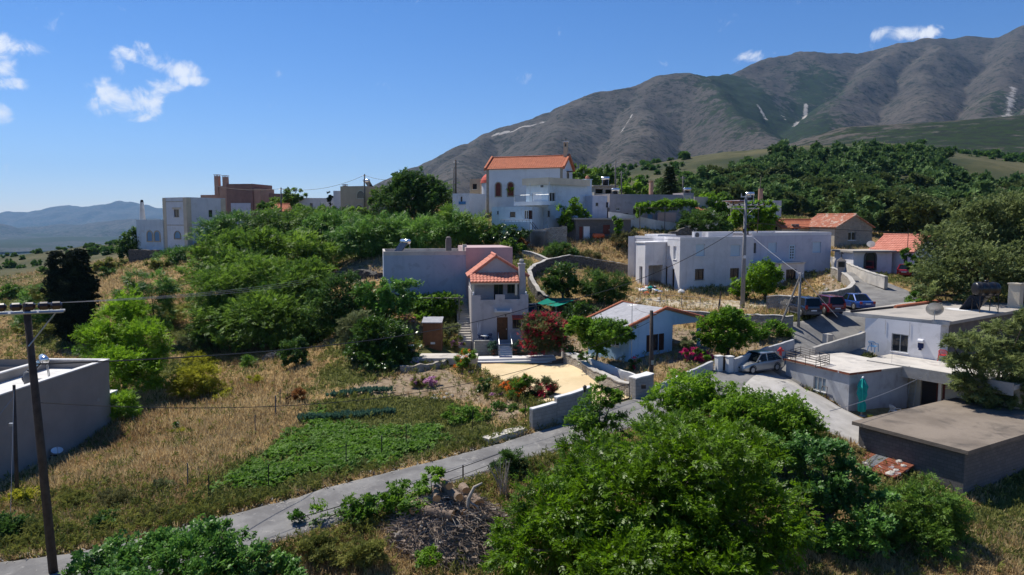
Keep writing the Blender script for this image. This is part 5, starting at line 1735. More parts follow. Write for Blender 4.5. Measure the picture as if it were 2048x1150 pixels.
def left_house():
 A, B = Vector((-28.8, 30.0, -2.2)), Vector((-28.1, 50.2, -2.2))
 b = Bld('flat_roofed_house', 'long taupe house wall with a white capped parapet on the grassy slope', A, B, 9.0, 5.5)
 b.walls('plaster_taupe', foot=-2.0, faces='FLRK')
 fr = b.fr
 mb = MB()
 mb.box(.25, b.w - .25, .25, 4.1, b.h - .75, b.h - .55)
 mb.build('roof', M['whitewash'], b.root)
 mb = MB()
 mb.box(.25, b.w - .25, 4.35, 8.8, b.h - 1.6, b.h - 1.4)
 mb.build('lower_roof', M['roof_screed'], b.root)
 mb = MB()
 e = .003
 for bx in ((-e, b.w + e, -.04, .25), (b.w - .25, b.w + .04, .253, 4.35), (-e, b.w - .253, 4.1, 4.347), (b.w - .25, b.w + .04, 4.353, 9.0)):
  mb.box(*bx, b.h - (.9 if bx[2] < 4.2 else 1.7), b.h + .0 - (0 if bx[2] < 4.3 else .5))
 p = mb.build('parapet', M['plaster_taupe'], b.root)
 mb = MB()
 for bx in ((-.03, b.w + .05, -.09, .29), (b.w - .29, b.w + .08, .293, 4.39), (0, b.w - .293, 4.06, 4.39)):
  mb.box(*bx, b.h + .003, b.h + .08)
 mb.build('coping', M['whitewash'], p)
 solar_heater('solar water heater on the taupe house roof beside the leaning power pole', fr.wd(16.6, 2.5, b.h - .55), fr.rz - R(140), 1.0)
 t = thing('plastic_barrel', 'blue grey plastic barrel on the roof behind the leaning pole', 'barrel', fr.wd(14.7, 1.7, b.h - .55), 0)
 mb = MB()
 mb.lathe([(.28, 0), (.33, .08), (.34, .5), (.31, .82), (.12, .95)], 14)
 mb.build('drum', M['trim_grey'], t, True)
 mb = MB()
 mb.lathe([(.12, 0), (.13, .07), (.02, .08)], 10, (0, 0, .95))
 mb.build('lid', M['black_plastic'], t)
 x, z = fr.f(*q(13, 215, 668), -.3)
 dish('small white satellite dish low on the taupe wall', fr.wd(x, -.42, z - .25), .33, R(40), R(70), mast=.25)
 part_box(b.root, 'dish_bracket', 'iron', (x - .04, x + .04, -.42, -.004, z - .28, z - .22))
 x, z = fr.f(*q(13, 382, 468), 0)
 part_box(b.root, 'vent', 'concrete', (x - .12, x + .12, -.03, -.002, z - .1, z + .1))
 mb = MB()
 mb.box(b.w + .003, b.w + 1.3, .2, 2.2, 3.0, 3.08)
 mb.tube([(b.w + 1.2, .3, -1.5), (b.w + 1.2, .3, 3.0)], .05, 6)
 mb.build('awning', M['white_paint'], b.root)
 return b
left_house()
# ================================================================ houses on the hill
def arch_window(root, mp, u0, u1, z0, z1, fill='wood_dark', trim='quoin', t=.18, name='window'):
 """round headed window: brown leaf recessed within a stone surround standing proud"""
 r = (u1 - u0) / 2
 uc, zs = (u0 + u1) / 2, z1 - r
 def outline(k):
  rr = r + k
  return [(uc - rr, z0 - k)] + [(uc - rr * math.cos(math.pi * i / 12), zs + rr * math.sin(math.pi * i / 12)) for i in range(13)] + [(uc + rr, z0 - k)]
 a, c = outline(0), outline(t)
 mb = MB()
 n = len(a)
 for i in range(n):
  j = (i + 1) % n
  for e0, e1 in ((-.10, -.10), ):
   mb.face([mp(*(a[i][0], -.1, a[i][1])), mp(a[j][0], -.1, a[j][1]), mp(c[j][0], -.1, c[j][1]), mp(c[i][0], -.1, c[i][1])])
  mb.face([mp(c[i][0], -.1, c[i][1]), mp(c[j][0], -.1, c[j][1]), mp(c[j][0], .02, c[j][1]), mp(c[i][0], .02, c[i][1])])
  mb.face([mp(a[i][0], -.1, a[i][1]), mp(a[j][0], -.1, a[j][1]), mp(a[j][0], -.01, a[j][1]), mp(a[i][0], -.01, a[i][1])])
 o = mb.build(name, M[trim], root)
 mb = MB()
 mb.face([mp(x, -.012, z) for x, z in a])
 for k in (-1, 1):
  mb.face([mp(uc + k * r * .06, -.03, z0 + .05), mp(uc + k * r * .85, -.03, z0 + .05), mp(uc + k * r * .85, -.03, zs), mp(uc + k * r * .06, -.03, zs)])
 mb.build('shutter', M[fill], o)
 return o
def church():
 A, B = at(973.4, 420, 124), at(1124.8, 420, 119.7)
 A.z = B.z = 15.2
 b = Bld('church', 'white village church with an orange tiled roof, round apse and slim bell tower', A, B, 6.4, 6.4)
 w, d, h = b.w, b.d, b.h
 b.walls('plaster_church', gable=('x', 2.0, d / 2))
 fr = b.fr
 for (x0, y0, x1, y1) in ((990, 392, 1032, 500), (1090, 390, 1134, 498)):
  arch_window(b.root, b.mp('F'), *b.pr('F', 3, x0, y0, x1, y1), 'wood_red')
 arch_window(b.root, b.mp('R'), d / 2 - .45, d / 2 + .45, 3.2, 5.6, 'glass')
 rf = b.tile_gable('x', 2.0, d / 2, 'tile', .22, .4)
 for x in (-.35, w + .1):
  mb = MB()
  for s in (-1, 1):
   y0, y1 = (d / 2, -.35) if s < 0 else (d / 2, d + .35)
   z0, z1 = h + 2.0, h - .1
   mb.mesh([(x, y0, z0 - .15), (x + .3, y0, z0 - .15), (x + .3, y0, z0 + .34), (x, y0, z0 + .34), (x, y1, z1 - .3), (x + .3, y1, z1 - .3), (x + .3, y1, z1 + .2), (x, y1, z1 + .2)],
     [(0, 1, 2, 3), (7, 6, 5, 4), (0, 4, 5, 1), (3, 2, 6, 7), (0, 3, 7, 4), (1, 5, 6, 2)])
  mb.build('gable_coping', M['tile'], b.root)
 for x in (-.03, w - .42):
  part_box(b.root, 'corner_pilaster', 'quoin', (x, x + .45, -.06, -.004, -1, h - .05))
 part_box(b.root, 'cornice', 'plaster_church', (.45, w - .45, -.12, -.004, h - .28, h - .02))
 mb = MB()
 r = 2.0
 ring = [(-r * math.sin(math.pi * i / 14) - .003, d / 2 - r * math.cos(math.pi * i / 14)) for i in range(15)]
 for a, c in zip(ring[:-1], ring[1:]):
  mb.face([(*a, -1.5), (*c, -1.5), (*c, 4.1), (*a, 4.1)])
 ap = mb.build('apse', M['plaster_church'], b.root, True)
 mb = MB()
 for k in range(6):
  t0, t1 = k / 6, (k + 1) / 6
  f0, f1 = math.cos(t0 * math.pi / 2) * 1.1, math.cos(t1 * math.pi / 2) * 1.1
  g0, g1 = math.sin(t0 * math.pi / 2) * 1.9, math.sin(t1 * math.pi / 2) * 1.9
  for a, c in zip(ring[:-1], ring[1:]):
   s = lambda p, f: (p[0] * f, d / 2 + (p[1] - d / 2) * f)
   mb.face([(*s(a, f0), 4.1 + g0), (*s(c, f0), 4.1 + g0), (*s(c, f1), 4.1 + g1), (*s(a, f1), 4.1 + g1)])
 mb.build('apse_roof', M['tile_red'], ap)
 x = w - .35
 zb = h + 1.7
 mb = MB()
 mb.box(x - .3, x + .3, d / 2 - .35, d / 2 + .35, zb, zb + 1.7)
 for s in (-.24, .24):
  mb.box(x + s - .06, x + s + .06, d / 2 - .3, d / 2 + .3, zb + 1.703, zb + 2.5)
 tw = mb.build('bell_tower', M['plaster_tan'], b.root)
 mb = MB()
 mb.box(x - .4, x + .4, d / 2 - .42, d / 2 + .42, zb + 2.503, zb + 2.66)
 mb.build('cap', M['whitewash'], tw)
 mb = MB()
 mb.lathe([(.16, 0), (.13, .1), (.09, .3), (.03, .36)], 10, (x, d / 2, zb + 1.9))
 mb.build('bell', M['iron'], tw)
 mb = MB()
 mb.tube([(x, d / 2, zb + 2.66), (x, d / 2, zb + 3.2)], .035, 5)
 mb.tube([(x - .18, d / 2, zb + 3.0), (x + .18, d / 2, zb + 3.0)], .03, 5)
 mb.build('cross', M['iron'], tw)
 part_box(b.root, 'canopy', 'wood_dark', (w + .004, w + .9, d / 2 - .8, d / 2 + .8, 5.75, 5.85))
 return b
church()
def simple_house(name, label, pa, pb, depth, zb, zt, mat, ops=(), roof='flat', cat='house', tile='tile', rise=1.4, par=.3, group=None, foot=-2.5, posf=.5, cap=None):
 """pa, pb: (px, D) of the two ends of the front"""
 A, B = at(pa[0], 440, pa[1]), at(pb[0], 440, pb[1])
 A.z = B.z = zb
 b = Bld(name, label, A, B, depth, zt - zb, cat, group)
 for o in ops:
  f, k, x0, y0, x1, y1, kind, frame = o[:8]
  if kind != 'arch':
   b.opx(f, k, x0, y0, x1, y1, kind, frame, rec=.18, name='door' if kind == 'door' else 'window')
 g = None
 if roof == 'gx':
  g = ('x', rise, depth * posf)
 elif roof == 'gy':
  g = ('y', rise, b.w * posf)
 b.walls(mat, foot=foot, gable=g)
 for o in ops:
  if o[6] == 'arch':
   f, k, x0, y0, x1, y1, kind, frame = o[:8]
   arch_window(b.root, b.mp(f), *b.pr(f, k, x0, y0, x1, y1), frame)
 if roof == 'flat':
  b.flat_roof('roof_screed', par, cap=cap)
 elif roof == 'slab':
  b.flat_roof('roof_screed', 0, .35, .22)
 elif roof == 'gx':
  b.tile_gable('x', rise, depth * posf, tile, .3, .34)
 elif roof == 'gy':
  b.tile_gable('y', rise, b.w * posf, tile, .3, .34)
 return b
def hill_houses():
 b = simple_house('two_storey_house', 'pale blue two storey house with a roofed upper terrace below the church', (1052, 106), (1096, 103), 8.5, 12.0, 18.3, 'plaster_blue',
     [('F', 3, 1285, 470, 1365, 545, 'roller', 'white_paint'), ('F', 3, 1300, 590, 1375, 700, 'glass', 'white_paint'), ('R', 3, 1430, 470, 1480, 545, 'glass', 'white_paint'), ('R', 3, 1410, 620, 1435, 670, 'glass', 'frame_brown')], roof='slab')
 part_box(b.root, 'balcony', 'plaster_blue', (-1.0, b.w + 1.6, -1.5, -.004, 3.05, 3.6))
 part_box(b.root, 'roof_fascia', 'plaster_cream', (-.4, b.w + .4, -.42, -.36, b.h - .35, b.h + .6))
 part_box(b.root, 'roof_block', 'plaster_cream', (b.w + .36, b.w + .42, -.36, 8.8, b.h - .35, b.h + .6))
 mb = MB()
 for x in (-.9, b.w * .5, b.w + 1.5):
  mb.tube([(x, -1.42, 3.6), (x, -1.42, b.h - .1)], .05, 5)
 mb.tube([(-.9, -1.42, 4.5), (b.w + 1.5, -1.42, 4.5)], .03, 5)
 mb.build('railing', M['galvanised'], b.root)
 part_box(b.root, 'wall_dish', 'trim_grey', (b.w - .9, b.w - .5, -.6, -.42, b.h - .75, b.h - .45))
 a = simple_house('stair_annex', 'low blue white annex with a railed landing and outside stairs', (983.5, 101), (1064, 99), 5.5, 12.0, 14.75, 'plaster_blue',
     [('F', 3, 1000, 622, 1012, 650, 'glass', 'frame_brown'), ('F', 3, 1105, 630, 1150, 672, 'glass', 'frame_brown'), ('F', 3, 1222, 617, 1255, 690, 'glass', 'white_paint'), ('F', 3, 1257, 617, 1290, 690, 'door', 'wood_dark')], par=.2)
 x0, x1 = a.fr.f(*q(3, 1030, 700), -1.6)[0], a.fr.f(*q(3, 1268, 700), -1.6)[0]
 mb = MB()
 mp = lambda u, e, z: (u, -1.6 + e, z)
 panel(mb, mp, x0, x1, -2.4, .75, [(x0 + 1.3, x0 + 3.0, -2.0, -.5), (x0 + 3.3, x0 + 5.2, -2.0, -.5)], .3)
 mb.box(x0, x1, -1.58, -.006, -.35, -.2)
 mb.face([(x0, -1.6, -2.4), (x0, 0, -2.4), (x0, 0, .75), (x0, -1.6, .75)])
 mb.build('landing', M['plaster_blue'], a.root)
 mb = MB()
 for k in range(9):
  x = x0 + (x1 - x0) * k / 8
  mb.tube([(x, -1.55, .75), (x, -1.55, 1.0)], .02, 4)
 mb.tube([(x0, -1.55, 1.0), (x1, -1.55, 1.0)], .025, 4)
 mb.build('railing', M['iron'], a.root)
 mb = MB()
 xs0, xs1 = x1 + .003, a.fr.f(*q(3, 1390, 780), -1.6)[0]
 n = 11
 for k in range(n):
  xa = xs0 + (xs1 - xs0) * k / n
  mb.box(xa, xs1, -1.6, -.5, -2.9, -.2 - (k + .5) * .22)
 st = mb.build('stairs', M['concrete'], a.root)
 mb = MB()
 for y in (-1.55, -.55):
  mb.tube([(xs0, y, .75), (xs1, y, -1.8)], .035, 4)
  for k in range(6):
   xa = xs0 + (xs1 - xs0) * k / 5
   mb.tube([(xa, y, -.35 - k * .46), (xa, y, .75 - k * .51)], .025, 4)
 mb.build('stair_rail', M['iron'], st)
 c = simple_house('blue_wing', 'sky blue plastered wing with a white chimney right of the two storey house', (1108, 106), (1184, 109.5), 7, 12.2, 17.0, 'plaster_blue',
     [('F', 3, 1500, 535, 1535, 560, 'void', 'white_paint'), ('F', 3, 1545, 530, 1570, 552, 'void', 'white_paint')], par=.25)
 x = c.fr.f(*q(3, 1744, 420), 1.2)[0]
 part_box(c.root, 'chimney', 'plaster_blue', (x - .5, x + .5, .9, 1.8, c.h - .3, c.h + 2.0), (x - .6, x + .6, .8, 1.9, c.h + 2.003, c.h + 2.1))
 mb = MB()
 mb.lathe([(.3, 0), (.34, .25), (.16, .5), (.02, .55)], 8, (x, 1.35, c.h + 2.1))
 mb.build('chimney_pot', M['terracotta'], c.root)
 c2 = simple_house('lilac_block', 'small lilac white flat roofed block with one square window', (1184.5, 107), (1214, 108), 6, 12.2, 16.5, 'plaster_lilac',
     [('F', 4, 292, 645, 318, 675, 'glass', 'frame_brown'), ('R', 4, 402, 640, 422, 690, 'glass', 'frame_brown')], par=.2)
 e = simple_house('mauve_house', 'long mauve grey flat roofed house behind a leafy vine pergola', (1219, 108), (1386, 112), 8, 12.0, 16.75, 'plaster_mauve',
     [('F', 4, 490, 695, 520, 718, 'glass', 'galvanised'), ('F', 4, 552, 745, 605, 775, 'glass', 'frame_brown'), ('F', 4, 650, 700, 685, 752, 'glass', 'frame_brown'), ('F', 4, 788, 755, 838, 815, 'door', 'door_blue')], par=.25)
 xa, xb = e.fr.f(*q(4, 1125, 620), -.2)[0], e.fr.f(*q(4, 1225, 620), -.2)[0]
 part_box(e.root, 'stair_tower', 'plaster_mauve', (xa, xb, -.25, 3, 1.6, e.h + .35))
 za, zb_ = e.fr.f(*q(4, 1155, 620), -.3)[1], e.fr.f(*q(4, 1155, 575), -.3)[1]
 part_box(e.root, 'lit_square', 'plaster_cream', (xa + .05, xa + 1.35, -.29, -.254, za, zb_))  # lit square on the tower front, its light painted in cream
 xa, xb = e.fr.f(*q(4, 885, 780), -1.2)[0], e.fr.f(*q(4, 1055, 780), -1.2)[0]
 part_box(e.root, 'porch_wall', 'plaster_pink', (xa, xb, -1.3, -1.0, -1.5, e.fr.f(*q(4, 960, 738), -1.2)[1]))
 x = e.fr.f(*q(4, 820, 520), 2)[0]
 chimney(e.root, x, 2, e.h - .3, e.h + 1.9, .5, 'plaster_salmon')
 for px_, nm in ((508, 'left end'), (1195, 'stair tower end')):
  x = e.fr.f(*q(4, px_, 560), 2)[0]
  solar_heater('solar water heater on the mauve house roof at its ' + nm, e.fr.wd(x, 3.2, e.h - .3 + (.2 if px_ > 1000 else 0)), e.fr.rz + R(170), .9)
 g = simple_house('grey_outhouse', 'grey block outhouse with a white metal door and a brown door', (1152, 99.5), (1262, 103), 5, 10.2, 13.05, 'block_wall',
     [('F', 4, 176, 870, 240, 1000, 'door', 'white_paint'), ('F', 4, 362, 856, 430, 946, 'door', 'wood_red')], roof='slab')
 x, z = g.fr.f(*q(4, 152, 930))
 part_box(g.root, 'door_post', 'wood_red', (x - .25, x + .2, -.08, -.004, -.5, 1.9))
 t = thing('gas_cylinder', 'orange red cylinder lying outside the grey outhouse', 'cylinder', g.fr.wd(g.fr.f(*q(4, 282, 970))[0], -1.0, .35), g.fr.rz)
 mb = MB()
 mb.tube([(-.85, 0, .3), (-.78, 0, .3), (.78, 0, .3), (.85, 0, .3)], [.18, .34, .34, .18], 14)
 mb.build('drum', M['orange_plastic'], t, True)
 mb = MB()
 for xx in (-.5, .5):
  mb.box(xx - .06, xx + .06, -.3, .3, -.25, .06)
 mb.build('cradle', M['iron'], t)
 k = simple_house('unfinished_house', 'unfinished brown concrete house frame behind the white chimney', (1188, 130), (1232, 131), 7, 15, 18.9, 'concrete',
     [('F', 4, 290, 515, 360, 556, 'void', 'iron'), ('F', 4, 385, 520, 440, 556, 'void', 'iron')], roof='slab')
 solar_heater('solar water heater on top of the unfinished concrete house', k.fr.wd(k.fr.f(1211, 370, 3)[0], 3, k.h + .22), R(170), 1.1)
 m = simple_house('grey_white_house', 'pale grey flat roofed house with a solar heater behind the pole crossarm', (1478, 128), (1562, 131), 8, 11.5, 16.4, 'plaster_lilac', [('F', 4, 1790, 690, 1840, 740, 'glass', 'frame_brown')], par=.2)
 solar_heater('solar water heater on the pale grey house behind the pole', m.fr.wd(m.fr.f(1500, 400, 2)[0], 2, m.h - .2), R(160), 1.15)
 x = m.fr.f(1521, 390, 2)[0]
 part_box(m.root, 'chimney', 'plaster_salmon', (x - .3, x + .3, 1.7, 2.3, m.h - .2, m.h + 2.2))
 mb = MB()
 mb.box(-2.2, 1.2, -.8, 3, m.h - .25, m.h - .12)
 mb.build('awning', M['rust'], m.root)
 n = simple_house('cream_house', 'small cream house with a worn tiled lean-to roof at the mauve house end', (1388, 116), (1425, 117), 6, 12, 16.6, 'plaster_cream', par=.2)
 mb = MB()
 x0, x1 = n.fr.f(*q(4, 1250, 700), -2)[0], n.fr.f(*q(4, 1400, 720), -2)[0]
 zt = n.fr.f(*q(4, 1320, 690), -1)[1]
 tile_slope(mb, (x0, -2.6, zt - 1.0), (x1, -2.6, zt - 1.2), (x1, -.4, zt), (x0, -.4, zt + .2), .35)
 mb.build('lean_to_roof', M['tile'], n.root)
 s = simple_house('stone_house', 'old stone house with a worn orange tiled gable and a grey framed window', (1671.3, 106), (1745.7, 109.5), 6.4, 8.8, 12.05, 'stone_house',
     [('F', 8, 676, 322, 735, 386, 'glass', 'galvanised')], roof='gy', tile='tile_worn', rise=1.75, posf=.5)
 part_box(s.root, 'sunlit_side', 'plaster_cream', (-.05, -.004, .05, 6.3, -2, s.h - .1))  # sunlit tone of the left wall, put into a cream coloured sheet
 s2 = simple_house('tiled_cottage', 'low cream cottage with a long plain orange tiled roof', (1564.5, 107.8), (1650, 111.6), 3.4, 9.0, 12.0, 'plaster_tan',
     [('F', 8, 245, 260, 300, 308, 'glass', 'white_paint'), ('L', 8, 113, 260, 132, 310, 'glass', 'wood_dark')], roof='gx', tile='tile', rise=1.0)
 gr = simple_house('roadside_garage', 'small white flat roofed garage with a brick edged arch opening', (1710.4, 88), (1787.4, 88.8), 3.9, 6.5, 9.1, 'plaster_clean', roof='slab')
 r = gr.pr('F', 8, 808, 478, 880, 600)
 arch_window(gr.root, gr.mp('F'), r[0], r[1], r[2], r[3], 'glass', 'stone_dark', .22)
 wh = simple_house('white_cottage', 'white cottage with a clean orange tiled gable roof beside the big tree', (1830, 87.5), (1890, 90.5), 5.6, 6.4, 9.35, 'plaster_clean',
     [('F', 8, 1222, 515, 1275, 555, 'glass', 'frame_brown'), ('L', 8, 1100, 500, 1130, 560, 'glass', 'frame_brown')], roof='gy', tile='tile_pink', rise=1.75)
 dish('white satellite dish on the flat roof by the orange tiled white cottage', gr.fr.wd(gr.w - .9, 2.8, gr.h + .22), .5, R(150), R(40))
 mb = MB()
 mb.tube([(0, 0, 0), (0, 0, 3)], .04, 5)
 tag(mb.build('flue_pipe', M['iron'], None, False, wh.fr.wd(.4, 1.0, 2.6)), 'thin black flue pipe rising before the pink orange tiled roof', 'pipe')
hill_houses()
def ridge_houses():
 b = simple_house('corner_villa', 'pale blue flat roofed villa with tan corner stripes at the end of the ridge', (327, 134.5), (374, 131), 8.2, 8.0, 17.0, 'plaster_church',
     [('F', 1, 1000, 342, 1030, 385, 'glass', 'frame_brown'), ('R', 1, 1200, 345, 1222, 385, 'glass', 'frame_brown')], par=.3, foot=-4)
 arch_window(b.root, b.mp('F'), *b.pr('F', 1, 1005, 470, 1038, 508), 'door_blue')
 for x in (-.04, b.w - .9):
  part_box(b.root, 'corner_stripe', 'plaster_cream', (x, x + .95, -.05, -.004, -2, b.h - .02))
 part_box(b.root, 'corner_stripe', 'plaster_cream', (b.w + .004, b.w + .05, 0, .9, -2, b.h - .02), (b.w + .004, b.w + .05, 7.2, 8.2, -2, b.h - .02))
 for z in (b.h - .75, 4.0):
  part_box(b.root, 'string_course', 'stone_cap', (.91, b.w - .91, -.04, -.004, z, z + .16))
 part_box(b.root, 'window_trim', 'plaster_cream', *[(b.pr('F', 1, 990, 332, 1040, 340)[0], b.pr('F', 1, 990, 332, 1040, 340)[1], -.06, -.005, *b.pr('F', 1, 990, 330, 1040, 340)[2:])])
 s = simple_house('arched_wing', 'lower wing of the blue villa with two arched windows and a tall white chimney', (272, 136.5), (325, 134.2), 7, 7.6, 13.0, 'plaster_blue', par=.5, foot=-1)
 for r in ((848, 468, 876, 523), (890, 468, 919, 523)):
  arch_window(s.root, s.mp('F'), *s.pr('F', 1, *r), 'door_blue', 'plaster_tan')
 x = s.fr.f(*q(1, 818, 350), 1.2)[0]
 mb = MB()
 mb.tube([(x, 1.2, s.h - .5), (x, 1.2, s.h + 3.3)], [.55, .32], 10)
 cm = mb.build('chimney', M['whitewash'], s.root)
 mb = MB()
 mb.tube([(x, 1.2, s.h + 3.3), (x, 1.2, s.h + 3.75)], [.3, .22], 10)
 mb.build('cowl', M['iron'], cm)
 a = [at(px, 500, 134.5) for px in (266, 330)]
 stone_line('retaining_wall', 'tall rough stone retaining wall under the blue villa', [(a[0].x, a[0].y - 1, 4.2), (a[1].x, a[1].y - 2.5, 4.2)], 1.0, 3.4, 'stone_dark', foot=2)
 f = simple_house('salmon_house', 'low salmon orange house wall left of the brick towers', (403, 152), (463, 150), 8, 12.0, 18.1, 'plaster_salmon', [('F', 2, 148, 372, 170, 380, 'glass', 'frame_brown')], par=.4)
 g = simple_house('brick_tower_house', 'tall brick red house with two turret chimneys on the ridge', (455, 149), (507, 148), 8, 12.0, 20.2, 'plaster_brick', par=.3)
 part_box(g.root, 'render_band', 'plaster_lilac', (.9, b.w - 1.6, -.05, -.004, -1, 4.4))
 part_box(g.root, 'corner', 'plaster_salmon', (-1.9, -.01, .5, 6, -1, g.h - .3))
 part_box(g.root, 'corner', 'plaster_salmon', (g.w + .01, g.w + 1.5, .3, 6, -1, g.h - .9))
 for px_, t in ((101, .25), (148, .15)):
  x = g.fr.f(*q(2, px_, 200), 1)[0]
  chimney(g.root, x, 1, g.h - 2.2, g.h + 1.7 - (0 if px_ < 120 else .2), .9, 'plaster_salmon')
 simple_house('long_brick_wall', 'long low brick brown house behind the small pole on the ridge', (521, 150), (598, 156), 8, 12.0, 18.4, 'plaster_brick', par=.3)
 simple_house('white_ridge_house', 'low white house with one dark window along the ridge', (582, 148), (662, 150), 8, 12.0, 17.4, 'plaster_white', [('F', 2, 632, 306, 648, 335, 'glass', 'frame_brown')], par=.25)
 simple_house('small_tiled_house', 'small house roof of orange tiles half hidden by bushes on the ridge', (536, 140), (582, 142), 5, 11.5, 14.8, 'plaster_cream', roof='gx', tile='tile', rise=1.3)
 t = simple_house('tan_villa', 'tan two storey villa with dark arched windows beside a pole', (682, 142), (729, 140), 9, 12, 19.4, 'plaster_tan', par=.2)
 for r in ((905, 235, 946, 268), (828, 318, 862, 342), (898, 315, 935, 340)):
  x0, x1, z0, z1 = t.pr('F', 2, *r)
  arch_window(t.root, t.mp('F'), x0, x1, z0 - .3, z1, 'glass', 'plaster_cream', .15)
 x = t.fr.f(*q(2, 826, 225), 1)[0]
 chimney(t.root, x, 1.5, t.h - 1.8, t.h + .2, .7, 'plaster_brick')
 solar_heater('solar water heater on the tan villa roof by the pole', t.fr.wd(t.fr.f(*q(2, 965, 190), 3)[0], 3, t.h - .2), R(150), 1.1)
 simple_house('white_side_house', 'white side wall joined to the tan villa', (729.5, 141), (759, 146), 7, 12, 18.6, 'plaster_white', par=.2)
 simple_house('railed_house', 'small white house with a dark roof railing between ridge houses', (660, 150), (683, 150), 6, 12, 17.9, 'plaster_white', par=.2)
 h = simple_house('tan_house', 'narrow tan two storey house beside the church apse', (940, 131), (961, 130), 8, 14.5, 20.2, 'plaster_tan',
     [('F', 3, 798, 400, 834, 445, 'glass', 'wood_dark'), ('F', 3, 812, 510, 850, 552, 'glass', 'wood_dark')], par=.2)
 part_box(h.root, 'balcony', 'plaster_cream', (-.2, h.w + .3, -1.2, -.004, 2.6, 2.8))
 w = simple_house('white_hut', 'low white hut in front of the tan house by two tall poles', (905.5, 119), (939, 117.5), 5, 13.6, 17.2, 'plaster_clean', [('F', 3, 700, 505, 716, 545, 'glass', 'frame_brown')], par=.2)
 x0, z1 = w.fr.f(*q(3, 680, 545), -.3)
 x1, z0 = w.fr.f(*q(3, 735, 568), -.3)
 part_box(w.root, 'blue_board', 'blue_plastic', (x0, x1, -.12, -.004, z0, z1))
ridge_houses()
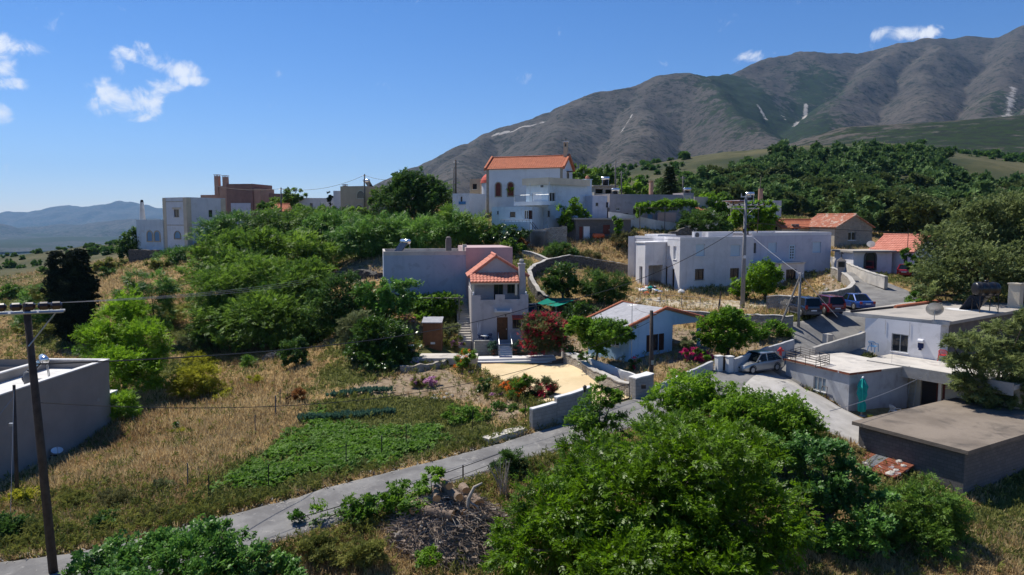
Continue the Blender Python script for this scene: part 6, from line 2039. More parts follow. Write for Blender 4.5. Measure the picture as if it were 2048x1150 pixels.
# ================================================================ walls and fences
def G(px, py):
 return ground(px, py)
def walls_and_fences():
 Z = lambda L: [atz(*p) for p in L]
 yl = Z([(1132, 728, .95), (1160, 743, .9), (1186, 761, .87), (1212, 774, .85), (1240, 786, .8), (1262, 794, .78)])
 stone_line('stone_wall', 'low rough stone wall along the sandy yellow courtyard', yl, .45, [.9, .85, .8, .78, .8, .85], 'stone_wall', cap='stone_cap', jit=.05)
 stone_line('white_wall', 'low whitewashed garden wall behind the flower bed beside the blue cottage', [G(1125, 712), G(1160, 728), G(1210, 748), G(1262, 768), G(1300, 784)], .22, [.75, .75, .8, .8, .85], 'whitewash', jit=.02)
 a, c = atz(1264, 797, .78), atz(1300, 786, .95)
 t = stone_line('gate_pier', 'thick stone gate pier with a pale cap beside the wooden pole', [a, a.lerp(c, .5), c], .7, 1.35, 'block_light', cap='whitewash', jit=.02, cat='pier')
 part_box(t, 'letter_box', 'iron', (.55, .85, -.5, -.36, .8, 1.05))
 rw = Z([(1062, 862, .2), (1085, 856, .24), (1110, 848, .28)])
 rw2 = Z([(1111, 848, .28), (1140, 839, .4), (1180, 824, .55)])
 stone_line('road_wall', 'lower end of the block road wall with a whitewashed top', rw, .32, 1.3, 'block_light', cap='whitewash', jit=.015)
 stone_line('road_wall', 'higher stretch of block road wall leading up to the courtyard gate', rw2, .32, 1.62, 'block_light', cap='whitewash', jit=.015)
 stone_line('concrete_curb', 'low concrete curb slab beside the road left of the block wall', Z([(970, 886, .15), (1010, 874, .2), (1046, 863, .25)]), .75, .3, 'concrete_pale', jit=.02, cat='curb')
 g0, g1 = atz(1182, 822, .72), atz(1259, 799, .78)
 d = g1 - g0
 gate = thing('iron_gate', 'dark iron bar gate of the sandy courtyard, closed', 'gate', g0, math.atan2(d.y, d.x))
 L = math.hypot(d.x, d.y)
 for k in range(2):
  mb = MB()
  a, c = L * k / 2 + .02, L * (k + 1) / 2 - .02
  for z in (.1, 1.15):
   mb.tube([(a, 0, z), (c, 0, z)], .028, 4)
  for x in (a, c):
   mb.tube([(x, 0, .05), (x, 0, 1.2)], .03, 4)
  n = 11
  for i in range(1, n):
   x = a + (c - a) * i / n
   mb.tube([(x, 0, .1), (x, 0, 1.15)], .014, 4)
  mb.build('gate_leaf', M['iron'], gate)
 p = at(1170, 797, 46.3)
 lp = thing('wall_lamp', 'small black lantern on the road wall beside the courtyard gate', 'lantern', atz(1169.5, 787, 2.1), 0)
 mb = MB()
 mb.lathe([(.05, 0), (.04, .1), (.09, .14), (.03, .2)], 8)
 mb.build('stem', M['iron'], lp)
 mb = MB()
 mb.lathe([(.09, .2), (.13, .42), (.15, .43), (.03, .55)], 6)
 mb.build('lamp_head', M['iron'], lp)
 bw = [(1312, 781, 1.0), (1345, 770, 1.2), (1385, 757, 1.42), (1424, 742, 1.65)]
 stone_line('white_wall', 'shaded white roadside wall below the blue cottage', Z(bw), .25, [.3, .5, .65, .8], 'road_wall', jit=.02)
 for px, py, lab in ((1437, 743, 'white gate pillar left of the dark gate by the silver car'), (1458.5, 744, 'white gate pillar right of the dark gate behind the silver car')):
  part = thing('gate_pillar', lab, 'pillar', atz(px, py, 1.65), R(20), 'white pillars of the garden gate')
  part_box(part, 'shaft', 'whitewash', (-.22, .22, -.22, .22, -.4, 1.15))
  part_box(part, 'top', 'whitewash', (-.26, .26, -.26, .26, 1.152, 1.22))
 gt = thing('garden_gate', 'narrow dark metal gate between two white pillars', 'gate', atz(1441.5, 742, 1.7), R(20))
 part_box(gt, 'gate_leaf', 'iron', (0, .5, 0, .05, .05, 1.1))
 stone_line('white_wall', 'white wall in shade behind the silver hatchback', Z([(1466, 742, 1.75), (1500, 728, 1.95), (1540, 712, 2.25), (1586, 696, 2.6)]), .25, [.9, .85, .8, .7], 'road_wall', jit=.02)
 stone_line('block_parapet', 'weathered concrete wall between the road and the terrace house', [atz(1626, 713, 2.2), atz(1660, 703, 2.45), atz(1728, 682, 3.1)], .3, .75, 'concrete', jit=.02)
 stone_line('stone_wall', 'long grey coping wall behind the blue cottage below the white building', [G(1240, 622), G(1330, 634), G(1405, 644), G(1440, 648)], .35, .75, 'stone_wall', cap='stone_cap')
 stone_line('stone_wall', 'rough block of wall in shade beside the navy car', [G(1534, 622), G(1562, 622), G(1588, 624)], .5, 1.35, 'stone_wall', cap='stone_cap', group=None)
 stone_line('stone_wall', 'low stone wall in front of the navy car and forked pole', [G(1490, 652), G(1540, 654), G(1586, 656)], .4, .95, 'stone_wall', cap='stone_cap')
 stone_line('roadside_wall', 'pale roadside wall before the small white garage', [atz(1668, 526, 7.3), atz(1700, 541, 6.95), atz(1735, 556, 6.6), atz(1772, 568, 6.3)], .35, [.7, .65, .65, .7], 'concrete_pale', cap='stone_cap', jit=.03)
 stone_line('curved_wall', 'curved grey stone wall round the bend with the cross shrine', [atz(*p) for p in [(1664, 552, 6.5), (1682, 560, 6.2), (1698, 572, 5.8), (1706, 585, 5.4), (1697, 596, 5.1), (1670, 603, 4.95), (1640, 606, 4.9)]], .4, .95, 'stone_wall', cap='stone_cap', jit=.03)
 stone_line('terrace_wall', 'curving grey retaining wall behind the oleander and shade net', [G(1096, 612), G(1078, 602), G(1062, 578), G(1058, 560), G(1072, 548), G(1100, 534), G(1140, 533), G(1200, 540), G(1262, 548)], .4, [.9, 1.0, 1.2, 1.2, 1.1, 1.0, 1.2, 1.2, 1.0], 'stone_dark', cap='stone_cap', jit=.06)
 stone_line('terrace_wall', 'short upper stone wall rising toward the long house corner', [G(1100, 530), G(1070, 518), G(1046, 512)], .4, .5, 'stone_wall', cap='stone_cap', jit=.06)
 stone_line('dry_stone_wall', 'dark dry stone wall on the bank behind the white building', [at(1338, 482, 100.5), at(1370, 480, 101), at(1402, 478, 102)], .9, [1.1, 1.7, 1.4], 'stone_dark', jit=.12, foot=1.5)
 stone_line('dry_stone_wall', 'crumbling dark stone heap left of the dry stone wall', [at(1312, 484, 100), at(1326, 484, 100), at(1337, 483, 100.4)], 1.2, [.3, .55, .4], 'stone_dark', jit=.16, foot=1.5)
 stone_line('stone_wall', 'old stone terrace under the blue white annex stairs', [at(1050, 482, 98.5), at(1092, 480, 98.2), at(1134, 476, 98)], .8, [1.2, 1.5, 1.6], 'stone_wall', jit=.06, foot=2)
 stone_line('white_wall', 'low white wall before the mauve house and its vine', [at(1217, 444, 106), at(1264, 448, 106), at(1310, 456, 105.5), at(1352, 460, 106)], .3, [1.5, 1.3, 1.15, 1.0], 'whitewash', jit=.02, foot=2)
 stone_line('dry_stone_wall', 'broken dark stone bank on the slope left of the slate blue house', [G(698, 552), G(725, 550), G(760, 552)], 1.0, [.5, .9, .5], 'stone_dark', jit=.2, foot=.6)
 stone_line('flower_bed_wall', 'low stone edging of the flower bed by the citrus tree', [G(800, 744), G(840, 742), G(880, 736), G(897, 728)], .4, .5, 'stone_wall', jit=.06)
 p = atz(1681.5, 556, 6.45)
 t = thing('roadside_shrine', 'small grey roadside shrine topped with a cross at the bend', 'shrine', p, R(-20))
 part_box(t, 'pedestal', 'concrete', (-.35, .35, -.3, .3, -.4, 1.15))
 mb = MB()
 mb.box(-.45, .45, -.4, .4, 1.152, 1.95)
 mb.build('box', M['concrete'], t)
 part_box(t, 'pane', 'glass', (-.33, .33, -.42, -.402, 1.25, 1.85))
 mb = MB()
 mb.mesh([(-.5, -.45, 1.952), (.5, -.45, 1.952), (.5, .45, 1.952), (-.5, .45, 1.952), (0, 0, 2.4)], [(0, 1, 4), (1, 2, 4), (2, 3, 4), (3, 0, 4), (3, 2, 1, 0)])
 mb.build('roof', M['concrete_dark'], t)
 mb = MB()
 mb.tube([(0, 0, 2.35), (0, 0, 3.0)], .05, 5)
 mb.tube([(-.25, 0, 2.75), (.25, 0, 2.75)], .045, 5)
 mb.build('cross', M['iron'], t)
 t = thing('standpipe', 'red standpipe hydrant at the end of the white wall behind the silver car', 'hydrant', atz(1560.5, 722, 2.15), 0)
 mb = MB()
 mb.lathe([(.16, 0), (.11, .05), (.10, .75), (.15, .78), (.15, .95), (.06, 1.08)], 10)
 mb.build('barrel', M['red_paint'], t)
 mb = MB()
 mb.tube([(-.24, 0, .82), (.24, 0, .82)], .07, 8)
 mb.build('outlet', M['red_paint'], t)
 t = thing('concrete_stub', 'square concrete stub post by the parking bend', 'post', G(1655, 690), R(25))
 part_box(t, 'post', 'concrete_pale', (-.3, .3, -.3, .3, -.3, .95))
 t = thing('paint_sack', 'white sack with a red end on the concrete wall by the white house', 'sack', at(1723, 676, 60.8), 0)
 mb = MB()
 mb.lathe([(.12, 0), (.3, .08), (.33, .3), (.2, .5), (.08, .56)], 10)
 mb.build('sack', M['cloth_white'], t, True)
 mb = MB()
 mb.lathe([(.1, 0), (.22, .1), (.22, .3), (.1, .4)], 8, (.38, 0, .05))
 mb.build('sack_end', M['red_paint'], t, True)
 fp = [(418, 1000), (537, 975), (692, 935), (763, 915), (812, 893), (945, 860), (1050, 845)]
 wires = thing('wire_fence', 'thin wire fence on rusty stakes between the vegetable patch and the road', 'fence', G(*fp[0]), 0)
 o = G(*fp[0])
 tops = []
 for (px, py) in fp:
  p = G(px, py) - o
  mb = MB()
  mb.tube([p - Vector((0, 0, .2)), p + Vector((.03, 0, 1.25))], .03, 5)
  mb.build('post', M['iron'], wires)
  tops.append(p)
 for z in (.5, 1.1):
  mb = MB()
  mb.tube([p + Vector((.02, 0, z)) for p in tops], .008, 3)
  mb.build('wire', M['iron'], wires)
 fp = [(375, 975), (510, 870), (551, 835), (560, 815)]
 w2 = thing('wire_fence', 'row of leaning stakes between the dry field and the vegetable patch', 'fence', G(*fp[0]), 0)
 o = G(*fp[0])
 for i, (px, py) in enumerate(fp):
  p = G(px, py) - o
  mb = MB()
  mb.tube([p - Vector((0, 0, .2)), p + Vector((.05, 0, 1.35 + .15 * (i == 2)))], .03 + .02 * (i == 2), 5)
  mb.build('post', M['wood_pole_grey'], w2)
 mb = MB()
 mb.tube([G(*f) - o + Vector((.02, 0, 1.0)) for f in fp], .008, 3)
 mb.build('wire', M['iron'], w2)
 a, c = G(572, 815), G(595, 795)
 hd = thing('wooden_hurdle', 'small dark broken wooden hurdle in the dry weeds', 'hurdle', a, math.atan2(c.y - a.y, c.x - a.x))
 L = math.hypot(c.x - a.x, c.y - a.y)
 for i in range(6):
  mb = MB()
  mb.box(L * i / 6, L * i / 6 + .10, -.02, .02, -.1, .85 + .05 * (i % 2))
  mb.build('stake', M['wood_dark'], hd)
 part_box(hd, 'crosspiece', 'wood_dark', (-.1, L, -.045, -.022, .55, .65))
 fp = [(1280, 608), (1320, 612), (1363, 616), (1400, 618), (1440, 622), (1480, 626)]
 w3 = thing('wire_fence', 'sparse wire fence across the pale yard below the white building', 'fence', G(*fp[0]), 0)
 o = G(*fp[0])
 for f in fp:
  p = G(*f) - o
  mb = MB()
  mb.tube([p - Vector((0, 0, .2)), p + Vector((0, 0, 1.2))], .035, 4)
  mb.build('post', M['galvanised'], w3)
 for z in (.6, 1.15):
  mb = MB()
  mb.tube([G(*f) - o + Vector((0, 0, z)) for f in fp], .01, 3)
  mb.build('wire', M['galvanised'], w3)
 p = G(1436, 622)
 mb = MB()
 mb.tube([(0, 0, -.2), (.25, 0, 2.0)], .07, 6)
 tag(mb.build('leaning_stake', M['wood_pole'], None, False, p), 'short dark leaning stake in the yard near the concrete pole', 'stake')
walls_and_fences()
# ================================================================ poles and cables
def insulator(root, x, y, z, s=1.0):
 mb = MB()
 mb.lathe([(.02, -.12), (.025, 0), (.06, .02), (.075, .07), (.045, .09), (.06, .12), (.04, .17), (.0, .19)], 8, (x, y, z))
 mb.build('insulator', M['ceramic'], root)
def pole(label, base, top, r0, r1, mat, name='power_pole', group=None):
 d = Vector(top) - Vector(base)
 t = thing(name, label, 'pole', base, 0, group)
 mb = MB()
 mb.tube([Vector((0, 0, -.4)), d * .5, d], [r0, (r0 + r1) / 2, r1], 9)
 mb.build('shaft', M[mat], t, True)
 return t, d
def poles_and_cables():
 base = at(108, 1150, 27.5)
 top = at(52, 606, 26.5)
 t, d = pole('close leaning dark wooden pole with a crossarm of black insulators', base, top, .17, .12, 'wood_pole')
 arm = Vector((.93, .36, 0)).normalized()
 c = d - Vector((0, 0, .35))
 ins = []
 for zz, off in ((0, -.14), (.02, .14)):
  mb = MB()
  side = Vector((-arm.y, arm.x, 0)) * off
  mb.tube([c + side - arm * 1.0 + Vector((0, 0, zz)), c + side + arm * 1.2 + Vector((0, 0, zz))], .05, 4)
  mb.build('crossarm', M['galvanised'], t)
 for k in (-1.25, -.8, -.32, .1, .55, .95):
  p = c + arm * k + Vector((0, 0, .22))
  mb = MB()
  mb.tube([p, p + Vector((0, 0, .12))], .02, 4)
  mb.tube([p - Vector((.16, .1, 0)), p - Vector((.1, .06, 0)), p + Vector((.1, .06, 0)), p + Vector((.16, .1, 0))], [.07, .15, .15, .07], 8)
  mb.build('insulator', M['ceramic'], t)
  ins.append(base + p + Vector((0, 0, .1)))
 mb = MB()
 mb.tube([c + arm * .95, d - Vector((0, 0, 1.6))], .025, 4)
 mb.build('brace', M['galvanised'], t)
 b2, t2 = at(35, 1030, 36), at(28, 770, 36)
 p2, d2 = pole('short thin dark pole before the taupe house wall', b2, t2, .10, .07, 'wood_pole')
 mb = MB()
 mb.tube([(0, 0, 0), d2], .012, 3)
 mb.box(-.12, .12, -.05, .05, d2.z - 2.1, d2.z - 1.95)
 mb.build('clamp', M['galvanised'], p2)
 cable('pale guy wire running down from the short thin pole', b2 + d2 * .92, at(-60, 900, 34), .05, .018, 'cable_pale', name='guy_wire')
 cable('thin stay wire hanging close along the short thin pole', b2 + d2 * .98, at(18, 1140, 31), .02, .012, 'cable_pale', name='guy_wire')
 base = G(1485, 613)
 top = at(1492, 392, base.y)
 hp, d = pole('tall grey concrete pole with a double crossarm before the white building', base, top, .23, .14, 'concrete_pole')
 arm = Vector((.95, -.3, 0)).normalized()
 tops = []
 for zz, L in ((-.9, 1.75), (-1.25, 1.3)):
  mb = MB()
  mb.tube([d + Vector((0, 0, zz)) - arm * L, d + Vector((0, 0, zz)) + arm * L], .06, 4)
  mb.build('crossarm', M['galvanised'], hp)
 for s in (-1, 1):
  mb = MB()
  mb.tube([d + Vector((0, 0, -.9)) + arm * s * 1.1, d + Vector((0, 0, -2.0))], .035, 4)
  mb.build('brace', M['galvanised'], hp)
 for k in (-1.7, -1.2, -.65, .65, 1.2, 1.7):
  p = d + Vector((0, 0, -.85)) + arm * k
  insulator(hp, p.x, p.y, p.z + .12)
  mb = MB()
  mb.tube([p - Vector((.05, .3, 0)), p + Vector((.05, .3, .1))], .09, 7)
  mb.build('insulator', M['ceramic'], hp)
  tops.append(base + p + Vector((0, 0, .25)))
 mb = MB()
 mb.box(d.x - .5, d.x + .5, d.y - .1, d.y + .1, d.z - .12, d.z - .02)
 mb.tube([(d.x - .45, d.y, d.z - .1), (d.x - .45, d.y, d.z + .25)], .05, 5)
 mb.tube([(d.x + .45, d.y, d.z - .1), (d.x + .45, d.y, d.z + .25)], .05, 5)
 mb.tube([(d.x, d.y, d.z - .1), (d.x, d.y, d.z + .2)], .05, 5)
 mb.build('switch_gear', M['galvanised'], hp)
 for k, dz in ((0.25, -3.6), (-.2, -4.1), (.25, -4.3)):
  mb = MB()
  mb.tube([d * .72 + Vector((k, -.15, dz + 4)), d * .72 + Vector((k, -.15, dz + 3.6))], .08, 6)
  mb.build('spool', M['ceramic'], hp)
 part_box(hp, 'number_plate', 'white_paint', (d.x * .4 - .13, d.x * .4 + .13, -.27, -.25, 5.0, 5.3))
 b3 = at(1514, 470, 92)
 pole('thin black mast behind the concrete pole', b3, at(1522, 352, 92), .05, .03, 'iron', 'antenna_mast')
 base = G(1303, 772)
 wp, d = pole('dark brown wooden pole at the corner of the white garden wall', base, at(1303, 621, base.y), .17, .12, 'wood_pole')
 mb = MB()
 mb.tube([(-.28, 0, d.z - .25), (.28, 0, d.z - .2)], .025, 4)
 mb.build('bracket', M['galvanised'], wp)
 part_box(wp, 'sign_plate', 'galvanised', (-.1, .1, -.2, -.185, 1.6, 1.9))
 wtop = base + d - Vector((0, 0, .2))
 base = G(1597, 655)
 fp, d = pole('forked grey pole with a slanting prop among the parked cars', base, at(1601, 545, base.y), .13, .10, 'concrete_pole')
 mb = MB()
 mb.tube([d - Vector((0, 0, .25)), Vector((-2.2, -1.0, -.3))], [.08, .10], 7)
 mb.build('prop', M['wood_pole_grey'], fp)
 ftop = base + d - Vector((0, 0, .15))
 mb = MB()
 mb.tube([(d.x - .2, d.y, d.z - .1), (d.x + .2, d.y, d.z - .1)], .05, 5)
 mb.build('bracket', M['galvanised'], fp)
 far = [(1231, 398, 124, 322, 'wooden pole with small crosspiece right of the church'), (1243, 398, 140, 342, 'thinner pole just behind the wooden pole right of the church'),
  (1366, 392, 130, 352, 'thin pole beside the solar heater of the mauve house'), (907.5, 416, 121, 334, 'shorter of two close poles by the white hut'), (911.5, 418, 119, 320, 'taller of two close poles by the white hut'),
  (729, 405, 139, 348, 'pole standing before the tan villa'), (562, 415, 140, 375, 'short pole with a crossarm before the brick wall'), (1463, 463, 110, 408, 'thin grey pole among trees left of the concrete pole')]
 ft = {}
 for (px, py, D, ty, lab) in far:
  b_, t_ = at(px, py, D), at(px, ty, D)
  b_.z -= 1.0
  o, d_ = pole('distant ' + lab, b_, t_, .16, .11, 'wood_pole_grey' if px != 911.5 else 'wood_pole', group='poles along the ridge')
  mb = MB()
  mb.tube([d_ + Vector((-.45, 0, -.35)), d_ + Vector((.45, 0, -.35))], .05, 4)
  mb.build('crossarm', M['galvanised'], o)
  ft[px] = t_ - Vector((0, 0, .2))
 cable('distant cable between the two ridge poles', ft[729], ft[562], 1.2, .03)
 cable('distant cable from the villa pole into the big dark tree', ft[729], at(800, 357, 130), .5, .03)
 cable('distant cable from the short ridge pole toward the villa', ft[562], at(430, 372, 148), .5, .03)
 for k, i in enumerate((3, 4, 5)):
  cable('bare conductor from the leaning pole over the cypress, ' + ['lowest of three', 'middle of three', 'highest of three'][k], ins[i], at(655 + 10 * k, 556 - 7 * k, 88), .5, .007, 'cable_pale', 'conductors from the leaning pole')
 a = base0 = at(70, 728, 27.2)
 cable('black twisted cable crossing the garden from the leaning pole to the house', a, at(1056, 616, 64.5), .9, .03, n=40)
 cable('lower thin cable sagging over the dry field toward the road wall', at(75, 805, 27.3), wtop + Vector((-.1, 0, -.6)), 2.2, .016, n=40)
 cable('black cable from the house corner up to the tall concrete pole', at(1056, 614, 64.6), hp.location + Vector((0, 0, 8.4)), 1.4, .03, n=30)
 cable('black service cable from the concrete pole across the white wing to the right edge', hp.location + Vector((0, 0, 8.6)), at(2080, 470, 75), .35, .028, n=30)
 cable('white guy wire from the forked pole down to the parking', ftop, at(1675, 634, 61), .05, .022, 'cable_pale', name='guy_wire')
 cable('white cable from the forked pole up to the white wing', ftop, at(1508, 476, 84), .1, .022, 'cable_pale')
 cable('dark cable from the wooden pole to the blue cottage aerial', wtop, at(1270, 616, 58), .1, .012)
 cable('pale cable slanting past the teal parasol to the terrace slab', at(1660, 822, 43), at(1868, 741, 51.5), .25, .022, 'cable_pale')
 for px, y0, y1, lab in ((1781, 697, 775, 'cord with a hanging bulb at the terrace edge'), (1876, 720, 800, 'second hanging cord below the white house corner')):
  mb = MB()
  p0, p1 = at(px, y0, 53.5), at(px, y1, 53.5)
  mb.tube([p1 - p1, Vector((0, 0, p0.z - p1.z))], .01, 4)
  o = tag(mb.build('hanging_cord', M['cable_pale'], None, False, p1), lab, 'cord')
  mb = MB()
  mb.lathe([(.02, 0), (.06, .06), (.06, .12), (.02, .18)], 8, (0, 0, -.17))
  mb.build('bulb', M['white_plastic'], o)
 for i, (px, py) in enumerate(((702, 1020), (926, 957))):
  mb = MB()
  mb.tube([(0, 0, -.2), (0, 0, .7)], .04, 5)
  tag(mb.build('iron_post', M['iron'], None, False, G(px, py)), ['low iron post at the road edge among vines', 'low iron post at the road edge above the log pile'][i], 'post')
 cable('black roadside cable strung low along the road edge above the log pile', G(600, 1062) + Vector((0, 0, .6)), G(1010, 925) + Vector((0, 0, .6)), .12, .022)
 cable('second roadside cable just under the first', G(600, 1070) + Vector((0, 0, .35)), G(1010, 930) + Vector((0, 0, .35)), .15, .015)
poles_and_cables()
# ================================================================ cars
def car(label, loc, heading, paint, L=4.2, W=1.72, Hh=1.45, kind='hatch', group='parked cars'):
 """heading: direction of the bonnet, radians; built along +x"""
 t = thing('parked_car', label, 'car', loc, heading, group)
 hl, hw = L / 2, W / 2
 belt = Hh * .60
 if kind == 'hatch':
  hood, ws, rf0, rf1, rw = .56, .40, .10, -.60, -.92
 elif kind == 'suv':
  hood, ws, rf0, rf1, rw = .60, .44, .18, -.84, -.97
 else:
  hood, ws, rf0, rf1, rw = .52, .38, .08, -.42, -.70
 st = [  # x, z bottom, z top, half width, inset of the top
  (-1.0, .34, belt * .80, .86), (-.985, .26, belt * .93, .93), (-.93, .20, belt * (1.0 if kind != 'sedan' else .99), .97), (-.7, .18, belt * 1.0, 1.0), (-.3, .18, belt * .985, 1.0), (.1, .18, belt * .97, 1.0), (hood - .05, .18, belt * .955, 1.0),
  (.72, .18, belt * .89, .98), (.88, .20, belt * .80, .94), (.96, .24, belt * .70, .88), (1.0, .32, belt * .58, .80)]
 rings = []
 for (x, zb, zt, w) in st:
  X, w = x * hl, w * hw
  zm = zb + (zt - zb) * .55
  half = [(w * .86, zb), (w * .97, zb + .07), (w * 1.0, zm), (w * .985, zt - .10), (w * .93, zt - .02), (w * .55, zt + .012)]
  rings.append([(X, y, z) for y, z in half] + [(X, -y, z) for y, z in half[::-1]])
 n = len(rings[0])
 mb = MB()
 vs = [v for r in rings for v in r]
 mb.mesh(vs, [(i * n + j, (i + 1) * n + j, (i + 1) * n + (j + 1) % n, i * n + (j + 1) % n) for i in range(len(rings) - 1) for j in range(n)] + [tuple(range(n)), tuple(range((len(rings) - 1) * n, len(rings) * n))[::-1]])
 yt = hw * .70
 roof = [(rf1, Hh - .03), (rf1 * .6 + rf0 * .4, Hh), (rf0 * .7 + rf1 * .3, Hh), (rf0, Hh - .02)]
 rr = [[(x * hl, y, z + (.02 if abs(y) < yt * .5 else -.015 if abs(y) > yt * .95 else .01)) for y in (-yt, -yt * .8, 0, yt * .8, yt)] for x, z in roof]
 vs = [v for r in rr for v in r]
 mb.mesh(vs, [(i * 5 + j, (i + 1) * 5 + j, (i + 1) * 5 + j + 1, i * 5 + j + 1) for i in range(3) for j in range(4)])
 yb = hw * .90
 for s in (-1, 1):
  for (x0, x1, wd) in ((ws, rf0, .06), (-.13, -.14, .07), (rw, rf1, .10)):
   mb.tube([(x0 * hl, s * yb, belt - .02), (x1 * hl, s * yt, Hh - .04)], wd * .75, 5)
  mb.tube([(rf0 * hl, s * yt, Hh - .035), (rf1 * hl, s * yt, Hh - .045)], .045, 5)
 body = mb.build('body', M[paint], t, True)
 es = body.modifiers.new('split', 'EDGE_SPLIT')
 es.split_angle = R(38)
 def pane(name, pts):
  m_ = MB()
  m_.face(pts)
  return m_.build(name, M['car_glass'], t)
 e = .012
 pane('windscreen', [(ws * hl, -yb + .05, belt), (ws * hl, yb - .05, belt), (rf0 * hl + e, yt - .03, Hh - .04), (rf0 * hl + e, -yt + .03, Hh - .04)])
 pane('rear_window', [(rw * hl, -yb + .08, belt), (rw * hl, yb - .08, belt), (rf1 * hl - e, yt - .05, Hh - .06), (rf1 * hl - e, -yt + .05, Hh - .06)])
 for s in (-1, 1):
  for (a0, a1, b0, b1) in ((ws - .03, -.115, rf0 - .03, -.125), (-.15, rw + .06, -.155, rf1 + .03)):
   pane('side_window', [(a0 * hl, s * (yb + e), belt), (a1 * hl, s * (yb + e), belt), (b1 * hl, s * (yt + e), Hh - .05), (b0 * hl, s * (yt + e), Hh - .05)])
 mb = MB()
 mb.box(-hl * .92, hl * .55, -hw * .80, hw * .80, belt - .30, belt - .02)
 mb.build('interior', M['trim_grey'], t)
 wr = .31 if kind != 'suv' else .36
 for x in (.62 * hl, -.60 * hl):
  for s in (-1, 1):
   mb = MB()
   y0, y1 = s * hw * .80, s * hw * 1.005
   mb.tube([(x, y0, wr), (x, y0 + (y1 - y0) * .1, wr), (x, y1 - (y1 - y0) * .12, wr), (x, y1, wr)], [wr * .9, wr, wr, wr * .9], 18)
   wh = mb.build('wheel', M['rubber'], t)
   mb = MB()
   mb.tube([(x, y1 - s * .02, wr), (x, y1 + s * .012, wr)], [wr * .66, wr * .60], 14)
   mb.build('rim', M['rim'], wh)
   mb = MB()
   m_ = 12
   ring = []
   for k in range(m_ + 1):
    a = math.pi * k / m_
    ring.append((math.cos(a), math.sin(a)))
   for k in range(m_):
    (c0, s0), (c1, s1) = ring[k], ring[k + 1]
    y = s * (hw * .999 + .004)
    mb.face([(x + c0 * wr * 1.02, y, wr + s0 * wr * 1.02), (x + c1 * wr * 1.02, y, wr + s1 * wr * 1.02), (x + c1 * wr * 1.22, y, wr + s1 * wr * 1.22), (x + c0 * wr * 1.22, y, wr + s0 * wr * 1.22)])
   mb.build('wheel_arch', M['black_plastic'], t)
 for s in (-1, 1):
  part_box(t, 'headlight', 'lamp_clear', (hl * .90, hl * .965, s * hw * .66 - .16, s * hw * .66 + .16, belt * .60, belt * .78))
  part_box(t, 'tail_light', 'tail_red', (-hl * 1.002, -hl * .95, s * hw * .78 - .11, s * hw * .78 + .11, belt * .70, belt * (.98 if kind != 'suv' else 1.05)))
  mb = MB()
  mb.tube([(ws * hl - .18, s * (yb + .03), belt + .05), (ws * hl - .18, s * (yb + .18), belt + .08)], [.05, .085], 6)
  mb.build('mirror', M[paint], t)
  for x in (.10, -.42):
   part_box(t, 'door_handle', 'trim_grey' if paint != 'car_silver' else 'car_silver', (x * hl - .09, x * hl + .09, s * hw * 1.0 - .012, s * hw * 1.0 + .018, belt * .80, belt * .84))
 mb = MB()
 mb.box(hl * .955, hl * 1.012, -hw * .74, hw * .74, .26, .44)
 mb.build('bumper', M['trim_grey' if kind == 'suv' else paint], t)
 mb = MB()
 mb.box(-hl * 1.02, -hl * .96, -hw * .86, hw * .86, .28, .50)
 mb.build('bumper', M['trim_grey' if kind == 'suv' else paint], t)
 part_box(t, 'number_plate', 'plate_white', (hl * 1.013, hl * 1.02, -.26, .26, .34, .45))
 part_box(t, 'number_plate', 'plate_white', (-hl * 1.03, -hl * 1.021, -.26, .26, .56 - .02, .67 - .02))
 part_box(t, 'grille', 'black_plastic', (hl * .985, hl * 1.004, -hw * .4, hw * .4, belt * .52, belt * .62))
 part_box(t, 'sill_trim', 'trim_grey', (-hl * .42, hl * .44, -hw * .995, hw * .995, .17, .26))
 return t
def on_road(px, py, z):
 p = atz(px, py, z)
 p.z = float(H0([p.x], [p.y])[0]) + .07
 return p
def cars():
 p = at(1513, 738, 55.4)
 p.z = float(H0([p.x], [p.y])[0]) + .07
 car('silver hatchback parked by the white wall opposite the grey annex', p, math.atan2(-.48, -.87), 'car_silver', 4.25, 1.75, 1.47)
 car('navy blue estate off-roader parked beside the forked pole', on_road(1606, 630, 4.35), R(95), 'car_navy', 3.9, 1.7, 1.68, 'suv')
 car('maroon off-roader with a pale rear bumper between two blue cars', on_road(1652, 623, 4.6), R(96), 'car_maroon', 3.9, 1.7, 1.62, 'suv')
 car('bright blue saloon parked at the inside of the bend', on_road(1706, 614, 4.8), R(99), 'car_blue', 4.4, 1.7, 1.40, 'sedan')
 p = at(1812, 566, 86)
 p.z = float(H0([p.x], [p.y])[0]) + .07
 car('small red hatchback under the big tree by the white cottage', p, math.atan2(.8, .6), 'car_red', 3.6, 1.6, 1.45)
 p = G(1072, 636)
 car('dark car under the green shade net behind the red oleander', p, math.atan2(.2, .98), 'car_navy', 4.1, 1.7, 1.45)
cars()
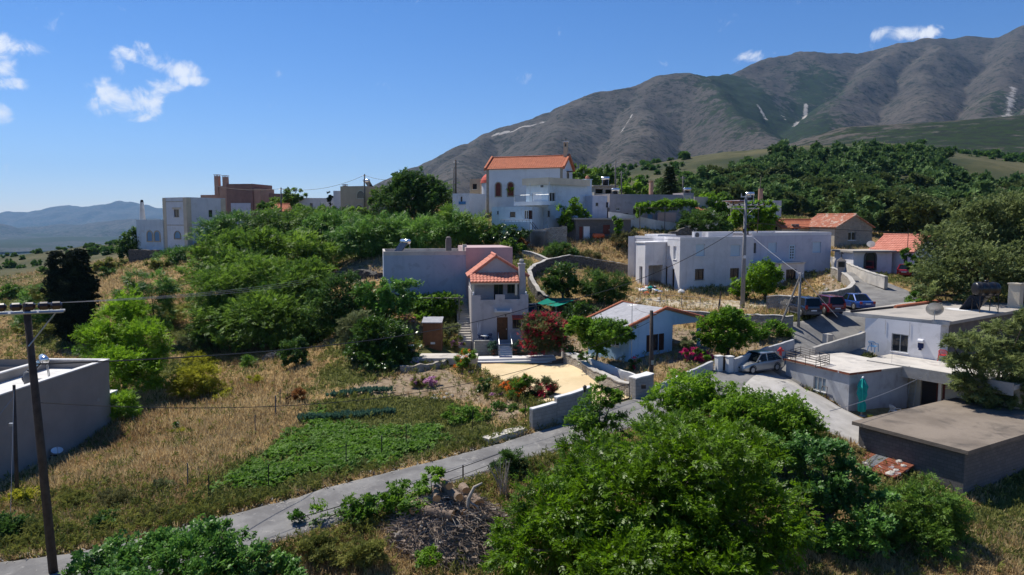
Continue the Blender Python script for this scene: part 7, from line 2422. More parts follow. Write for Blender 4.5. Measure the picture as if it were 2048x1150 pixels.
# ================================================================ yard things
def yard_things():
 c = [at(1072, 607, 71), at(1098, 595, 75), at(1160, 597, 75), at(1112, 613, 69.5)]
 o = sum(c, Vector()) / 4
 t = thing('shade_net', 'green shade net stretched over the dark car behind the oleander', 'shade net', o, 0)
 n = 9
 vs = []
 for i in range(n):
  for j in range(n):
   u, v = i / (n - 1), j / (n - 1)
   p = c[0].lerp(c[1], v).lerp(c[3].lerp(c[2], v), u) - o
   p.z -= .45 * 16 * u * (1 - u) * v * (1 - v) * .6 + .05 * math.sin(9 * u) * math.sin(7 * v)
   vs.append(p)
 mb = MB()
 mb.mesh(vs, [(i * n + j, (i + 1) * n + j, (i + 1) * n + j + 1, i * n + j + 1) for i in range(n - 1) for j in range(n - 1)])
 mb.build('net', M['net_green'], t, True)
 for p in c:
  mb = MB()
  q_ = p - o
  mb.tube([q_ + Vector((0, 0, .05)), Vector((q_.x, q_.y, hz(p.x, p.y) - o.z - .2))], .035, 5)
  mb.build('pole', M['galvanised'], t)
 A, B = at(846, 706, 63), at(883, 706, 63)
 z = hz(A.x, A.y)
 b = Bld('garden_store', 'brown wooden garden store with a grey felt lid beside the stairs', Vector((A.x, A.y, z)), Vector((B.x, B.y, z)), 1.3, 2.0, 'store')
 b.walls('wood_shed', foot=-.6)
 mb = MB()
 mb.mesh([(-.08, -.12, 1.98), (b.w + .08, -.12, 1.98), (b.w + .08, 1.42, 2.28), (-.08, 1.42, 2.28), (-.08, -.12, 2.05), (b.w + .08, -.12, 2.05), (b.w + .08, 1.42, 2.35), (-.08, 1.42, 2.35)],
   [(3, 2, 1, 0), (4, 5, 6, 7), (0, 1, 5, 4), (1, 2, 6, 5), (2, 3, 7, 6), (3, 0, 4, 7)])
 mb.build('lid', M['roof_felt'], b.root)
 part_box(b.root, 'door', 'wood_shed', (.12, b.w - .12, -.03, -.004, .05, 1.8))
 part_box(b.root, 'vent', 'whitewash', (b.w * .42, b.w * .66, -.06, -.033, .12, .3))
 mb = MB()
 a0 = G(836, 712)
 mb.box(-.3, 5.0, -1.3, .9, -.5, .06)
 tag(mb.build('paving_slab', M['concrete_pale'], None, False, a0), 'pale concrete paving in front of the brown garden store', 'paving')
 t = thing('plastic_drum', 'dark drum with a white top beside the citrus tree', 'drum', G(823, 712), 0)
 mb = MB()
 mb.lathe([(.28, 0), (.32, .1), (.32, .75), (.28, .85)], 12)
 mb.build('drum', M['black_plastic'], t, True)
 mb = MB()
 mb.lathe([(.29, .852), (.3, .92), (.05, .96)], 12)
 mb.build('lid', M['white_plastic'], t)
 f = CH.fr
 rr = random.Random(8)
 for i, (cx, lab) in enumerate(((885, 'terracotta pot left of the white house steps'), (1040, 'terracotta pot right of the white house steps'))):
  x = f.f(*q(5, cx, 880), -2.2)[0]
  t = thing('flower_pot', lab, 'pot', f.wd(x, -2.25, -.985), 0, 'pots beside the steps')
  mb = MB()
  mb.lathe([(.16, 0), (.24, .36), (.27, .38), (.27, .45), (.22, .45), (.2, .38)], 12)
  mb.build('pot', M['terracotta'], t)
 for i in range(2):
  x = f.f(*q(5, (800, 850)[i], 800), -1.0)[0]
  chair(['dark garden chair on the house platform nearest the stairs', 'dark garden chair on the house platform beside the door'][i], f.wd(x, -.9, -.17), f.rz + rr.uniform(2.4, 3.8), 'cloth_navy', 'chairs on the house platform')
 t = thing('cafe_table', 'small round white table on the house platform between dark chairs', 'table', f.wd(f.f(*q(5, 825, 800), -.9)[0], -1.1, -.17), 0)
 mb = MB()
 mb.lathe([(.36, .68), (.38, .70), (.36, .72)], 16)
 mb.build('tabletop', M['white_plastic'], t)
 mb = MB()
 mb.lathe([(.22, 0), (.2, .03), (.03, .06), (.03, .68)], 10)
 mb.build('pedestal', M['white_plastic'], t)
 x = f.f(*q(5, 782, 720), -.4)[0]
 t = thing('folded_drying_rack', 'slim white folded drying rack standing against the house wall', 'drying rack', f.wd(x, -.5, -.17), f.rz)
 mb = MB()
 for dx in (-.12, .12):
  mb.tube([(dx, -.1, 0), (-dx, .2, 1.75)], .02, 4)
  mb.tube([(dx, .1, 0), (dx, .1, 1.6)], .016, 4)
 mb.build('frame', M['white_paint'], t)
 mb = MB()
 mb.box(-.55, .55, -.3, .3, 0, .03)
 tag(mb.build('door_mat', M['cloth_navy'], None, False, f.wd(f.f(*q(5, 975, 925), -3.6)[0], -3.6, -.985)), 'dark mat lying at the foot of the white steps', 'mat')
 cols = ['cloth_white', 'white_plastic', 'teal_cloth', 'orange_plastic', 'blue_plastic', 'black_plastic', 'terracotta', 'yellow_plastic', 'cloth_navy', 'red_paint', 'plaster_tan']
 names = {'cloth_white': 'white', 'white_plastic': 'cream', 'teal_cloth': 'teal', 'orange_plastic': 'orange', 'blue_plastic': 'blue', 'black_plastic': 'black', 'terracotta': 'rust brown', 'yellow_plastic': 'yellow', 'cloth_navy': 'navy', 'red_paint': 'red', 'plaster_tan': 'tan'}
 c0 = G(1300, 582)
 for i in range(40):
  m_ = cols[i % len(cols)] if i % 3 else 'cloth_white'
  a, r = rr.uniform(0, 6.28), rr.uniform(0, 1) ** .6
  x, y = c0.x + 1.9 * r * math.cos(a), c0.y + 1.5 * r * math.sin(a)
  rock(names[m_] + ' rubbish bag in the heap by the white building porch', Vector((x, y, hz(x, y) + .12 + .35 * (1 - r))), rr.uniform(.14, .34), 'bags in the rubbish heap', rr, m_, .6)
 for k in range(36):
  px, py = rr.choice([(1640 + rr.uniform(-30, 40), 560 + rr.uniform(-8, 25)), (rr.uniform(1270, 1330), rr.uniform(590, 605)), (rr.uniform(690, 765), rr.uniform(540, 560)), (rr.uniform(1290, 1340), rr.uniform(466, 480))])
  rock('pale loose stone lying on the bare ground', G(px, py) + Vector((0, 0, .02)), rr.uniform(.12, .35), 'loose stones on the slopes', rr, rr.choice(['stone_cap', 'concrete_pale', 'stone_wall']))
 for k in range(14):
  a = rr.uniform(0, 6.28)
  c1 = G(884, 793)
  x, y = c1.x + .7 * math.cos(a), c1.y + .5 * math.sin(a)
  rock('pale stone in the small ring of stones on the bare garden soil', Vector((x, y, hz(x, y) + .04)), rr.uniform(.1, .2), 'stones in the garden ring', rr)
 rock('white boulder at the corner of the white building', G(1362, 588) + Vector((0, 0, .2)), .38, None, rr, 'whitewash', .9)
 c2 = at(888, 1022, 31.3)
 logs = [(-.9, .3, .25, .5, .18), (-.3, .5, .25, .2, .2), (.35, .45, .3, -.3, .17), (.9, .2, .3, .9, .2), (-.6, -.2, .2, 1.0, .19), (.0, -.3, .25, -.2, .21), (.6, -.35, .2, .4, .16), (-.3, .1, .6, -.5, .17), (.3, .1, .62, .3, .18), (.05, .2, .92, .1, .15), (-1.2, -.1, .2, -.4, .15), (1.2, .5, .25, .1, .16), (-.1, -.75, .2, 1.4, .2), (.75, .7, .55, -.2, .2)]
 for i, (x, y, z, a, r) in enumerate(logs):
  L = rr.uniform(.7, 1.1) if i % 4 else 1.3
  r *= 1.12
  o = thing('cut_log', 'sawn log with an orange brown cut end in the pile above the brush heap', 'log', Vector((c2.x + x * 1.15, c2.y + y * 1.1, c2.z + z * 1.25)), -1.5 + a * .55, 'sawn logs in the pile')
  o.rotation_euler = (0, rr.uniform(-.12, .12), -1.15 + a * .55)
  mb = MB()
  mb.tube([(-L / 2, 0, 0), (L / 2, 0, 0)], r, 10, caps=False)
  mb.build('bark', M['log_bark'], o, True)
  for s in (-1, 1):
   mb = MB()
   mb.tube([(s * L / 2 - s * .02, 0, 0), (s * (L / 2 + .004), 0, 0)], r * .96, 10)
   mb.build('cut_end', M['log_end'], o)
 hp0 = G(905, 1075)
 mb = MB()
 rs = random.Random(21)
 def mound(x, y):
  return max(0, 1.45 * (1 - (x / 2.9) ** 2 - ((y - .4) / 2.3) ** 2))
 for i in range(2600):
  a, r = rs.uniform(0, 6.28), math.sqrt(rs.random())
  x, y = 2.9 * r * math.cos(a), .4 + 2.3 * r * math.sin(a)
  zz = hz(hp0.x + x, hp0.y + y) - hp0.z
  z = zz + mound(x, y) * rs.uniform(.6, 1.02) + .05
  L = rs.choice([.25, .35, .5, .8]) * rs.uniform(.7, 1.3)
  th, el = rs.uniform(0, 6.28), rs.uniform(-.45, .6)
  d = Vector((math.cos(th) * math.cos(el), math.sin(th) * math.cos(el), math.sin(el))) * L
  w = rs.uniform(.010, .032) if i % 6 else rs.uniform(.04, .085)
  p = Vector((x, y, z))
  mb.tube([p - d / 2, p + Vector((rs.uniform(-.08, .08), rs.uniform(-.08, .08), rs.uniform(-.05, .05))), p + d / 2], [w, w * .9, w * .5], 5 if w > .05 else 4, 1 if rs.random() < .10 else 0)
 for i in range(700):
  a, r = rs.uniform(0, 6.28), math.sqrt(rs.random())
  x, y = 3.0 * r * math.cos(a), .3 + 2.5 * r * math.sin(a)
  z = hz(hp0.x + x, hp0.y + y) - hp0.z + mound(x, y) + .08
  th = a + rs.uniform(-1.2, 1.2)
  d = Vector((math.cos(th), math.sin(th), rs.uniform(-.55, .35))) * rs.uniform(.5, 1.3)
  p = Vector((x, y, z))
  w = rs.uniform(.007, .02)
  mb.tube([p - d / 2, p + Vector((rs.uniform(-.12, .12), rs.uniform(-.12, .12), rs.uniform(0, .12))), p + d / 2], [w * 1.3, w, w * .4], 3, 1 if rs.random() < .22 else 0)
 core = []
 for i in range(15):
  for j in range(15):
   x, y = -2.9 + 5.8 * i / 14, -1.9 + 4.6 * j / 14
   core.append((x, y, hz(hp0.x + x, hp0.y + y) - hp0.z + mound(x, y) * .85 + rs.uniform(-.08, .08) - .05))
 mb.mesh(core, [(i * 15 + j, (i + 1) * 15 + j, (i + 1) * 15 + j + 1, i * 15 + j + 1) for i in range(14) for j in range(14)])
 o = mb.build('brush_heap', [M['brush'], M['brush_pale']], None, False, hp0)
 tag(o, 'large heap of grey roots and dead brush beside the road', 'brush heap')
 mb = MB()
 mb.tube([(.3, .2, .3), (.45, .2, .9), (.5, .3, 1.6), (.75, .4, 2.1), (1.1, .5, 2.25)], [.11, .10, .09, .07, .04], 7)
 mb.tube([(.47, .25, 1.2), (.0, .1, 1.25), (-.5, 0, 1.1)], [.06, .05, .02], 6)
 mb.tube([(.5, .3, 1.5), (.9, .2, 1.3), (1.2, .1, .8)], [.05, .035, .015], 5)
 tag(mb.build('dead_branch', M['brush_pale'], None, True, hp0 + Vector((.2, -.2, .1))), 'forked pale dead branch sticking out of the brush heap', 'branch')
 mb = MB()
 b0 = G(1010, 990)
 for i in range(26):
  a = rs.uniform(-.5, .5)
  mb.tube([(rs.uniform(-.25, .25), rs.uniform(-.2, .2), 0), (a * 1.2 - .3, rs.uniform(-.2, .2), rs.uniform(1.2, 2.0))], [.018, .008], 4)
 tag(mb.build('cane_bundle', M['brush_pale'], None, False, b0), 'bundle of pale dry canes at the edge of the big walnut tree', 'bundle')
 mb = MB()
 b1 = G(548, 722)
 for i in range(160):
  a, r = rs.uniform(0, 6.28), math.sqrt(rs.random())
  x, y = 1.1 * r * math.cos(a), .8 * r * math.sin(a)
  th = rs.uniform(0, 6.28)
  d = Vector((math.cos(th), math.sin(th), rs.uniform(-.3, .5))) * rs.uniform(.3, .7)
  p = Vector((x, y, .7 * (1 - r * r) * rs.uniform(.5, 1)))
  mb.tube([p - d / 2, p + d / 2], [.03, .015], 4)
 tag(mb.build('twig_heap', M['brush_pale'], None, False, b1), 'small grey heap of twigs in the meadow beside a round bush', 'twig heap')
 for i in range(26):
  a, r = rr.uniform(0, 6.28), rr.uniform(0, 1) ** .5
  c3 = G(812, 640)
  x, y = c3.x + 1.3 * r * math.cos(a), c3.y + .9 * r * math.sin(a)
  rock('broken red tile piece in the heap beside the vine pergola', Vector((x, y, hz(x, y) + .5 * (1 - r))), rr.uniform(.12, .28), 'broken tiles by the pergola', rr, 'tile_worn', .4)
yard_things()
# ================================================================ plants
def leafq(w, droop=.12, l=1.0):
 return np.array([(0, 0, 0), (.5 * l, w, .06), (l, 0, -droop), (.5 * l, -w, .06)], float)
def rz3(a):
 c, s = math.cos(a), math.sin(a)
 return np.array([(c, -s, 0), (s, c, 0), (0, 0, 1.0)])
def ry3(a):
 c, s = math.cos(a), math.sin(a)
 return np.array([(c, 0, s), (0, 1.0, 0), (-s, 0, c)])
def sprig(kind):
 r = np.random.default_rng(3)
 out = []
 if kind == 'pinnate':
  for i in range(7):
   x = .3 + .42 * (i // 2)
   a = (1 if i % 2 else -1) * .95 if i < 6 else 0
   out.append(leafq(.2) @ ry3(r.uniform(-.1, .3)).T @ rz3(a).T + (x, 0, -.05 * x * x))
 elif kind == 'fan':
  for i in range(9):
   x = .25 + .36 * (i // 2)
   a = (1 if i % 2 else -1) * 1.1 if i < 8 else 0
   out.append(leafq(.12, .3) @ ry3(.15).T @ rz3(a).T + (x, 0, .25 * x - .16 * x * x))
 elif kind == 'broad':
  for i in range(6):
   out.append(leafq(.3) @ ry3(r.uniform(-.7, .5)).T @ rz3(i * 2.4).T + (r.uniform(0, .9), 0, r.uniform(-.2, .2)))
 elif kind == 'lance':
  for i in range(8):
   out.append(leafq(.1, .05) @ ry3(-r.uniform(.2, .9)).T @ rz3(i * 2.4).T + (.12 * i, 0, 0))
 elif kind == 'spike':
  for i in range(6):
   out.append(leafq(.16, -.1) @ ry3(-r.uniform(.9, 1.4)).T @ rz3(i * 2.4).T + (r.uniform(-.3, .3), r.uniform(-.3, .3), 0))
 elif kind == 'layer':
  for i in range(8):
   out.append(leafq(.13, .02) @ ry3(r.uniform(-.4, .1)).T @ rz3((i - 3.5) * .5).T + (.2 * (i % 4), 0, 0))
 elif kind == 'one':
  for i in range(3):
   out.append(leafq(.34) @ ry3(r.uniform(-.6, .4)).T @ rz3(i * 2.1).T)
 return np.array(out)
SPR = {k: sprig(k) for k in ('pinnate', 'fan', 'broad', 'lance', 'spike', 'layer', 'one')}
def unit(a):
 return a / np.maximum(np.linalg.norm(a, axis=1, keepdims=True), 1e-9)
def place(kind, pos, xdir, zdir, size):
 """sprigs placed at pos with x along xdir and z near zdir"""
 x = unit(xdir)
 z = unit(zdir - x * (zdir * x).sum(1, keepdims=True))
 y = np.cross(z, x)
 B = np.stack([x, y, z], 2) * size[:, None, None]
 T = SPR[kind]
 V = np.einsum('nij,mkj->nmki', B, T) + pos[:, None, None, :]
 return V
def quads_of(V):
 n = V.shape[0] * V.shape[1]
 return V.reshape(-1, 3), np.arange(n * 4).reshape(n, 4)
def crown(blobs, L, kind, cov=2.2, up=.35, inner=.22, seed=1, tight=.17, nmax=60000, nmin=40):
 """foliage over a set of ellipsoid lobes (cx, cy, cz, rx, ry, rz): sprigs gathered in clumps over the lobes, some inside"""
 g = np.random.default_rng(seed)
 B = np.array(blobs, float)
 rm = (B[:, 3] * B[:, 4] * B[:, 5]) ** (1 / 3)
 area = 4 * math.pi * rm ** 2
 m = len(SPR[kind])
 lw = {'pinnate': .2, 'fan': .12, 'broad': .3, 'lance': .1, 'spike': .16, 'layer': .13, 'one': .34}[kind]
 n = int(min(nmax, max(nmin, cov * area.sum() / (m * lw * L * L))))
 nc = max(10, n // (26 if L < .19 else 15))
 bi = g.choice(len(B), nc, p=area / area.sum())
 d = unit(g.normal(size=(nc, 3)) + (0, 0, .25))
 bump = 1 + .2 * np.sin(d[:, 0] * 5 + bi) * np.cos(d[:, 1] * 4.3 + bi * 2) + .13 * g.normal(size=nc)
 rad = (.80 + .22 * g.random(nc)) * bump
 ins = g.random(nc) < inner
 rad[ins] *= g.random(ins.sum()) ** .5
 C = B[bi, :3] + d * B[bi, 3:] * rad[:, None]
 ctone = np.clip(.48 + .24 * g.normal(size=nc), 0, 1)
 ci = g.integers(0, nc, n)
 pos = C[ci] + g.normal(size=(n, 3)) * (tight * rm[bi[ci]])[:, None] * (1, 1, .7)
 out = d[ci]
 rnd = g.normal(size=(n, 3))
 xd = out * .9 + rnd * .55 + np.array((0, 0, up - .3))
 zd = out * .5 + rnd[:, ::-1] * .45 + np.array((0, 0, .75))
 size = L * (.75 + .5 * g.random(n))
 V = place(kind, pos, xd, zd, size)
 tone = np.clip(np.repeat(ctone[ci], m) + .16 * g.normal(size=n * m), 0, 1)
 return V, tone
def lobes(spec, base=None):
 """pixel lobes (px, py, D, rpx, rpy) -> ellipsoids relative to base"""
 out = []
 for (px, py, D, rx, ry) in spec:
  c = at(px, py, D)
  k = .9 if D < 60 else .98
  r = k * rx * D / FPX
  out.append((c.x - base.x, c.y - base.y, c.z - base.z, r, r * .9, k * ry * D / FPX))
 return out
def trunk_mesh(root, bl, r, bark, seed, lean=None, name='trunk'):
 rr = random.Random(seed)
 mb = MB()
 c = Vector((sum(b[0] for b in bl) / len(bl), sum(b[1] for b in bl) / len(bl), min(b[2] - .35 * b[5] for b in bl)))
 zf = max(.5, c.z)
 fork = Vector((c.x * .6, c.y * .6, zf * .75))
 mid = fork * .5 + Vector((rr.uniform(-.12, .12), rr.uniform(-.12, .12), 0)) * zf * .3
 mb.tube([Vector((0, 0, -.5)), Vector((0, 0, .05)), mid, fork], [r * 1.45, r * 1.1, r * .9, r * .8], 8)
 for b in bl:
  e = Vector(b[:3])
  k = fork.lerp(e, .5) + Vector((rr.uniform(-.2, .2), rr.uniform(-.2, .2), .15)) * b[3] * .5
  mb.tube([fork - Vector((0, 0, r)), k, e], [r * .62, r * .42, r * .15], 6)
  for j in range(4):
   d = Vector((rr.gauss(0, 1), rr.gauss(0, 1), rr.uniform(-.2, 1))).normalized()
   s = k.lerp(e, rr.random())
   mb.tube([s, s + Vector((d.x * b[3], d.y * b[4], d.z * b[5])) * .75], [r * .2, r * .05], 4)
 return mb.build(name, M[bark], root)
NPL = [0]
def plant(name, label, cat, base, spec, mat, kind='broad', L=None, cov=2.2, trunk=None, bark='bark', group=None, bloom=None, up=.35, inner=.22, tight=.17, real=.12):
 """base: pixel on the ground (or Vector); spec: pixel lobes"""
 NPL[0] += 1
 b = base if isinstance(base, Vector) else G(*base)
 D = sum(s[2] for s in spec) / len(spec)
 if not isinstance(base, Vector):
  if abs(b.y - D) > 4.5:
   spec = [(x, y, d + b.y - D, a_, c_) for x, y, d, a_, c_ in spec]
   D = b.y
  else:
   b = at(base[0], base[1], D)
   b.z = hz(b.x, b.y)
 bl = lobes(spec, b)
 px = D / 731.0
 L = L or max(real, 2.3 * px)
 V, tone = crown(bl, L, kind, cov, up, inner, NPL[0] * 7 + 1, tight)
 tone = np.clip(tone + random.Random(NPL[0]).uniform(-.2, .25), 0, 1)
 v, f = quads_of(V)
 if trunk is None and bloom is None:
  o = np_mesh(name, v, f, M[mat], None, tone)
  o.location = b
  return tag(o, label, cat, group)
 root = thing(name, label, cat, b, 0, group)
 np_mesh('crown' if trunk else 'foliage', v, f, M[mat], root, tone)
 if trunk:
  trunk_mesh(root, bl, trunk, bark, NPL[0])
 if bloom:
  bm, share = bloom
  V, tone = crown([(x, y, z, a * 1.04, b_ * 1.04, c * 1.04) for x, y, z, a, b_, c in bl], max(.09, 1.7 * px), 'one', share, .6, .0, NPL[0] * 7 + 2, tight * .8, 6000, 14)
  v, f = quads_of(V)
  np_mesh('blossom', v, f, M[bm], root, tone)
 return root
def B_(D, *l):
 return [(x, y, D + (o[0] if o else 0), a, b) for (x, y, a, b, *o) in l]
def trees():
 P = plant
 P('cypress_tree', 'tall dark double topped cypress on the grassy slope above the taupe house', 'tree', (141, 690), B_(79, (152, 532, 22, 40), (118, 550, 22, 45), (156, 585, 34, 50), (122, 600, 28, 55), (154, 630, 32, 50), (136, 655, 22, 34)), 'leaf_cypress', 'spike', .36, 6.5, .22, up=1.6, inner=.3, tight=.12)
 P('walnut_tree', 'bright green bushy tree rising right behind the taupe house wall', 'tree', (245, 800), B_(58, (250, 645, 50, 46, 3), (200, 690, 46, 44), (292, 690, 44, 50), (225, 742, 66, 44, -3), (288, 748, 44, 40, -2), (250, 620, 28, 26, 4)), 'leaf_mulberry', 'pinnate', None, 2.2, .22)
 P('ailanthus_tree', 'thin open branched tree with fan leaves above the pale dry field', 'tree', (322, 690), B_(84, (300, 560, 40, 14), (333, 585, 22, 22), (262, 582, 26, 12), (322, 630, 20, 26), (290, 610, 20, 14)), 'leaf_fan', 'fan', .3, 1.5, .12)
 P('fan_shrub', 'dark green fan leaved shrubs just left of the cypress', 'shrub', (90, 660), B_(86, (82, 602, 32, 22), (112, 640, 36, 20), (66, 640, 28, 16)), 'leaf_fan', 'fan', .32, 2)
 P('shrub', 'pale green shrub in front of the cypress foot at left', 'shrub', (95, 668), B_(82, (100, 585, 30, 14), (75, 660, 40, 10)), 'leaf_weed', 'broad', None, 1.6)
 P('shrub', 'leafy light green shrub at the far corner of the taupe house', 'shrub', (248, 838), B_(51, (245, 812, 32, 24), (262, 826, 22, 16)), 'leaf_mulberry', 'fan', None, 2.2)
 P('evergreen_tree', 'dark round evergreen tree standing left of the blue villa', 'tree', (262, 522), B_(128, (262, 486, 25, 22), (270, 502, 22, 18), (250, 500, 16, 18)), 'leaf_dark', 'broad', None, 2.4, .2)
 P('fan_shrub', 'fan leaved shrub below the blue villa windows', 'shrub', (350, 532), B_(119, (345, 518, 30, 12), (380, 512, 24, 12), (365, 524, 24, 9)), 'leaf_fan', 'fan', .42, 2)
 P('shrub', 'yellow green shrub at the edge of the pale field under the villa', 'shrub', (318, 544), B_(116, (315, 534, 22, 9), (300, 538, 18, 7)), 'leaf_weed', 'broad', None, 2)
 P('shrub', 'low green shrubs at the crest left of the villa retaining wall', 'shrub', (230, 535), B_(126, (232, 524, 18, 12), (208, 532, 20, 9)), 'leaf_weed', 'broad', None, 2)
 P('walnut_tree', 'largest spreading tree of the slope with deep shade beneath', 'tree', (520, 692), B_(84, (448, 590, 56, 52), (520, 566, 66, 50, 3), (590, 596, 56, 56), (540, 640, 86, 46, -4), (430, 642, 44, 46, -3), (622, 560, 38, 36, 2), (480, 660, 40, 26, -4), (600, 650, 44, 36, -3)), 'leaf_slope', 'pinnate', None, 2.2, .35)
 P('walnut_tree', 'rounded tree above the largest slope tree toward the villa', 'tree', (470, 610), B_(99, (460, 508, 56, 38), (412, 540, 38, 40), (522, 500, 46, 34), (470, 545, 60, 34, -4)), 'leaf_slope', 'pinnate', None, 2.2, .28)
 P('ailanthus_tree', 'light green tree on the slope beneath the brick tower house', 'tree', (440, 500), B_(114, (430, 466, 34, 26), (472, 450, 38, 20), (455, 480, 40, 20)), 'leaf_fan', 'fan', .4, 2.1, .2)
 P('ailanthus_tree', 'tree below the small orange tiled house on the slope', 'tree', (570, 485), B_(124, (548, 448, 46, 22), (612, 440, 44, 20), (580, 462, 46, 20)), 'leaf_slope', 'fan', .42, 2.1, .2)
 P('walnut_tree', 'tree in the middle of the slope with dark gaps beneath', 'tree', (600, 560), B_(105, (590, 508, 56, 36), (640, 520, 40, 30), (560, 530, 36, 26)), 'leaf_slope', 'pinnate', None, 2.1, .25)
 P('ailanthus_tree', 'fan leaved tree under the white ridge house', 'tree', (670, 495), B_(122, (682, 452, 50, 26), (640, 460, 38, 22), (668, 472, 40, 18)), 'leaf_fan', 'fan', .42, 2.2, .2)
 P('ailanthus_tree', 'wide fan leaved tree above the broken stone bank', 'tree', (740, 510), B_(116, (742, 476, 54, 30), (698, 488, 40, 22), (790, 468, 46, 32), (760, 494, 40, 18)), 'leaf_fan', 'fan', .42, 2.2, .22)
 P('carob_tree', 'big dark rounded tree on the ridge left of the church poles', 'tree', (830, 452), B_(129, (830, 398, 56, 42), (790, 412, 40, 42), (870, 412, 44, 40), (815, 368, 30, 22), (850, 378, 30, 24)), 'leaf_dark', 'broad', None, 2.6, .3)
 P('ailanthus_tree', 'leafy tree below the big dark ridge tree', 'tree', (850, 505), B_(111, (848, 474, 50, 30), (900, 462, 38, 28), (812, 486, 30, 20)), 'leaf_fan', 'fan', .4, 2.2, .2)
 P('ailanthus_tree', 'yellowish green tree left of the blue white annex', 'tree', (935, 495), B_(108, (930, 458, 42, 24), (962, 478, 24, 13), (906, 438, 30, 18)), 'leaf_slope', 'fan', .4, 2.1, .18)
 P('fruit_tree', 'tree crowding against the lower end of the slate blue wall', 'tree', (690, 660), B_(82, (690, 592, 46, 42), (650, 618, 38, 40), (722, 622, 32, 28), (680, 640, 40, 22)), 'leaf_dark', 'broad', None, 2.2, .2)
 P('fig_tree', 'broad leaved fig in front of the slate blue wall', 'tree', (780, 650), B_(72.5, (760, 588, 36, 24), (806, 588, 34, 30), (780, 622, 40, 22), (742, 612, 30, 22)), 'leaf_fig', 'broad', .26, 2.0, .16)
 P('shrub', 'yellow olive shrub between the fig and the citrus tree', 'shrub', (715, 692), B_(72, (716, 650, 32, 24), (700, 668, 26, 18), (732, 672, 22, 16)), 'leaf_olive', 'lance', None, 2.0)
 P('citrus_tree', 'dark glossy citrus tree casting deep shade beside the garden store', 'tree', (768, 752), B_(60, (760, 668, 50, 30), (730, 700, 34, 34), (792, 698, 38, 36), (765, 722, 48, 26, -1.5), (740, 660, 26, 20)), 'leaf_citrus', 'broad', None, 2.6, .17)
 P('round_shrub', 'dark round shrub alone in the dry meadow by the twig heap', 'shrub', (592, 734), B_(71, (592, 700, 25, 26), (582, 716, 18, 14), (603, 716, 16, 14)), 'leaf_dark', 'broad', None, 2.2)
 P('citrus_tree', 'round glossy tree beside the curving retaining wall', 'tree', (1125, 606), B_(80, (1125, 556, 32, 27), (1106, 570, 20, 22), (1145, 572, 18, 20)), 'leaf_citrus', 'broad', None, 2.6, .15)
 P('olive_tree', 'dull olive green tree with thin trunk between citrus and white porch', 'tree', (1205, 618), B_(75, (1192, 568, 28, 24), (1234, 574, 22, 24), (1180, 588, 18, 16), (1212, 590, 22, 14)), 'leaf_dark', 'lance', None, 2.2, .12)
 P('shrub', 'green bush behind the vine next to the shade net', 'shrub', (1165, 655), B_(69, (1165, 626, 30, 20), (1145, 640, 20, 14)), 'leaf_citrus', 'broad', None, 2.2)
 P('oleander', 'large red flowering oleander at the right corner of the house', 'shrub', (1090, 708), B_(62.5, (1090, 660, 40, 32), (1064, 652, 22, 24), (1116, 672, 24, 28), (1080, 684, 34, 20)), 'leaf_oleander', 'lance', None, 2.2, None, 'bark', None, ('bloom_red', .9))
 P('grape_vine', 'broad vine spreading over the left flank of the blue cottage', 'vine', (1190, 718), B_(57, (1200, 662, 54, 26), (1160, 655, 30, 22), (1246, 664, 26, 22), (1212, 684, 38, 18), (1180, 678, 30, 18)), 'leaf_vine', 'broad', None, 2.8, .09)
 P('mulberry_tree', 'rounded bright green mulberry by the white gate pillars', 'tree', (1458, 742), B_(57.5, (1455, 658, 52, 36), (1420, 666, 28, 26), (1492, 664, 28, 26), (1455, 634, 36, 18), (1450, 686, 36, 18)), 'leaf_mulberry', 'broad', None, 2.5, .15)
 P('shrub', 'yellow green shrub between the mulberry and the forked pole', 'shrub', (1535, 690), B_(62, (1540, 662, 32, 18), (1515, 672, 26, 16), (1562, 674, 18, 10)), 'leaf_vine', 'broad', None, 2.0)
 P('bougainvillea', 'magenta bougainvillea in the bed before the blue cottage porch', 'shrub', (1395, 738), B_(56.5, (1385, 706, 20, 12), (1412, 716, 18, 12), (1370, 722, 12, 8)), 'leaf_vine', 'broad', None, 1.3, None, 'bark', None, ('bloom_magenta', 1.6))
 P('shrub', 'pale olive shrub at the open porch of the blue cottage', 'shrub', (1370, 716), B_(57.5, (1369, 690, 15, 18), (1382, 676, 10, 10)), 'leaf_olive', 'lance', None, 1.7)
 P('fig_tree', 'bright green small tree against the white extension wall', 'tree', (1532, 610), B_(76, (1526, 556, 34, 28), (1548, 572, 20, 24), (1508, 574, 18, 18), (1528, 536, 20, 14)), 'leaf_mulberry', 'broad', None, 2.3, .2)
 P('fig_tree', 'smaller tree left of the tall concrete pole before the white wall', 'tree', (1492, 613), B_(77, (1478, 564, 16, 16), (1482, 582, 16, 14)), 'leaf_mulberry', 'broad', None, 2.2, .1)
 P('oleander', 'white flowering oleander behind the dry stone wall', 'shrub', (1398, 478), B_(102, (1396, 442, 32, 20), (1378, 452, 18, 16), (1416, 456, 20, 16)), 'leaf_dark', 'lance', None, 2.3, None, 'bark', None, ('bloom_white', .22))
 P('laurel_tree', 'dark tree right of the white oleander', 'tree', (1432, 480), B_(104, (1432, 450, 26, 26), (1450, 464, 18, 14)), 'leaf_dark', 'broad', None, 2.4, .15)
 P('fruit_tree', 'fresh green tree beside the cream house at the end of the mauve house', 'tree', (1425, 448), B_(117, (1422, 412, 28, 22), (1440, 424, 20, 16), (1404, 420, 14, 12)), 'leaf_mulberry', 'broad', None, 2.3, .15)
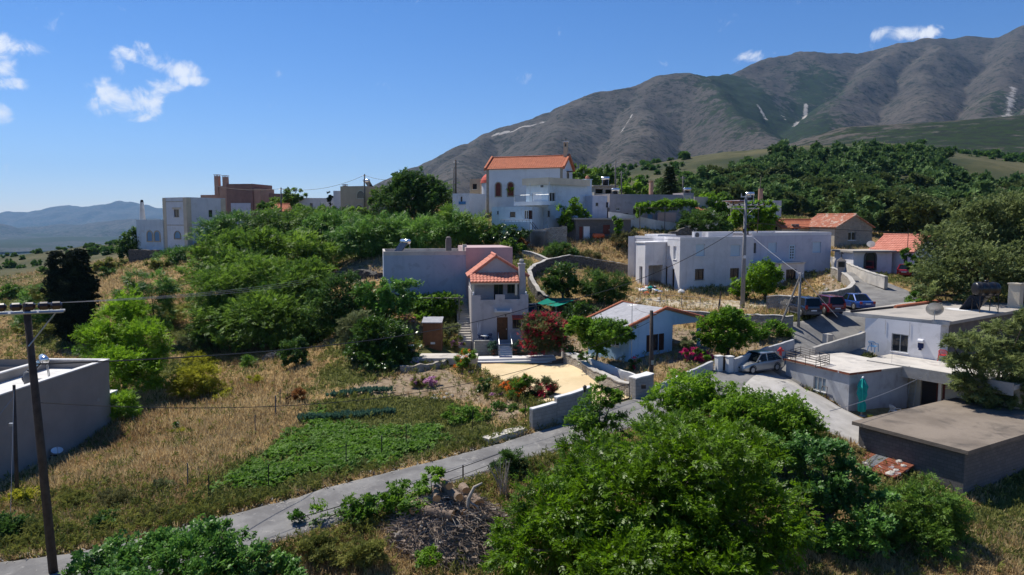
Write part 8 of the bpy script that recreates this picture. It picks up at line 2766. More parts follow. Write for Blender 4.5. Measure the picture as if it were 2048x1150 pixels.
 P('fruit_tree', 'leafy tree between the concrete pole and the tiled cottage', 'tree', (1505, 470), B_(116, (1500, 432, 32, 24), (1530, 424, 26, 20), (1468, 444, 22, 22), (1520, 446, 30, 16)), 'leaf_mulberry', 'broad', None, 2.3, .18)
 P('fruit_tree', 'low green tree left of the tiled cottage gable', 'tree', (1540, 470), B_(113, (1545, 446, 16, 14), (1528, 456, 16, 10)), 'leaf_slope', 'broad', None, 2.2, .12)
 fir((1338, 402), 128)
 P('fruit_tree', 'green tree close right of the church', 'tree', (1168, 390), B_(136, (1166, 356, 24, 20), (1150, 346, 14, 12), (1180, 368, 20, 16)), 'leaf_slope', 'broad', None, 2.3, .2)
 P('fruit_tree', 'green tree behind the unfinished concrete house', 'tree', (1208, 388), B_(142, (1205, 352, 24, 16), (1226, 360, 16, 12)), 'leaf_slope', 'broad', None, 2.3, .2)
 P('fruit_tree', 'light green tree rising behind the left part of the mauve house', 'tree', (1265, 398), B_(131, (1264, 374, 26, 16), (1285, 380, 16, 10), (1248, 382, 14, 10)), 'leaf_mulberry', 'broad', None, 2.3, .2)
 P('lemon_tree', 'two tiered bright tree before the blue wing', 'tree', (1143, 478), B_(101, (1146, 416, 22, 16), (1138, 446, 22, 22), (1160, 430, 16, 14), (1150, 460, 16, 12)), 'leaf_mulberry', 'broad', None, 2.5, .12)
 P('shrub', 'bright green rounded shrub left of the two storey blue house', 'shrub', (1028, 416), B_(109, (1030, 390, 21, 18), (1016, 400, 16, 12), (1040, 402, 12, 10)), 'leaf_mulberry', 'broad', None, 2.4)
 P('shrub', 'low bright shrub at the foot of the church wall', 'shrub', (990, 418), B_(112, (990, 406, 20, 9), (1004, 404, 14, 9)), 'leaf_mulberry', 'broad', None, 2.2)
 P('shrub', 'dark hedge like bush under the blue white annex landing', 'shrub', (1000, 485), B_(96, (1000, 468, 30, 13), (975, 466, 20, 11), (1038, 466, 18, 13)), 'leaf_citrus', 'broad', None, 2.3)
 P('lemon_tree', 'small bright tree before the grey outhouse doors', 'tree', (1232, 480), B_(98, (1232, 446, 11, 11), (1234, 462, 13, 11)), 'leaf_mulberry', 'broad', None, 2.4, .07)
 P('lentisk_shrub', 'grey green shrub on the bank below the outhouse', 'shrub', (1118, 528), B_(92, (1118, 503, 30, 14), (1140, 510, 18, 11), (1096, 510, 16, 9)), 'leaf_dark', 'lance', None, 2.2)
 P('lentisk_shrub', 'olive shrub below the right end of the grey outhouse', 'shrub', (1254, 498), B_(97, (1252, 482, 24, 13), (1272, 488, 14, 9)), 'leaf_scrub', 'lance', None, 2.2)
 P('lentisk_shrub', 'brownish shrub above the curving terrace wall', 'shrub', (1178, 528), B_(93, (1176, 514, 22, 10), (1196, 518, 14, 8)), 'leaf_scrub', 'lance', None, 2)
 P('shrub', 'rounded green bush just above the pink end wall of the long house', 'shrub', (1040, 518), B_(94, (1035, 500, 20, 12), (1015, 492, 22, 12)), 'leaf_slope', 'broad', None, 2.1)
 P('shrub', 'green bush between the annex and the long house roof', 'shrub', (975, 498), B_(97, (972, 488, 22, 11), (950, 492, 16, 8)), 'leaf_slope', 'broad', None, 2.1)
 for (c, lab) in (((590, 388, 20, 8, 148), 'small tree top on the skyline above the white ridge house'), ((560, 402, 26, 9, 147), 'bushy tree before the long brick wall'), ((535, 416, 20, 8, 138), 'bush left of the small orange tiled roof'), ((596, 418, 18, 9, 138), 'bush right of the small orange tiled roof'), ((655, 425, 24, 9, 136), 'bush before the white ridge house door'), ((712, 428, 26, 10, 134), 'bush at the foot of the tan villa'), ((757, 396, 18, 16, 138), 'dark bush between the tan villa and the big ridge tree'), ((1290, 382, 16, 10, 135), 'bush behind the salmon chimney of the mauve house'), ((1445, 400, 20, 10, 135), 'bush before the pale grey flat roofed house')):
  x, y, a, b, D = c
  p = at(x, y + b * 1.2, D)
  P('shrub', lab, 'shrub', p, [(x, y, D, a, b), (x - a * .5, y + b * .4, D - .5, a * .6, b * .7), (x + a * .55, y + b * .3, D, a * .6, b * .7)], 'leaf_slope', 'broad', None, 2.1)
 P('cypress_tree', 'tiny dark cypress on the ridge left of the tan villa', 'tree', at(660, 412, 147), B_(147, (660, 394, 4, 12), (660, 402, 5, 10)), 'leaf_cypress', 'spike', .4, 2.2, .1, up=1.6)
 P('plane_tree', 'huge rounded tree beyond the flat concrete roof with the barrel tank', 'tree', (1950, 612), B_(77, (1898, 500, 54, 52), (1958, 458, 54, 52, 2), (2022, 446, 58, 60, 3), (1878, 560, 46, 36, -2), (1950, 540, 66, 54, -3), (2032, 560, 60, 60, -2), (1862, 590, 22, 22, -4), (2085, 500, 60, 80)), 'leaf_plane', 'broad', .22, 2.1, .35)
 P('shrub', 'climber with pale green leaves on the white cottage corner', 'shrub', (1822, 560), B_(84, (1822, 518, 12, 22), (1830, 545, 14, 16), (1812, 506, 9, 8)), 'leaf_vine', 'broad', None, 1.7)
 P('shrub', 'low green bush at the road edge under the huge tree', 'shrub', (1835, 612), B_(74, (1835, 596, 20, 12), (1858, 606, 20, 10)), 'leaf_vine', 'broad', None, 2)
 P('pine_tree', 'layered dark green pine overhanging the terrace slab', 'tree', Vector((32.6, 48.6, hz(32.6, 48.6))), B_(48.3, (1948, 684, 52, 14), (2010, 660, 46, 16, 1), (1930, 722, 40, 12), (2000, 728, 60, 20, -.5), (1958, 782, 50, 18), (2036, 700, 40, 20), (2030, 780, 50, 34), (1905, 690, 24, 7), (2060, 740, 40, 60), (1935, 760, 40, 12), (1990, 805, 50, 20), (2050, 640, 30, 20)), 'leaf_plane', 'layer', .2, 2.6, .2, 'bark', tight=.14)
 P('walnut_tree', 'great glossy walnut tree filling the ground between road and shed', 'tree', Vector((6.0, 29.0, hz(6, 29))), B_(30, (1250, 1000, 160, 110), (1120, 1050, 120, 84, -2), (1380, 960, 140, 110), (1345, 880, 100, 56, 4), (1470, 905, 90, 60, 4), (1495, 1040, 130, 96, -1), (1190, 925, 80, 56, 3), (1060, 1100, 84, 56, -3), (1380, 1130, 190, 60, -3), (1240, 1120, 140, 60, -4)), 'leaf_walnut', 'pinnate', .165, 2.0, .3, 'bark_grey', tight=.13)
 P('fruit_tree', 'dense rounded tree by the road bend hiding the asphalt', 'tree', (1390, 838), B_(43.5, (1380, 782, 64, 38), (1432, 790, 40, 36), (1324, 806, 40, 30), (1390, 815, 60, 32)), 'leaf_mulberry', 'broad', None, 2.2, .15)
 P('fruit_tree', 'sunlit bushy tree beside the concrete driveway', 'tree', (1570, 900), B_(40.5, (1556, 832, 76, 46), (1610, 858, 44, 38), (1500, 824, 62, 38), (1560, 870, 66, 36), (1460, 830, 50, 34)), 'leaf_mulberry', 'broad', None, 2.2, .15)
 P('fig_tree', 'dark broad leaved fig between the walnut and the rusty lean-to', 'tree', (1660, 1045), B_(33.5, (1640, 930, 66, 52), (1704, 962, 46, 44), (1620, 1010, 80, 60), (1592, 905, 54, 36, 1), (1690, 1010, 50, 44)), 'leaf_fig', 'broad', .17, 2.0, .18, 'bark_grey')
 P('acacia_shrub', 'light green feathery shrub before the dark shed wall', 'shrub', (1830, 1125), B_(34, (1850, 1004, 66, 44), (1790, 1026, 56, 52), (1886, 1050, 50, 46), (1822, 1078, 74, 44, -1)), 'leaf_slope', 'pinnate', .13, 2.0, .1)
 P('fig_tree', 'low broad leaved bush between the fig and the feathery shrub', 'shrub', (1745, 1130), B_(31.5, (1735, 1070, 50, 60), (1700, 1100, 60, 50), (1760, 1010, 34, 40, 1)), 'leaf_fig', 'broad', .17, 1.9, .1)
 P('pear_tree', 'slender airy tree with a pointed top before the courtyard gate', 'tree', (1195, 905), B_(40, (1195, 812, 40, 40), (1172, 852, 38, 36), (1232, 852, 32, 34), (1202, 776, 16, 22), (1150, 826, 20, 14), (1225, 800, 24, 18)), 'leaf_vine', 'broad', None, 1.5, .1, 'bark_grey', tight=.2)
 P('lilac_shrub', 'rounded shrub on the road edge beside the dry canes', 'shrub', (1020, 982), B_(36.5, (1020, 932, 34, 30), (1000, 952, 24, 18), (1040, 950, 22, 22)), 'leaf_dark', 'lance', .17, 2.0)
 vines = [((868, 975), (862, 955, 22, 11), 'beside the log pile'), ((820, 1030), (815, 1000, 42, 22), 'left of the log pile with a red leaf'), ((690, 1075), (684, 1036, 42, 20), 'on the road edge above the dry bank'), ((605, 1085), (606, 1052, 28, 16), 'farthest along the road from the log pile'), ((755, 1050), (750, 1018, 32, 15), 'midway along the row'), ((845, 1050), (838, 1036, 24, 22), 'hanging down beside the brush heap')]
 for b_, (x, y, a, c), lab in vines:
  a, c = a * 1.35, c * 1.35
  P('grape_vine', 'sprawling grape vine ' + lab, 'vine', b_, B_(31.5, (x, y - 4, a, c), (x - a * .6, y + 5, a * .5, c * .7), (x + a * .6, y - 4, a * .5, c * .7)), 'leaf_vine', 'broad', .16, 1.3, .04, tight=.24)
 P('fig_tree', 'low spreading fig with big leaves across the road from the leaning pole', 'tree', Vector((-11.5, 24.0, hz(-11.5, 24))), B_(25.5, (400, 1098, 104, 40), (252, 1122, 100, 36), (500, 1122, 70, 36), (330, 1086, 56, 26), (446, 1062, 36, 18), (180, 1140, 60, 26), (560, 1150, 50, 40), (360, 1140, 160, 30, -1)), 'leaf_fig', 'broad', .15, 2.2, .14)
 for (b_, x, y, D, a, c, mt, lab) in (((690, 662), 700, 640, 78, 34, 18, 'leaf_slope', 'green shrub filling the foot of the slope left of the yellow olive shrub'), ((640, 690), 640, 668, 79, 34, 18, 'leaf_dark', 'dark shrub at the right foot of the largest slope tree'), ((850, 655), 846, 640, 69, 26, 14, 'leaf_vine', 'vine leaves hanging below the vine pergola'), ((800, 668), 796, 655, 67, 26, 14, 'leaf_fig', 'broad leaved bush between citrus and broken tiles'), ((740, 668), 738, 650, 72, 24, 18, 'leaf_slope', 'light bush between the yellow olive shrub and the fig'), ((900, 592), 905, 584, 76, 22, 8, 'leaf_vine', 'vine edge below the pale ledge of the slate blue wall'), ((830, 600), 832, 584, 74, 26, 12, 'leaf_fig', 'leafy branches against the middle of the slate blue wall'), ((640, 560), 640, 545, 96, 26, 16, 'leaf_slope', 'bush on the slope left of the broken stone bank'), ((420, 700), 416, 668, 80, 30, 26, 'leaf_slope', 'green bush hugging the left foot of the largest slope tree'), ((60, 1030), 55, 1000, 35.5, 40, 22, 'leaf_yellow', 'yellow green weeds around the short thin pole'), ((150, 1035), 150, 1005, 34.5, 34, 20, 'leaf_weed', 'weedy bush just right of the leaning pole shaft'), ((240, 1030), 240, 1004, 34, 36, 20, 'leaf_scrub', 'brown green bush behind the low fig by the road'), ((325, 1015), 325, 985, 36, 34, 22, 'leaf_olive', 'grey green bush at the corner of the dry field'), ((95, 1085), 95, 1062, 31, 48, 22, 'leaf_weed', 'weedy bush on the road bank beside the leaning pole foot'), ((210, 1082), 210, 1055, 31.5, 52, 24, 'leaf_dark', 'dark bank bush between the field corner and the low fig'), ((320, 1060), 318, 1036, 32.5, 44, 18, 'leaf_scrub', 'olive brown bank bush just above the low fig'), ((20, 1090), 10, 1060, 31, 50, 30, 'leaf_dark', 'dark shaded bank bush at the road under the poles'), ((735, 1135), 720, 1105, 28.5, 50, 22, 'leaf_weed', 'yellowish weed clump on the bank under the vines'), ((640, 1125), 640, 1090, 29, 36, 20, 'leaf_weed', 'weed clump between the low fig and the vines'), ((850, 1130), 850, 1110, 28, 30, 16, 'leaf_vine', 'green weeds at the lower edge of the brush heap'), ((490, 985), 490, 965, 37, 30, 14, 'leaf_weed', 'weed clump on the road verge by the leftmost fence stakes'), ((650, 950), 650, 934, 39.5, 30, 12, 'leaf_dry', 'rusty dry weeds on the verge amid the wire fence')):
  P('bush', lab, 'bush', b_, B_(D, (x, y, a, c), (x - a * .5, y + c * .3, a * .6, c * .7), (x + a * .55, y + c * .25, a * .6, c * .7)), mt, 'lance' if mt in ('leaf_weed', 'leaf_olive', 'leaf_scrub', 'leaf_dry') else 'broad', None, 1.8, tight=.2)
 pergola('leafy vine pergola left of the concrete stairs', (806, 922, 592, 660, 71), [(842, 606, 40, 13), (888, 598, 32, 10), (812, 616, 24, 16), (866, 620, 40, 10)])
 pergola('clipped vine pergola along the mauve house front', (1276, 1384, 412, 444, 105), [(1296, 414, 26, 7), (1334, 411, 30, 7), (1366, 410, 26, 7), (1280, 422, 10, 8)])
def pergola(label, box, lob):
 x0, x1, yt, yb, D = box
 b = at(x0, yb, D)
 b.z = hz(b.x, b.y)
 t = thing('vine_pergola', label, 'pergola', b, 0)
 V, tone = crown(lobes([(x, y, D, a, c) for x, y, a, c in lob], b), max(.16, 2.2 * D / 731), 'broad', 4.2, .4, .25, 77)
 v, f = quads_of(V)
 np_mesh('vine', v, f, M['leaf_vine'], t, tone)
 for px in (x0 + 4, (x0 + x1) / 2, x1 - 4):
  for dd in (-1.2, 1.2):
   p = at(px, yt, D + dd)
   mb = MB()
   q_ = p - b
   mb.tube([q_, Vector((q_.x, q_.y, hz(p.x, p.y) - b.z - .2))], .06, 5)
   mb.build('post', M['wood_pole_grey'], t)
 mb = MB()
 for dd in (-1.2, 1.2):
  mb.tube([at(x0 - 4, yt + 4, D + dd) - b, at(x1 + 4, yt + 4, D + dd) - b], .05, 5)
 mb.build('beam', M['wood_pole_grey'], t)
def fir(base, D):
 b = at(*base, D)
 g = np.random.default_rng(5)
 H_ = 64 * D / FPX * 1.12
 t = thing('fir_tree', 'dark tiered fir tree behind the mauve house roof', 'tree', b, 0)
 pos, xd = [], []
 for k in range(13):
  z = H_ * (.12 + .86 * k / 13)
  r = 23 * D / FPX * (1 - k / 13.6) * (1 + .1 * (k % 2))
  for j in range(9):
   a = 2 * math.pi * j / 9 + k
   for s in np.linspace(.2, 1, 9):
    pos.append((r * s * math.cos(a) + g.normal() * .12, r * s * math.sin(a) + g.normal() * .12, z - .22 * r * s * s + g.normal() * .05))
    xd.append((math.cos(a), math.sin(a), -.15))
 pos, xd = np.array(pos), np.array(xd)
 V = place('layer', pos, xd + g.normal(size=pos.shape) * .3, np.tile((0, 0, 1.0), (len(pos), 1)), np.full(len(pos), .42))
 v, f = quads_of(V)
 np_mesh('crown', v, f, M['leaf_fir'], t, np.clip(.5 + .3 * g.normal(size=len(f)), 0, 1))
 mb = MB()
 mb.tube([(0, 0, -.8), (0, 0, H_)], [.28, .04], 7)
 mb.build('trunk', M['bark'], t)
trees()
def garden():
 P = plant
 F = [((930, 742), 63, [(930, 712, 18, 14), (925, 728, 18, 12)], 'leaf_crop', 'lance', 'bloom_orange', .25, 'orange flowering bush at the near corner of the house platform', 'flowering bush'),
  ((1040, 818), 50, [(1040, 782, 27, 25), (1026, 800, 22, 15), (1050, 764, 17, 18)], 'leaf_crop', 'lance', 'bloom_orange', .35, 'tall leafy canna lilies with orange red flowers by the courtyard', 'flowering plant'),
  ((1085, 806), 50, [(1090, 776, 24, 17), (1078, 792, 26, 15)], 'leaf_oleander', 'lance', 'bloom_red', .9, 'reddish oleander bush on the courtyard edge above the road wall', 'flowering bush'),
  ((1005, 800), 51.5, [(1004, 782, 15, 13), (1018, 770, 12, 10)], 'leaf_oleander', 'lance', 'bloom_orange', .9, 'loose orange pink flowers left of the canna lilies', 'flowering plant'),
  ((848, 775), 54, [(836, 765, 16, 8), (862, 762, 16, 8)], 'leaf_weed', 'lance', 'bloom_pink', 2.2, 'mound of pink flowers on the bare garden soil', 'flower bed'),
  ((830, 738), 59, [(822, 732, 16, 6), (845, 732, 18, 6)], 'leaf_weed', 'lance', 'bloom_pink', 1.6, 'pink flowers above the low stone edging by the citrus', 'flower bed'),
  ((945, 758), 57, [(940, 750, 14, 6), (955, 757, 10, 6)], 'leaf_weed', 'lance', 'bloom_pink', 1.8, 'pink flowers between garden path and courtyard', 'flower bed'),
  ((998, 798), 50.5, [(992, 792, 16, 7), (1008, 797, 12, 6)], 'leaf_weed', 'lance', 'bloom_pink', 1.6, 'pink flowers at the foot of the canna lilies', 'flower bed'),
  ((905, 694), 65, [(905, 686, 14, 8), (920, 684, 8, 7)], 'leaf_weed', 'lance', 'bloom_pink', 1.3, 'pale pink flowers right of the brown garden store', 'flower bed'),
  ((834, 690), 65, [(834, 682, 8, 10)], 'leaf_weed', 'lance', 'bloom_pink', 1.2, 'pale pink flowers left of the brown garden store', 'flower bed'),
  ((968, 790), 52, [(966, 772, 14, 16), (975, 784, 14, 9)], 'leaf_citrus', 'broad', None, 0, 'green bush at the left courtyard corner among flowers', 'bush'),
  ((985, 705), 64, [(984, 694, 9, 12)], 'leaf_leek', 'lance', None, 0, 'blue green potted bush left of the white steps', 'bush'),
  ((1034, 705), 64, [(1034, 694, 9, 11)], 'leaf_leek', 'lance', None, 0, 'blue green potted bush right of the white steps', 'bush'),
  ((895, 672), 67, [(905, 660, 18, 9), (893, 664, 12, 7)], 'leaf_olive', 'lance', None, 0, 'olive coloured bush at the foot of the concrete stairs', 'bush'),
  ((1170, 738), 58, [(1170, 722, 18, 14), (1182, 732, 16, 11)], 'leaf_citrus', 'broad', 'bloom_white', .12, 'bush with cream roses behind the stone wall', 'rose bush'),
  ((1210, 756), 56, [(1213, 744, 16, 9), (1225, 750, 12, 8)], 'leaf_oleander', 'lance', 'bloom_orange', .4, 'rusty orange flowers in the bed behind the stone wall', 'flowering plant'),
  ((1240, 764), 55, [(1240, 745, 14, 15), (1228, 754, 12, 10)], 'leaf_leek', 'lance', None, 0, 'blue green bush in the bed near the gate pier', 'bush'),
  ((1266, 764), 55, [(1266, 738, 10, 18), (1270, 722, 8, 9)], 'leaf_citrus', 'broad', 'bloom_red', .15, 'tall rose bush with a few red flowers near the gate pier', 'rose bush'),
  ((1150, 712), 61, [(1135, 702, 16, 9), (1160, 710, 12, 8)], 'leaf_dark', 'broad', 'bloom_red', .2, 'shaded low bush under the vine behind the white wall', 'bush'),
  ((900, 850), 46, [(894, 832, 13, 15), (918, 836, 30, 20), (934, 848, 32, 17)], 'leaf_crop', 'broad', None, 0, 'first clump of the tall bean row', 'vegetable row'),
  ((960, 852), 46.5, [(955, 834, 34, 19), (972, 846, 34, 17)], 'leaf_crop', 'broad', None, 0, 'middle clump of the tall bean row', 'vegetable row'),
  ((1015, 840), 47.5, [(1003, 828, 32, 18), (1026, 826, 20, 17)], 'leaf_crop', 'broad', None, 0, 'bean row clump closest to the road wall', 'vegetable row'),
  ((1050, 850), 46, [(1052, 830, 9, 16), (1048, 846, 12, 9)], 'leaf_vine', 'broad', None, 0, 'climbing weed at the broken end of the road wall', 'bush'),
  ((600, 806), 57, [(602, 788, 14, 11), (596, 798, 14, 8)], 'leaf_dry', 'lance', None, 0, 'rusty brown dry bush beside the wooden hurdle', 'bush'),
  ((405, 785), 57, [(400, 752, 48, 20), (378, 775, 46, 16), (428, 778, 36, 13)], 'leaf_yellow', 'lance', None, 0, 'widest yellow green spurge bush in the dry field', 'bush'),
  ((440, 800), 55.5, [(440, 791, 22, 9)], 'leaf_yellow', 'lance', None, 0, 'small yellow green spurge right of the widest one', 'bush'),
  ((390, 726), 64, [(390, 718, 28, 9), (410, 726, 24, 8)], 'leaf_yellow', 'lance', None, 0, 'yellowish spurge bush up slope under the black cable', 'bush'),
  ((368, 878), 47, [(362, 868, 22, 8), (380, 872, 18, 7)], 'leaf_yellow', 'lance', None, 0, 'yellow green spurge low in the dry field near the pale grasses', 'bush'),
  ((405, 858), 49, [(402, 850, 14, 7)], 'leaf_yellow', 'lance', None, 0, 'tiny yellow spurge above the pale grasses', 'bush'),
  ((514, 768), 59, [(512, 760, 18, 7)], 'leaf_yellow', 'lance', None, 0, 'yellow spurge halfway to the wooden hurdle', 'bush'),
  ((352, 862), 48, [(352, 854, 9, 8)], 'leaf_citrus', 'broad', None, 0, 'small dark green shrub in the dry field', 'bush'),
  ((500, 740), 66, [(505, 728, 14, 16), (497, 742, 16, 12)], 'leaf_vine', 'fan', None, 0, 'light green sapling left of the twig heap', 'sapling'),
  ((665, 750), 62, [(665, 736, 14, 14), (655, 745, 12, 8)], 'leaf_weed', 'broad', None, 0, 'sparse green bush left of the citrus tree', 'bush'),
  ((395, 694), 74, [(395, 684, 34, 14), (420, 690, 26, 10)], 'leaf_olive', 'lance', None, 0, 'grey green broom bush before the largest slope tree', 'bush'),
  ((350, 640), 84, [(350, 625, 26, 16), (335, 640, 24, 10)], 'leaf_weed', 'lance', None, 0, 'brown green bush on the slope right of the thin fan leaved tree', 'bush'),
  ((465, 692), 74, [(450, 670, 20, 16), (470, 655, 18, 14)], 'leaf_mulberry', 'broad', None, 0, 'bright green bush at the foot of the largest slope tree', 'bush'),
  ((1035, 490), 96, [(1040, 486, 16, 6)], 'leaf_dry', 'lance', None, 0, 'dry brown bush on the bank by the stone terrace', 'bush')]
 for b_, D, lob, mat, kind, bl, sh, lab, cat in F:
  P(cat.replace(' ', '_'), lab, cat, b_, B_(D, *lob), mat, kind, None, 2.0, None, 'bark', None, (bl, sh) if bl else None, tight=.2)
 g = np.random.default_rng(9)
 for (a, c, n, lab) in (((600, 842), (785, 830), 240, 'longer row of blue green leeks across the vegetable patch'), ((660, 796), (778, 788), 150, 'upper row of blue green leeks near the bare soil')):
  A, C = G(*a), G(*c)
  t = g.random(n)
  w = g.normal(size=(n, 2)) * .16
  x, y = A.x + (C.x - A.x) * t + w[:, 0], A.y + (C.y - A.y) * t + w[:, 1]
  pos = np.stack([x, y, H(x, y) + .1], 1)
  V = place('spike', pos, np.stack([g.normal(size=n), g.normal(size=n), np.zeros(n)], 1), np.stack([g.normal(size=n) * .2, g.normal(size=n) * .2, np.ones(n)], 1), (.3 + .15 * g.random(n)))
  v, f = quads_of(V)
  tag(np_mesh('leek_row', v, f, M['leaf_leek'], None, g.random(len(f))), lab, 'vegetable row')
 global CROP
 Pg = CROP = gpoly([(405, 992), (560, 872), (640, 815), (720, 850), (880, 855), (930, 880), (830, 925), (700, 950), (560, 990)])
 x0, x1, y0, y1 = Pg[:, 0].min(), Pg[:, 0].max(), Pg[:, 1].min(), Pg[:, 1].max()
 x, y = g.uniform(x0, x1, 26000), g.uniform(y0, y1, 26000)
 k = in_poly(x, y, Pg) & (g.random(26000) < np.clip(.6 + 1.7 * fbm(x, y, 2.6, 3, 41), .1, 1) * np.clip(dist_poly(x, y, Pg) / 2.2 + 1.0 * fbm(x, y, 1.8, 3, 43), 0, 1)) & (paved_dist(x, y) > .9)
 x, y = x[k], y[k]
 n = len(x)
 pos = np.stack([x, y, H(x, y) + .06 + .22 * g.random(n)], 1)
 V = place('broad', pos, np.stack([g.normal(size=n), g.normal(size=n), g.normal(size=n) * .3], 1), np.stack([g.normal(size=n) * .5, g.normal(size=n) * .5, np.ones(n)], 1), .14 + .08 * g.random(n))
 v, f = quads_of(V)
 tn = np.clip(np.repeat(.5 + .5 * fbm(x, y, 1.5, 3, 42), 6) + .15 * g.normal(size=len(f)), 0, 1)
 tag(np_mesh('vegetable_patch', v, f, M['leaf_crop'], None, tn), kind='stuff')
garden()
def grasses():
 g = np.random.default_rng(17)
 n = 200000
 D = 22 * np.exp(g.random(n) * math.log(170 / 22))
 px = g.uniform(-60, 2110, n)
 x, y = (px - 1024) / FPX * D, D
 pd = paved_dist(x, y)
 green, soil, pale = ground_weights(x, y)
 straw = soft(x, y, STRAW, 2)
 keep = (pd > .25) & (g.random(n) > soil * 1.15) & (g.random(n) > pale * .8) & (soft(x, y, [CROP], 2.6) * .8 < g.random(n))
 x, y, D, green, straw, pd = x[keep], y[keep], D[keep], green[keep], straw[keep], pd[keep]
 n = len(x)
 z = H(x, y)
 patch = fbm(x, y, 7, 4, 51)
 isg = (green + .30 * straw * (fbm(x, y, 5, 4, 58) > .12) + .5 * patch + .5 * (g.random(n) - .5)) > .46
 rust = (~isg) & ((fbm(x, y, 11, 3, 52) + .25 * g.normal(size=n)) > .22)
 hgt = (.15 + .26 * g.random(n)) * (.7 + .45 * straw + .8 * np.clip(fbm(x, y, 3.5, 3, 57) + .1, 0, 1)) * (1 + D / 220)
 nb = 5
 for name, sel, mat, hs in (('dry_grass', (~isg) & (~rust), 'grass_dry', 1.0), ('rusty_grass', rust, 'grass_rust', .95), ('green_grass', isg, 'grass_green', .8)):
  m = sel.sum()
  px_, py_, pz_, hh, DD = x[sel], y[sel], z[sel], hgt[sel] * hs, D[sel]
  a = g.uniform(0, 6.283, (m, nb))
  lean = g.uniform(.2, 1.15, (m, nb))
  ln = hh[:, None] * g.uniform(.6, 1.15, (m, nb))
  w = (.012 + .00045 * DD)[:, None] * np.ones((1, nb)) * (1.6 if name == 'green_grass' else 1)
  sx, sy = px_[:, None] + .12 * np.cos(a) * g.random((m, nb)), py_[:, None] + .12 * np.sin(a) * g.random((m, nb))
  tx, ty, tz = sx + np.cos(a) * lean * ln, sy + np.sin(a) * lean * ln, pz_[:, None] + ln * np.sqrt(np.maximum(.08, 1 - .68 * lean ** 2))
  b = a + g.uniform(.6, 2.4, (m, nb))
  wx, wy = np.cos(b) * w, np.sin(b) * w
  zb = pz_[:, None] - .04 + np.zeros((m, nb))
  V = np.stack([np.stack([sx - wx, sy - wy, zb], -1), np.stack([sx + wx, sy + wy, zb], -1), np.stack([tx + wx * .3, ty + wy * .3, tz], -1), np.stack([tx - wx * .3, ty - wy * .3, tz], -1)], 2)
  v = V.reshape(-1, 3)
  f = np.arange(len(v)).reshape(-1, 4)
  tn = np.clip(np.repeat(.5 + .45 * patch[sel] + .18 * g.normal(size=m), nb), 0, 1)
  tag(np_mesh(name, v, f, M[mat], None, tn), kind='stuff')
 VERGE = gpoly([(0, 985), (220, 965), (370, 985), (420, 1000), (560, 985), (700, 950), (830, 925), (930, 890), (940, 902), (700, 975), (480, 1040), (300, 1060), (0, 1100)])
 n = 90000
 D = 24 * np.exp(g.random(n) * math.log(115 / 24))
 px = g.uniform(-60, 2110, n)
 x, y = (px - 1024) / FPX * D, D
 pd = paved_dist(x, y)
 gr, so, pa = ground_weights(x, y)
 dens = np.clip(.06 + .9 * np.clip(fbm(x, y, 5, 4, 61) - .02, 0, 1) * (gr + .25), 0, 1) + .9 * np.exp(-((pd - 1.1) / .8) ** 2) * (x < 5) + .5 * soft(x, y, [VERGE], 1.0)
 k = (pd > .3) & (g.random(n) < dens) & (soft(x, y, [CROP], .8) < g.random(n))
 x, y, D = x[k], y[k], D[k]
 n = len(x)
 pos = np.stack([x, y, H(x, y) + .05 + .28 * g.random(n) ** 1.5], 1)
 V = place('lance', pos, np.stack([g.normal(size=n) * .4, g.normal(size=n) * .4, np.ones(n)], 1), g.normal(size=(n, 3)), (.15 + .12 * g.random(n)) * (1 + D / 160))
 v, f = quads_of(V)
 tn = np.clip(np.repeat(.45 + .6 * fbm(x, y, 3, 3, 62), 8) + .15 * g.normal(size=len(f)), 0, 1)
 tag(np_mesh('weeds', v, f, M['leaf_weed'], None, tn), kind='stuff')
grasses()
def gravel():
 g = np.random.default_rng(31)
 n = 60000
 D = 26 * np.exp(g.random(n) * math.log(95 / 26))
 px = g.uniform(-60, 2000, n)
 x, y = (px - 1024) / FPX * D, D
 din = np.min([np.where(in_poly(x, y, P), dist_poly(x, y, P), 9) for P in PAVED[:3]], 0)
 dout = paved_dist(x, y)
 k = ((din < .5) & (g.random(n) < .5 * np.exp(-din / .18))) | ((dout > 0) & (dout < .9) & (g.random(n) < .5))
 k |= (soft(x, y, PALE, 1) > .3) & (g.random(n) < .5)
 x, y = x[k], y[k]
 n = len(x)
 pos = np.stack([x, y, H0(x, y) + .075], 1)
 V = place('one', pos, np.stack([g.normal(size=n), g.normal(size=n), g.normal(size=n) * .3], 1), np.tile((0, 0, 1.0), (n, 1)), .04 + .06 * g.random(n) ** 2)
 v, f = quads_of(V)
 tag(np_mesh('gravel', v, f, M['stone_cap'], None), kind='stuff')
gravel()
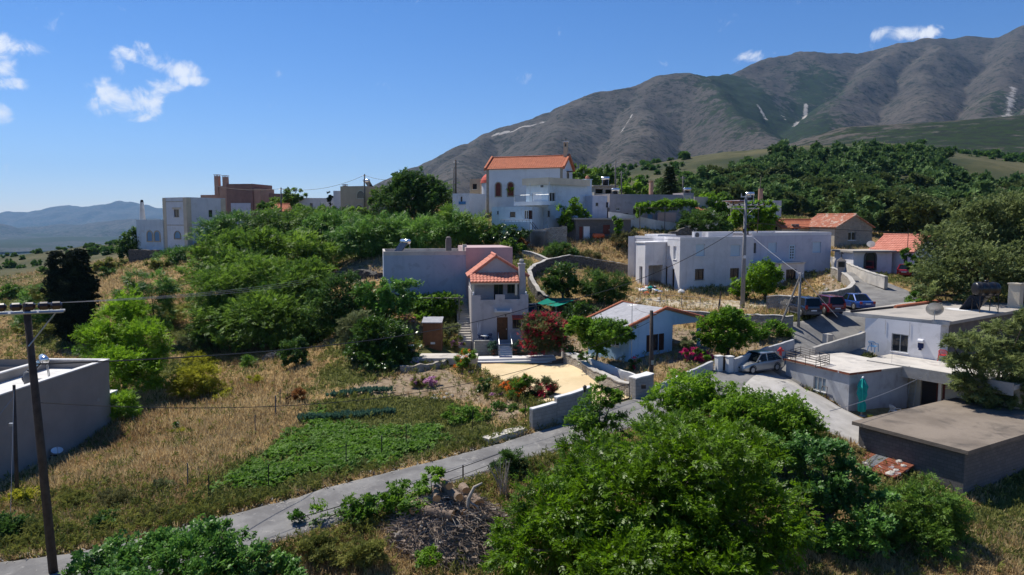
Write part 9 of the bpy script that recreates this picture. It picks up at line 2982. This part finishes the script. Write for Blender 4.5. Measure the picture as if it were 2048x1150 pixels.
def wood():
 g = np.random.default_rng(23)
 kinds = []
 for k in range(6):
  bl = [(g.normal() * .8, g.normal() * .8, 2.6 + g.random() * 1.2, 1.7 + g.random() * .6, 1.7 + g.random() * .6, 1.5 + .5 * g.random()) for _ in range(3 + k % 3)]
  V, tone = crown(bl, .55 + .05 * k, 'broad', 2.3, .4, .15, 300 + k, .16, 900)
  v, f = quads_of(V)
  me = np_mesh('hill_tree', v, f, M['leaf_grove' if k in (2, 5) else 'leaf_wood'], None, np.clip(tone * .8 + g.uniform(-.15, .35), 0, 1))
  kinds.append(me)
 pts_ = []
 s = 5.0
 gx, gy = np.meshgrid(np.arange(10, 330, s), np.arange(118, 430, s))
 x, y = gx.ravel() + g.uniform(-2.6, 2.6, gx.size), gy.ravel() + g.uniform(-2.6, 2.6, gx.size)
 z = H(x, y)
 ppx = 1024 + FPX * x / y
 ppy = 575 - FPX * np.tan(np.arctan((z - CZ) / y) + PITCH)
 ok = (ppx > 1180) & (ppx < 2150) & (np.hypot(x, y) > 120) & (y > 138 - (ppx > 1640) * 18)
 line = np.interp(ppx, [1180, 1300, 1380, 1470, 1560, 1700, 1850, 1950, 2060, 2150], [430, 395, 372, 330, 292, 288, 292, 345, 350, 350])
 ok &= ppy > line + 22 - 8 * (y < 200)
 ok &= (y > 150) | (ppx > 1650)
 clear = fbm(x, y, 34, 4, 71) > .30
 ok &= ~clear | (g.random(len(x)) < .12)
 ok &= ~((ppx > 1880) & (ppy < 400) & (g.random(len(x)) < .35))
 ok &= ~((np.abs(ppy - (350 - (ppx - 1900) * .12)) < 5) & (ppx > 1890))
 ok &= ~((np.abs(ppx - 1440) < 26) & (np.abs(ppy - 322) < 12))
 x, y, z = x[ok], y[ok], z[ok]
 o = np.argsort(np.hypot(x, y))
 x, y, z = x[o], y[o], z[o]
 near = min(290, len(x))
 for i in range(near):
  src = kinds[i % 6 if i < 6 else int(g.integers(0, 6))]
  c = src if i < 6 else src.copy()
  if i >= 6:
   COL.objects.link(c)
  sc = g.uniform(.45, 1.2)
  c.location = (x[i], y[i], z[i] - .3)
  c.scale = (sc * g.uniform(.9, 1.15), sc, sc * g.uniform(.8, 1.15))
  c.rotation_euler = (0, 0, g.uniform(0, 6.28))
  tag(c, 'round dark green tree on the lower side of the wooded hill', 'tree', 'trees of the wooded hill')
 VV, TT = [], []
 tmpl = []
 for k in range(5):
  bl = [(g.normal() * .8, g.normal() * .8, 2.5 + g.random(), 1.8 + g.random() * .5, 1.8 + g.random() * .5, 1.5 + .5 * g.random()) for _ in range(3)]
  V, tone = crown(bl, .95, 'one', 2.2, .4, .05, 400 + k, .16, 260)
  tmpl.append((V.reshape(-1, 3), tone))
 for i in range(near, len(x)):
  v, tn = tmpl[i % 5]
  sc = g.uniform(.6, 1.2)
  a = g.uniform(0, 6.28)
  VV.append((v * (sc, sc, sc * g.uniform(.8, 1.1))) @ rz3(a).T + (x[i], y[i], z[i] - .3))
  TT.append(np.clip(tn * .7 + g.uniform(0, .3), 0, 1))
 if VV:
  v = np.concatenate(VV)
  tag(np_mesh('wood', v, np.arange(len(v)).reshape(-1, 4), M['leaf_wood'], None, np.concatenate(TT)), kind='stuff')
 bl = [(0, 0, .8, 1.2, 1.2, .9), (.7, .3, .6, .9, .9, .7)]
 V, tone = crown(bl, .55, 'broad', 2.2, .4, .15, 500, .16, 160)
 v, f = quads_of(V)
 src = np_mesh('scrub_bush', v, f, M['leaf_dark'], None, tone)
 n = 0
 while n < 230:
  if n < 110:
   D = g.uniform(190, 420)
   px = g.uniform(-60, 300)
  else:
   D = g.uniform(180, 420)
   px = g.uniform(1150, 1400) if n < 165 else g.uniform(1820, 2090)
   D = D if n < 165 else g.uniform(330, 480)
  xx, yy = (px - 1024) / FPX * D, D
  c = src if n == 0 else src.copy()
  if n:
   COL.objects.link(c)
  sc = g.uniform(.4, 1.3) if n < 110 else g.uniform(.6, 2.2)
  c.location = (xx, yy, hz(xx, yy) - .2)
  c.scale = (sc, sc, sc * g.uniform(.7, 1.2))
  c.rotation_euler = (0, 0, g.uniform(0, 6.28))
  tag(c, 'dark scrub bush dotted on the far grey green hillside', 'bush', 'scrub on the far hillside')
  n += 1
 for i, (px, py, D, r, lab) in enumerate([(20, 585, 140, 24, 'dark spreading tree by the left edge beyond the pole'), (60, 592, 135, 18, 'dark bush below the spreading tree at the left'), (95, 540, 170, 14, 'round dark bush on the far hillside above the cypress left'), (215, 545, 150, 16, 'dark bush on the hillside right of the cypress'), (195, 500, 240, 14, 'dark tree on the far crest right of the cypress top'), (225, 502, 230, 12, 'second dark tree on the far crest near the villa')]):
  b_ = G(px, py + r * .6)
  D = b_.y
  plant('hillside_tree', lab, 'tree', b_, [(px, py, D, r, r * .55), (px - r * .6, py + r * .25, D, r * .6, r * .4), (px + r * .6, py + r * .2, D, r * .6, r * .4)], 'leaf_dark', 'broad', None, 2.2, .2)
wood()
def make_haze():
 b = MB()
 b.box(-15500, 15500, -300, 14800, -260, 1150)
 m = bpy.data.materials.new('haze')
 m.use_nodes = True
 n = m.node_tree.nodes
 n.remove(n['Principled BSDF'])
 v = n.new('ShaderNodeVolumePrincipled')
 v.inputs['Color'].default_value = (.30, .60, 1.0, 1)
 v.inputs['Density'].default_value = HAZE
 v.inputs['Anisotropy'].default_value = .25
 m.node_tree.links.new(v.outputs[0], n['Material Output'].inputs['Volume'])
 o = b.build('haze', m)
 tag(o, kind='stuff')
HAZE = 4.4e-5
make_haze()
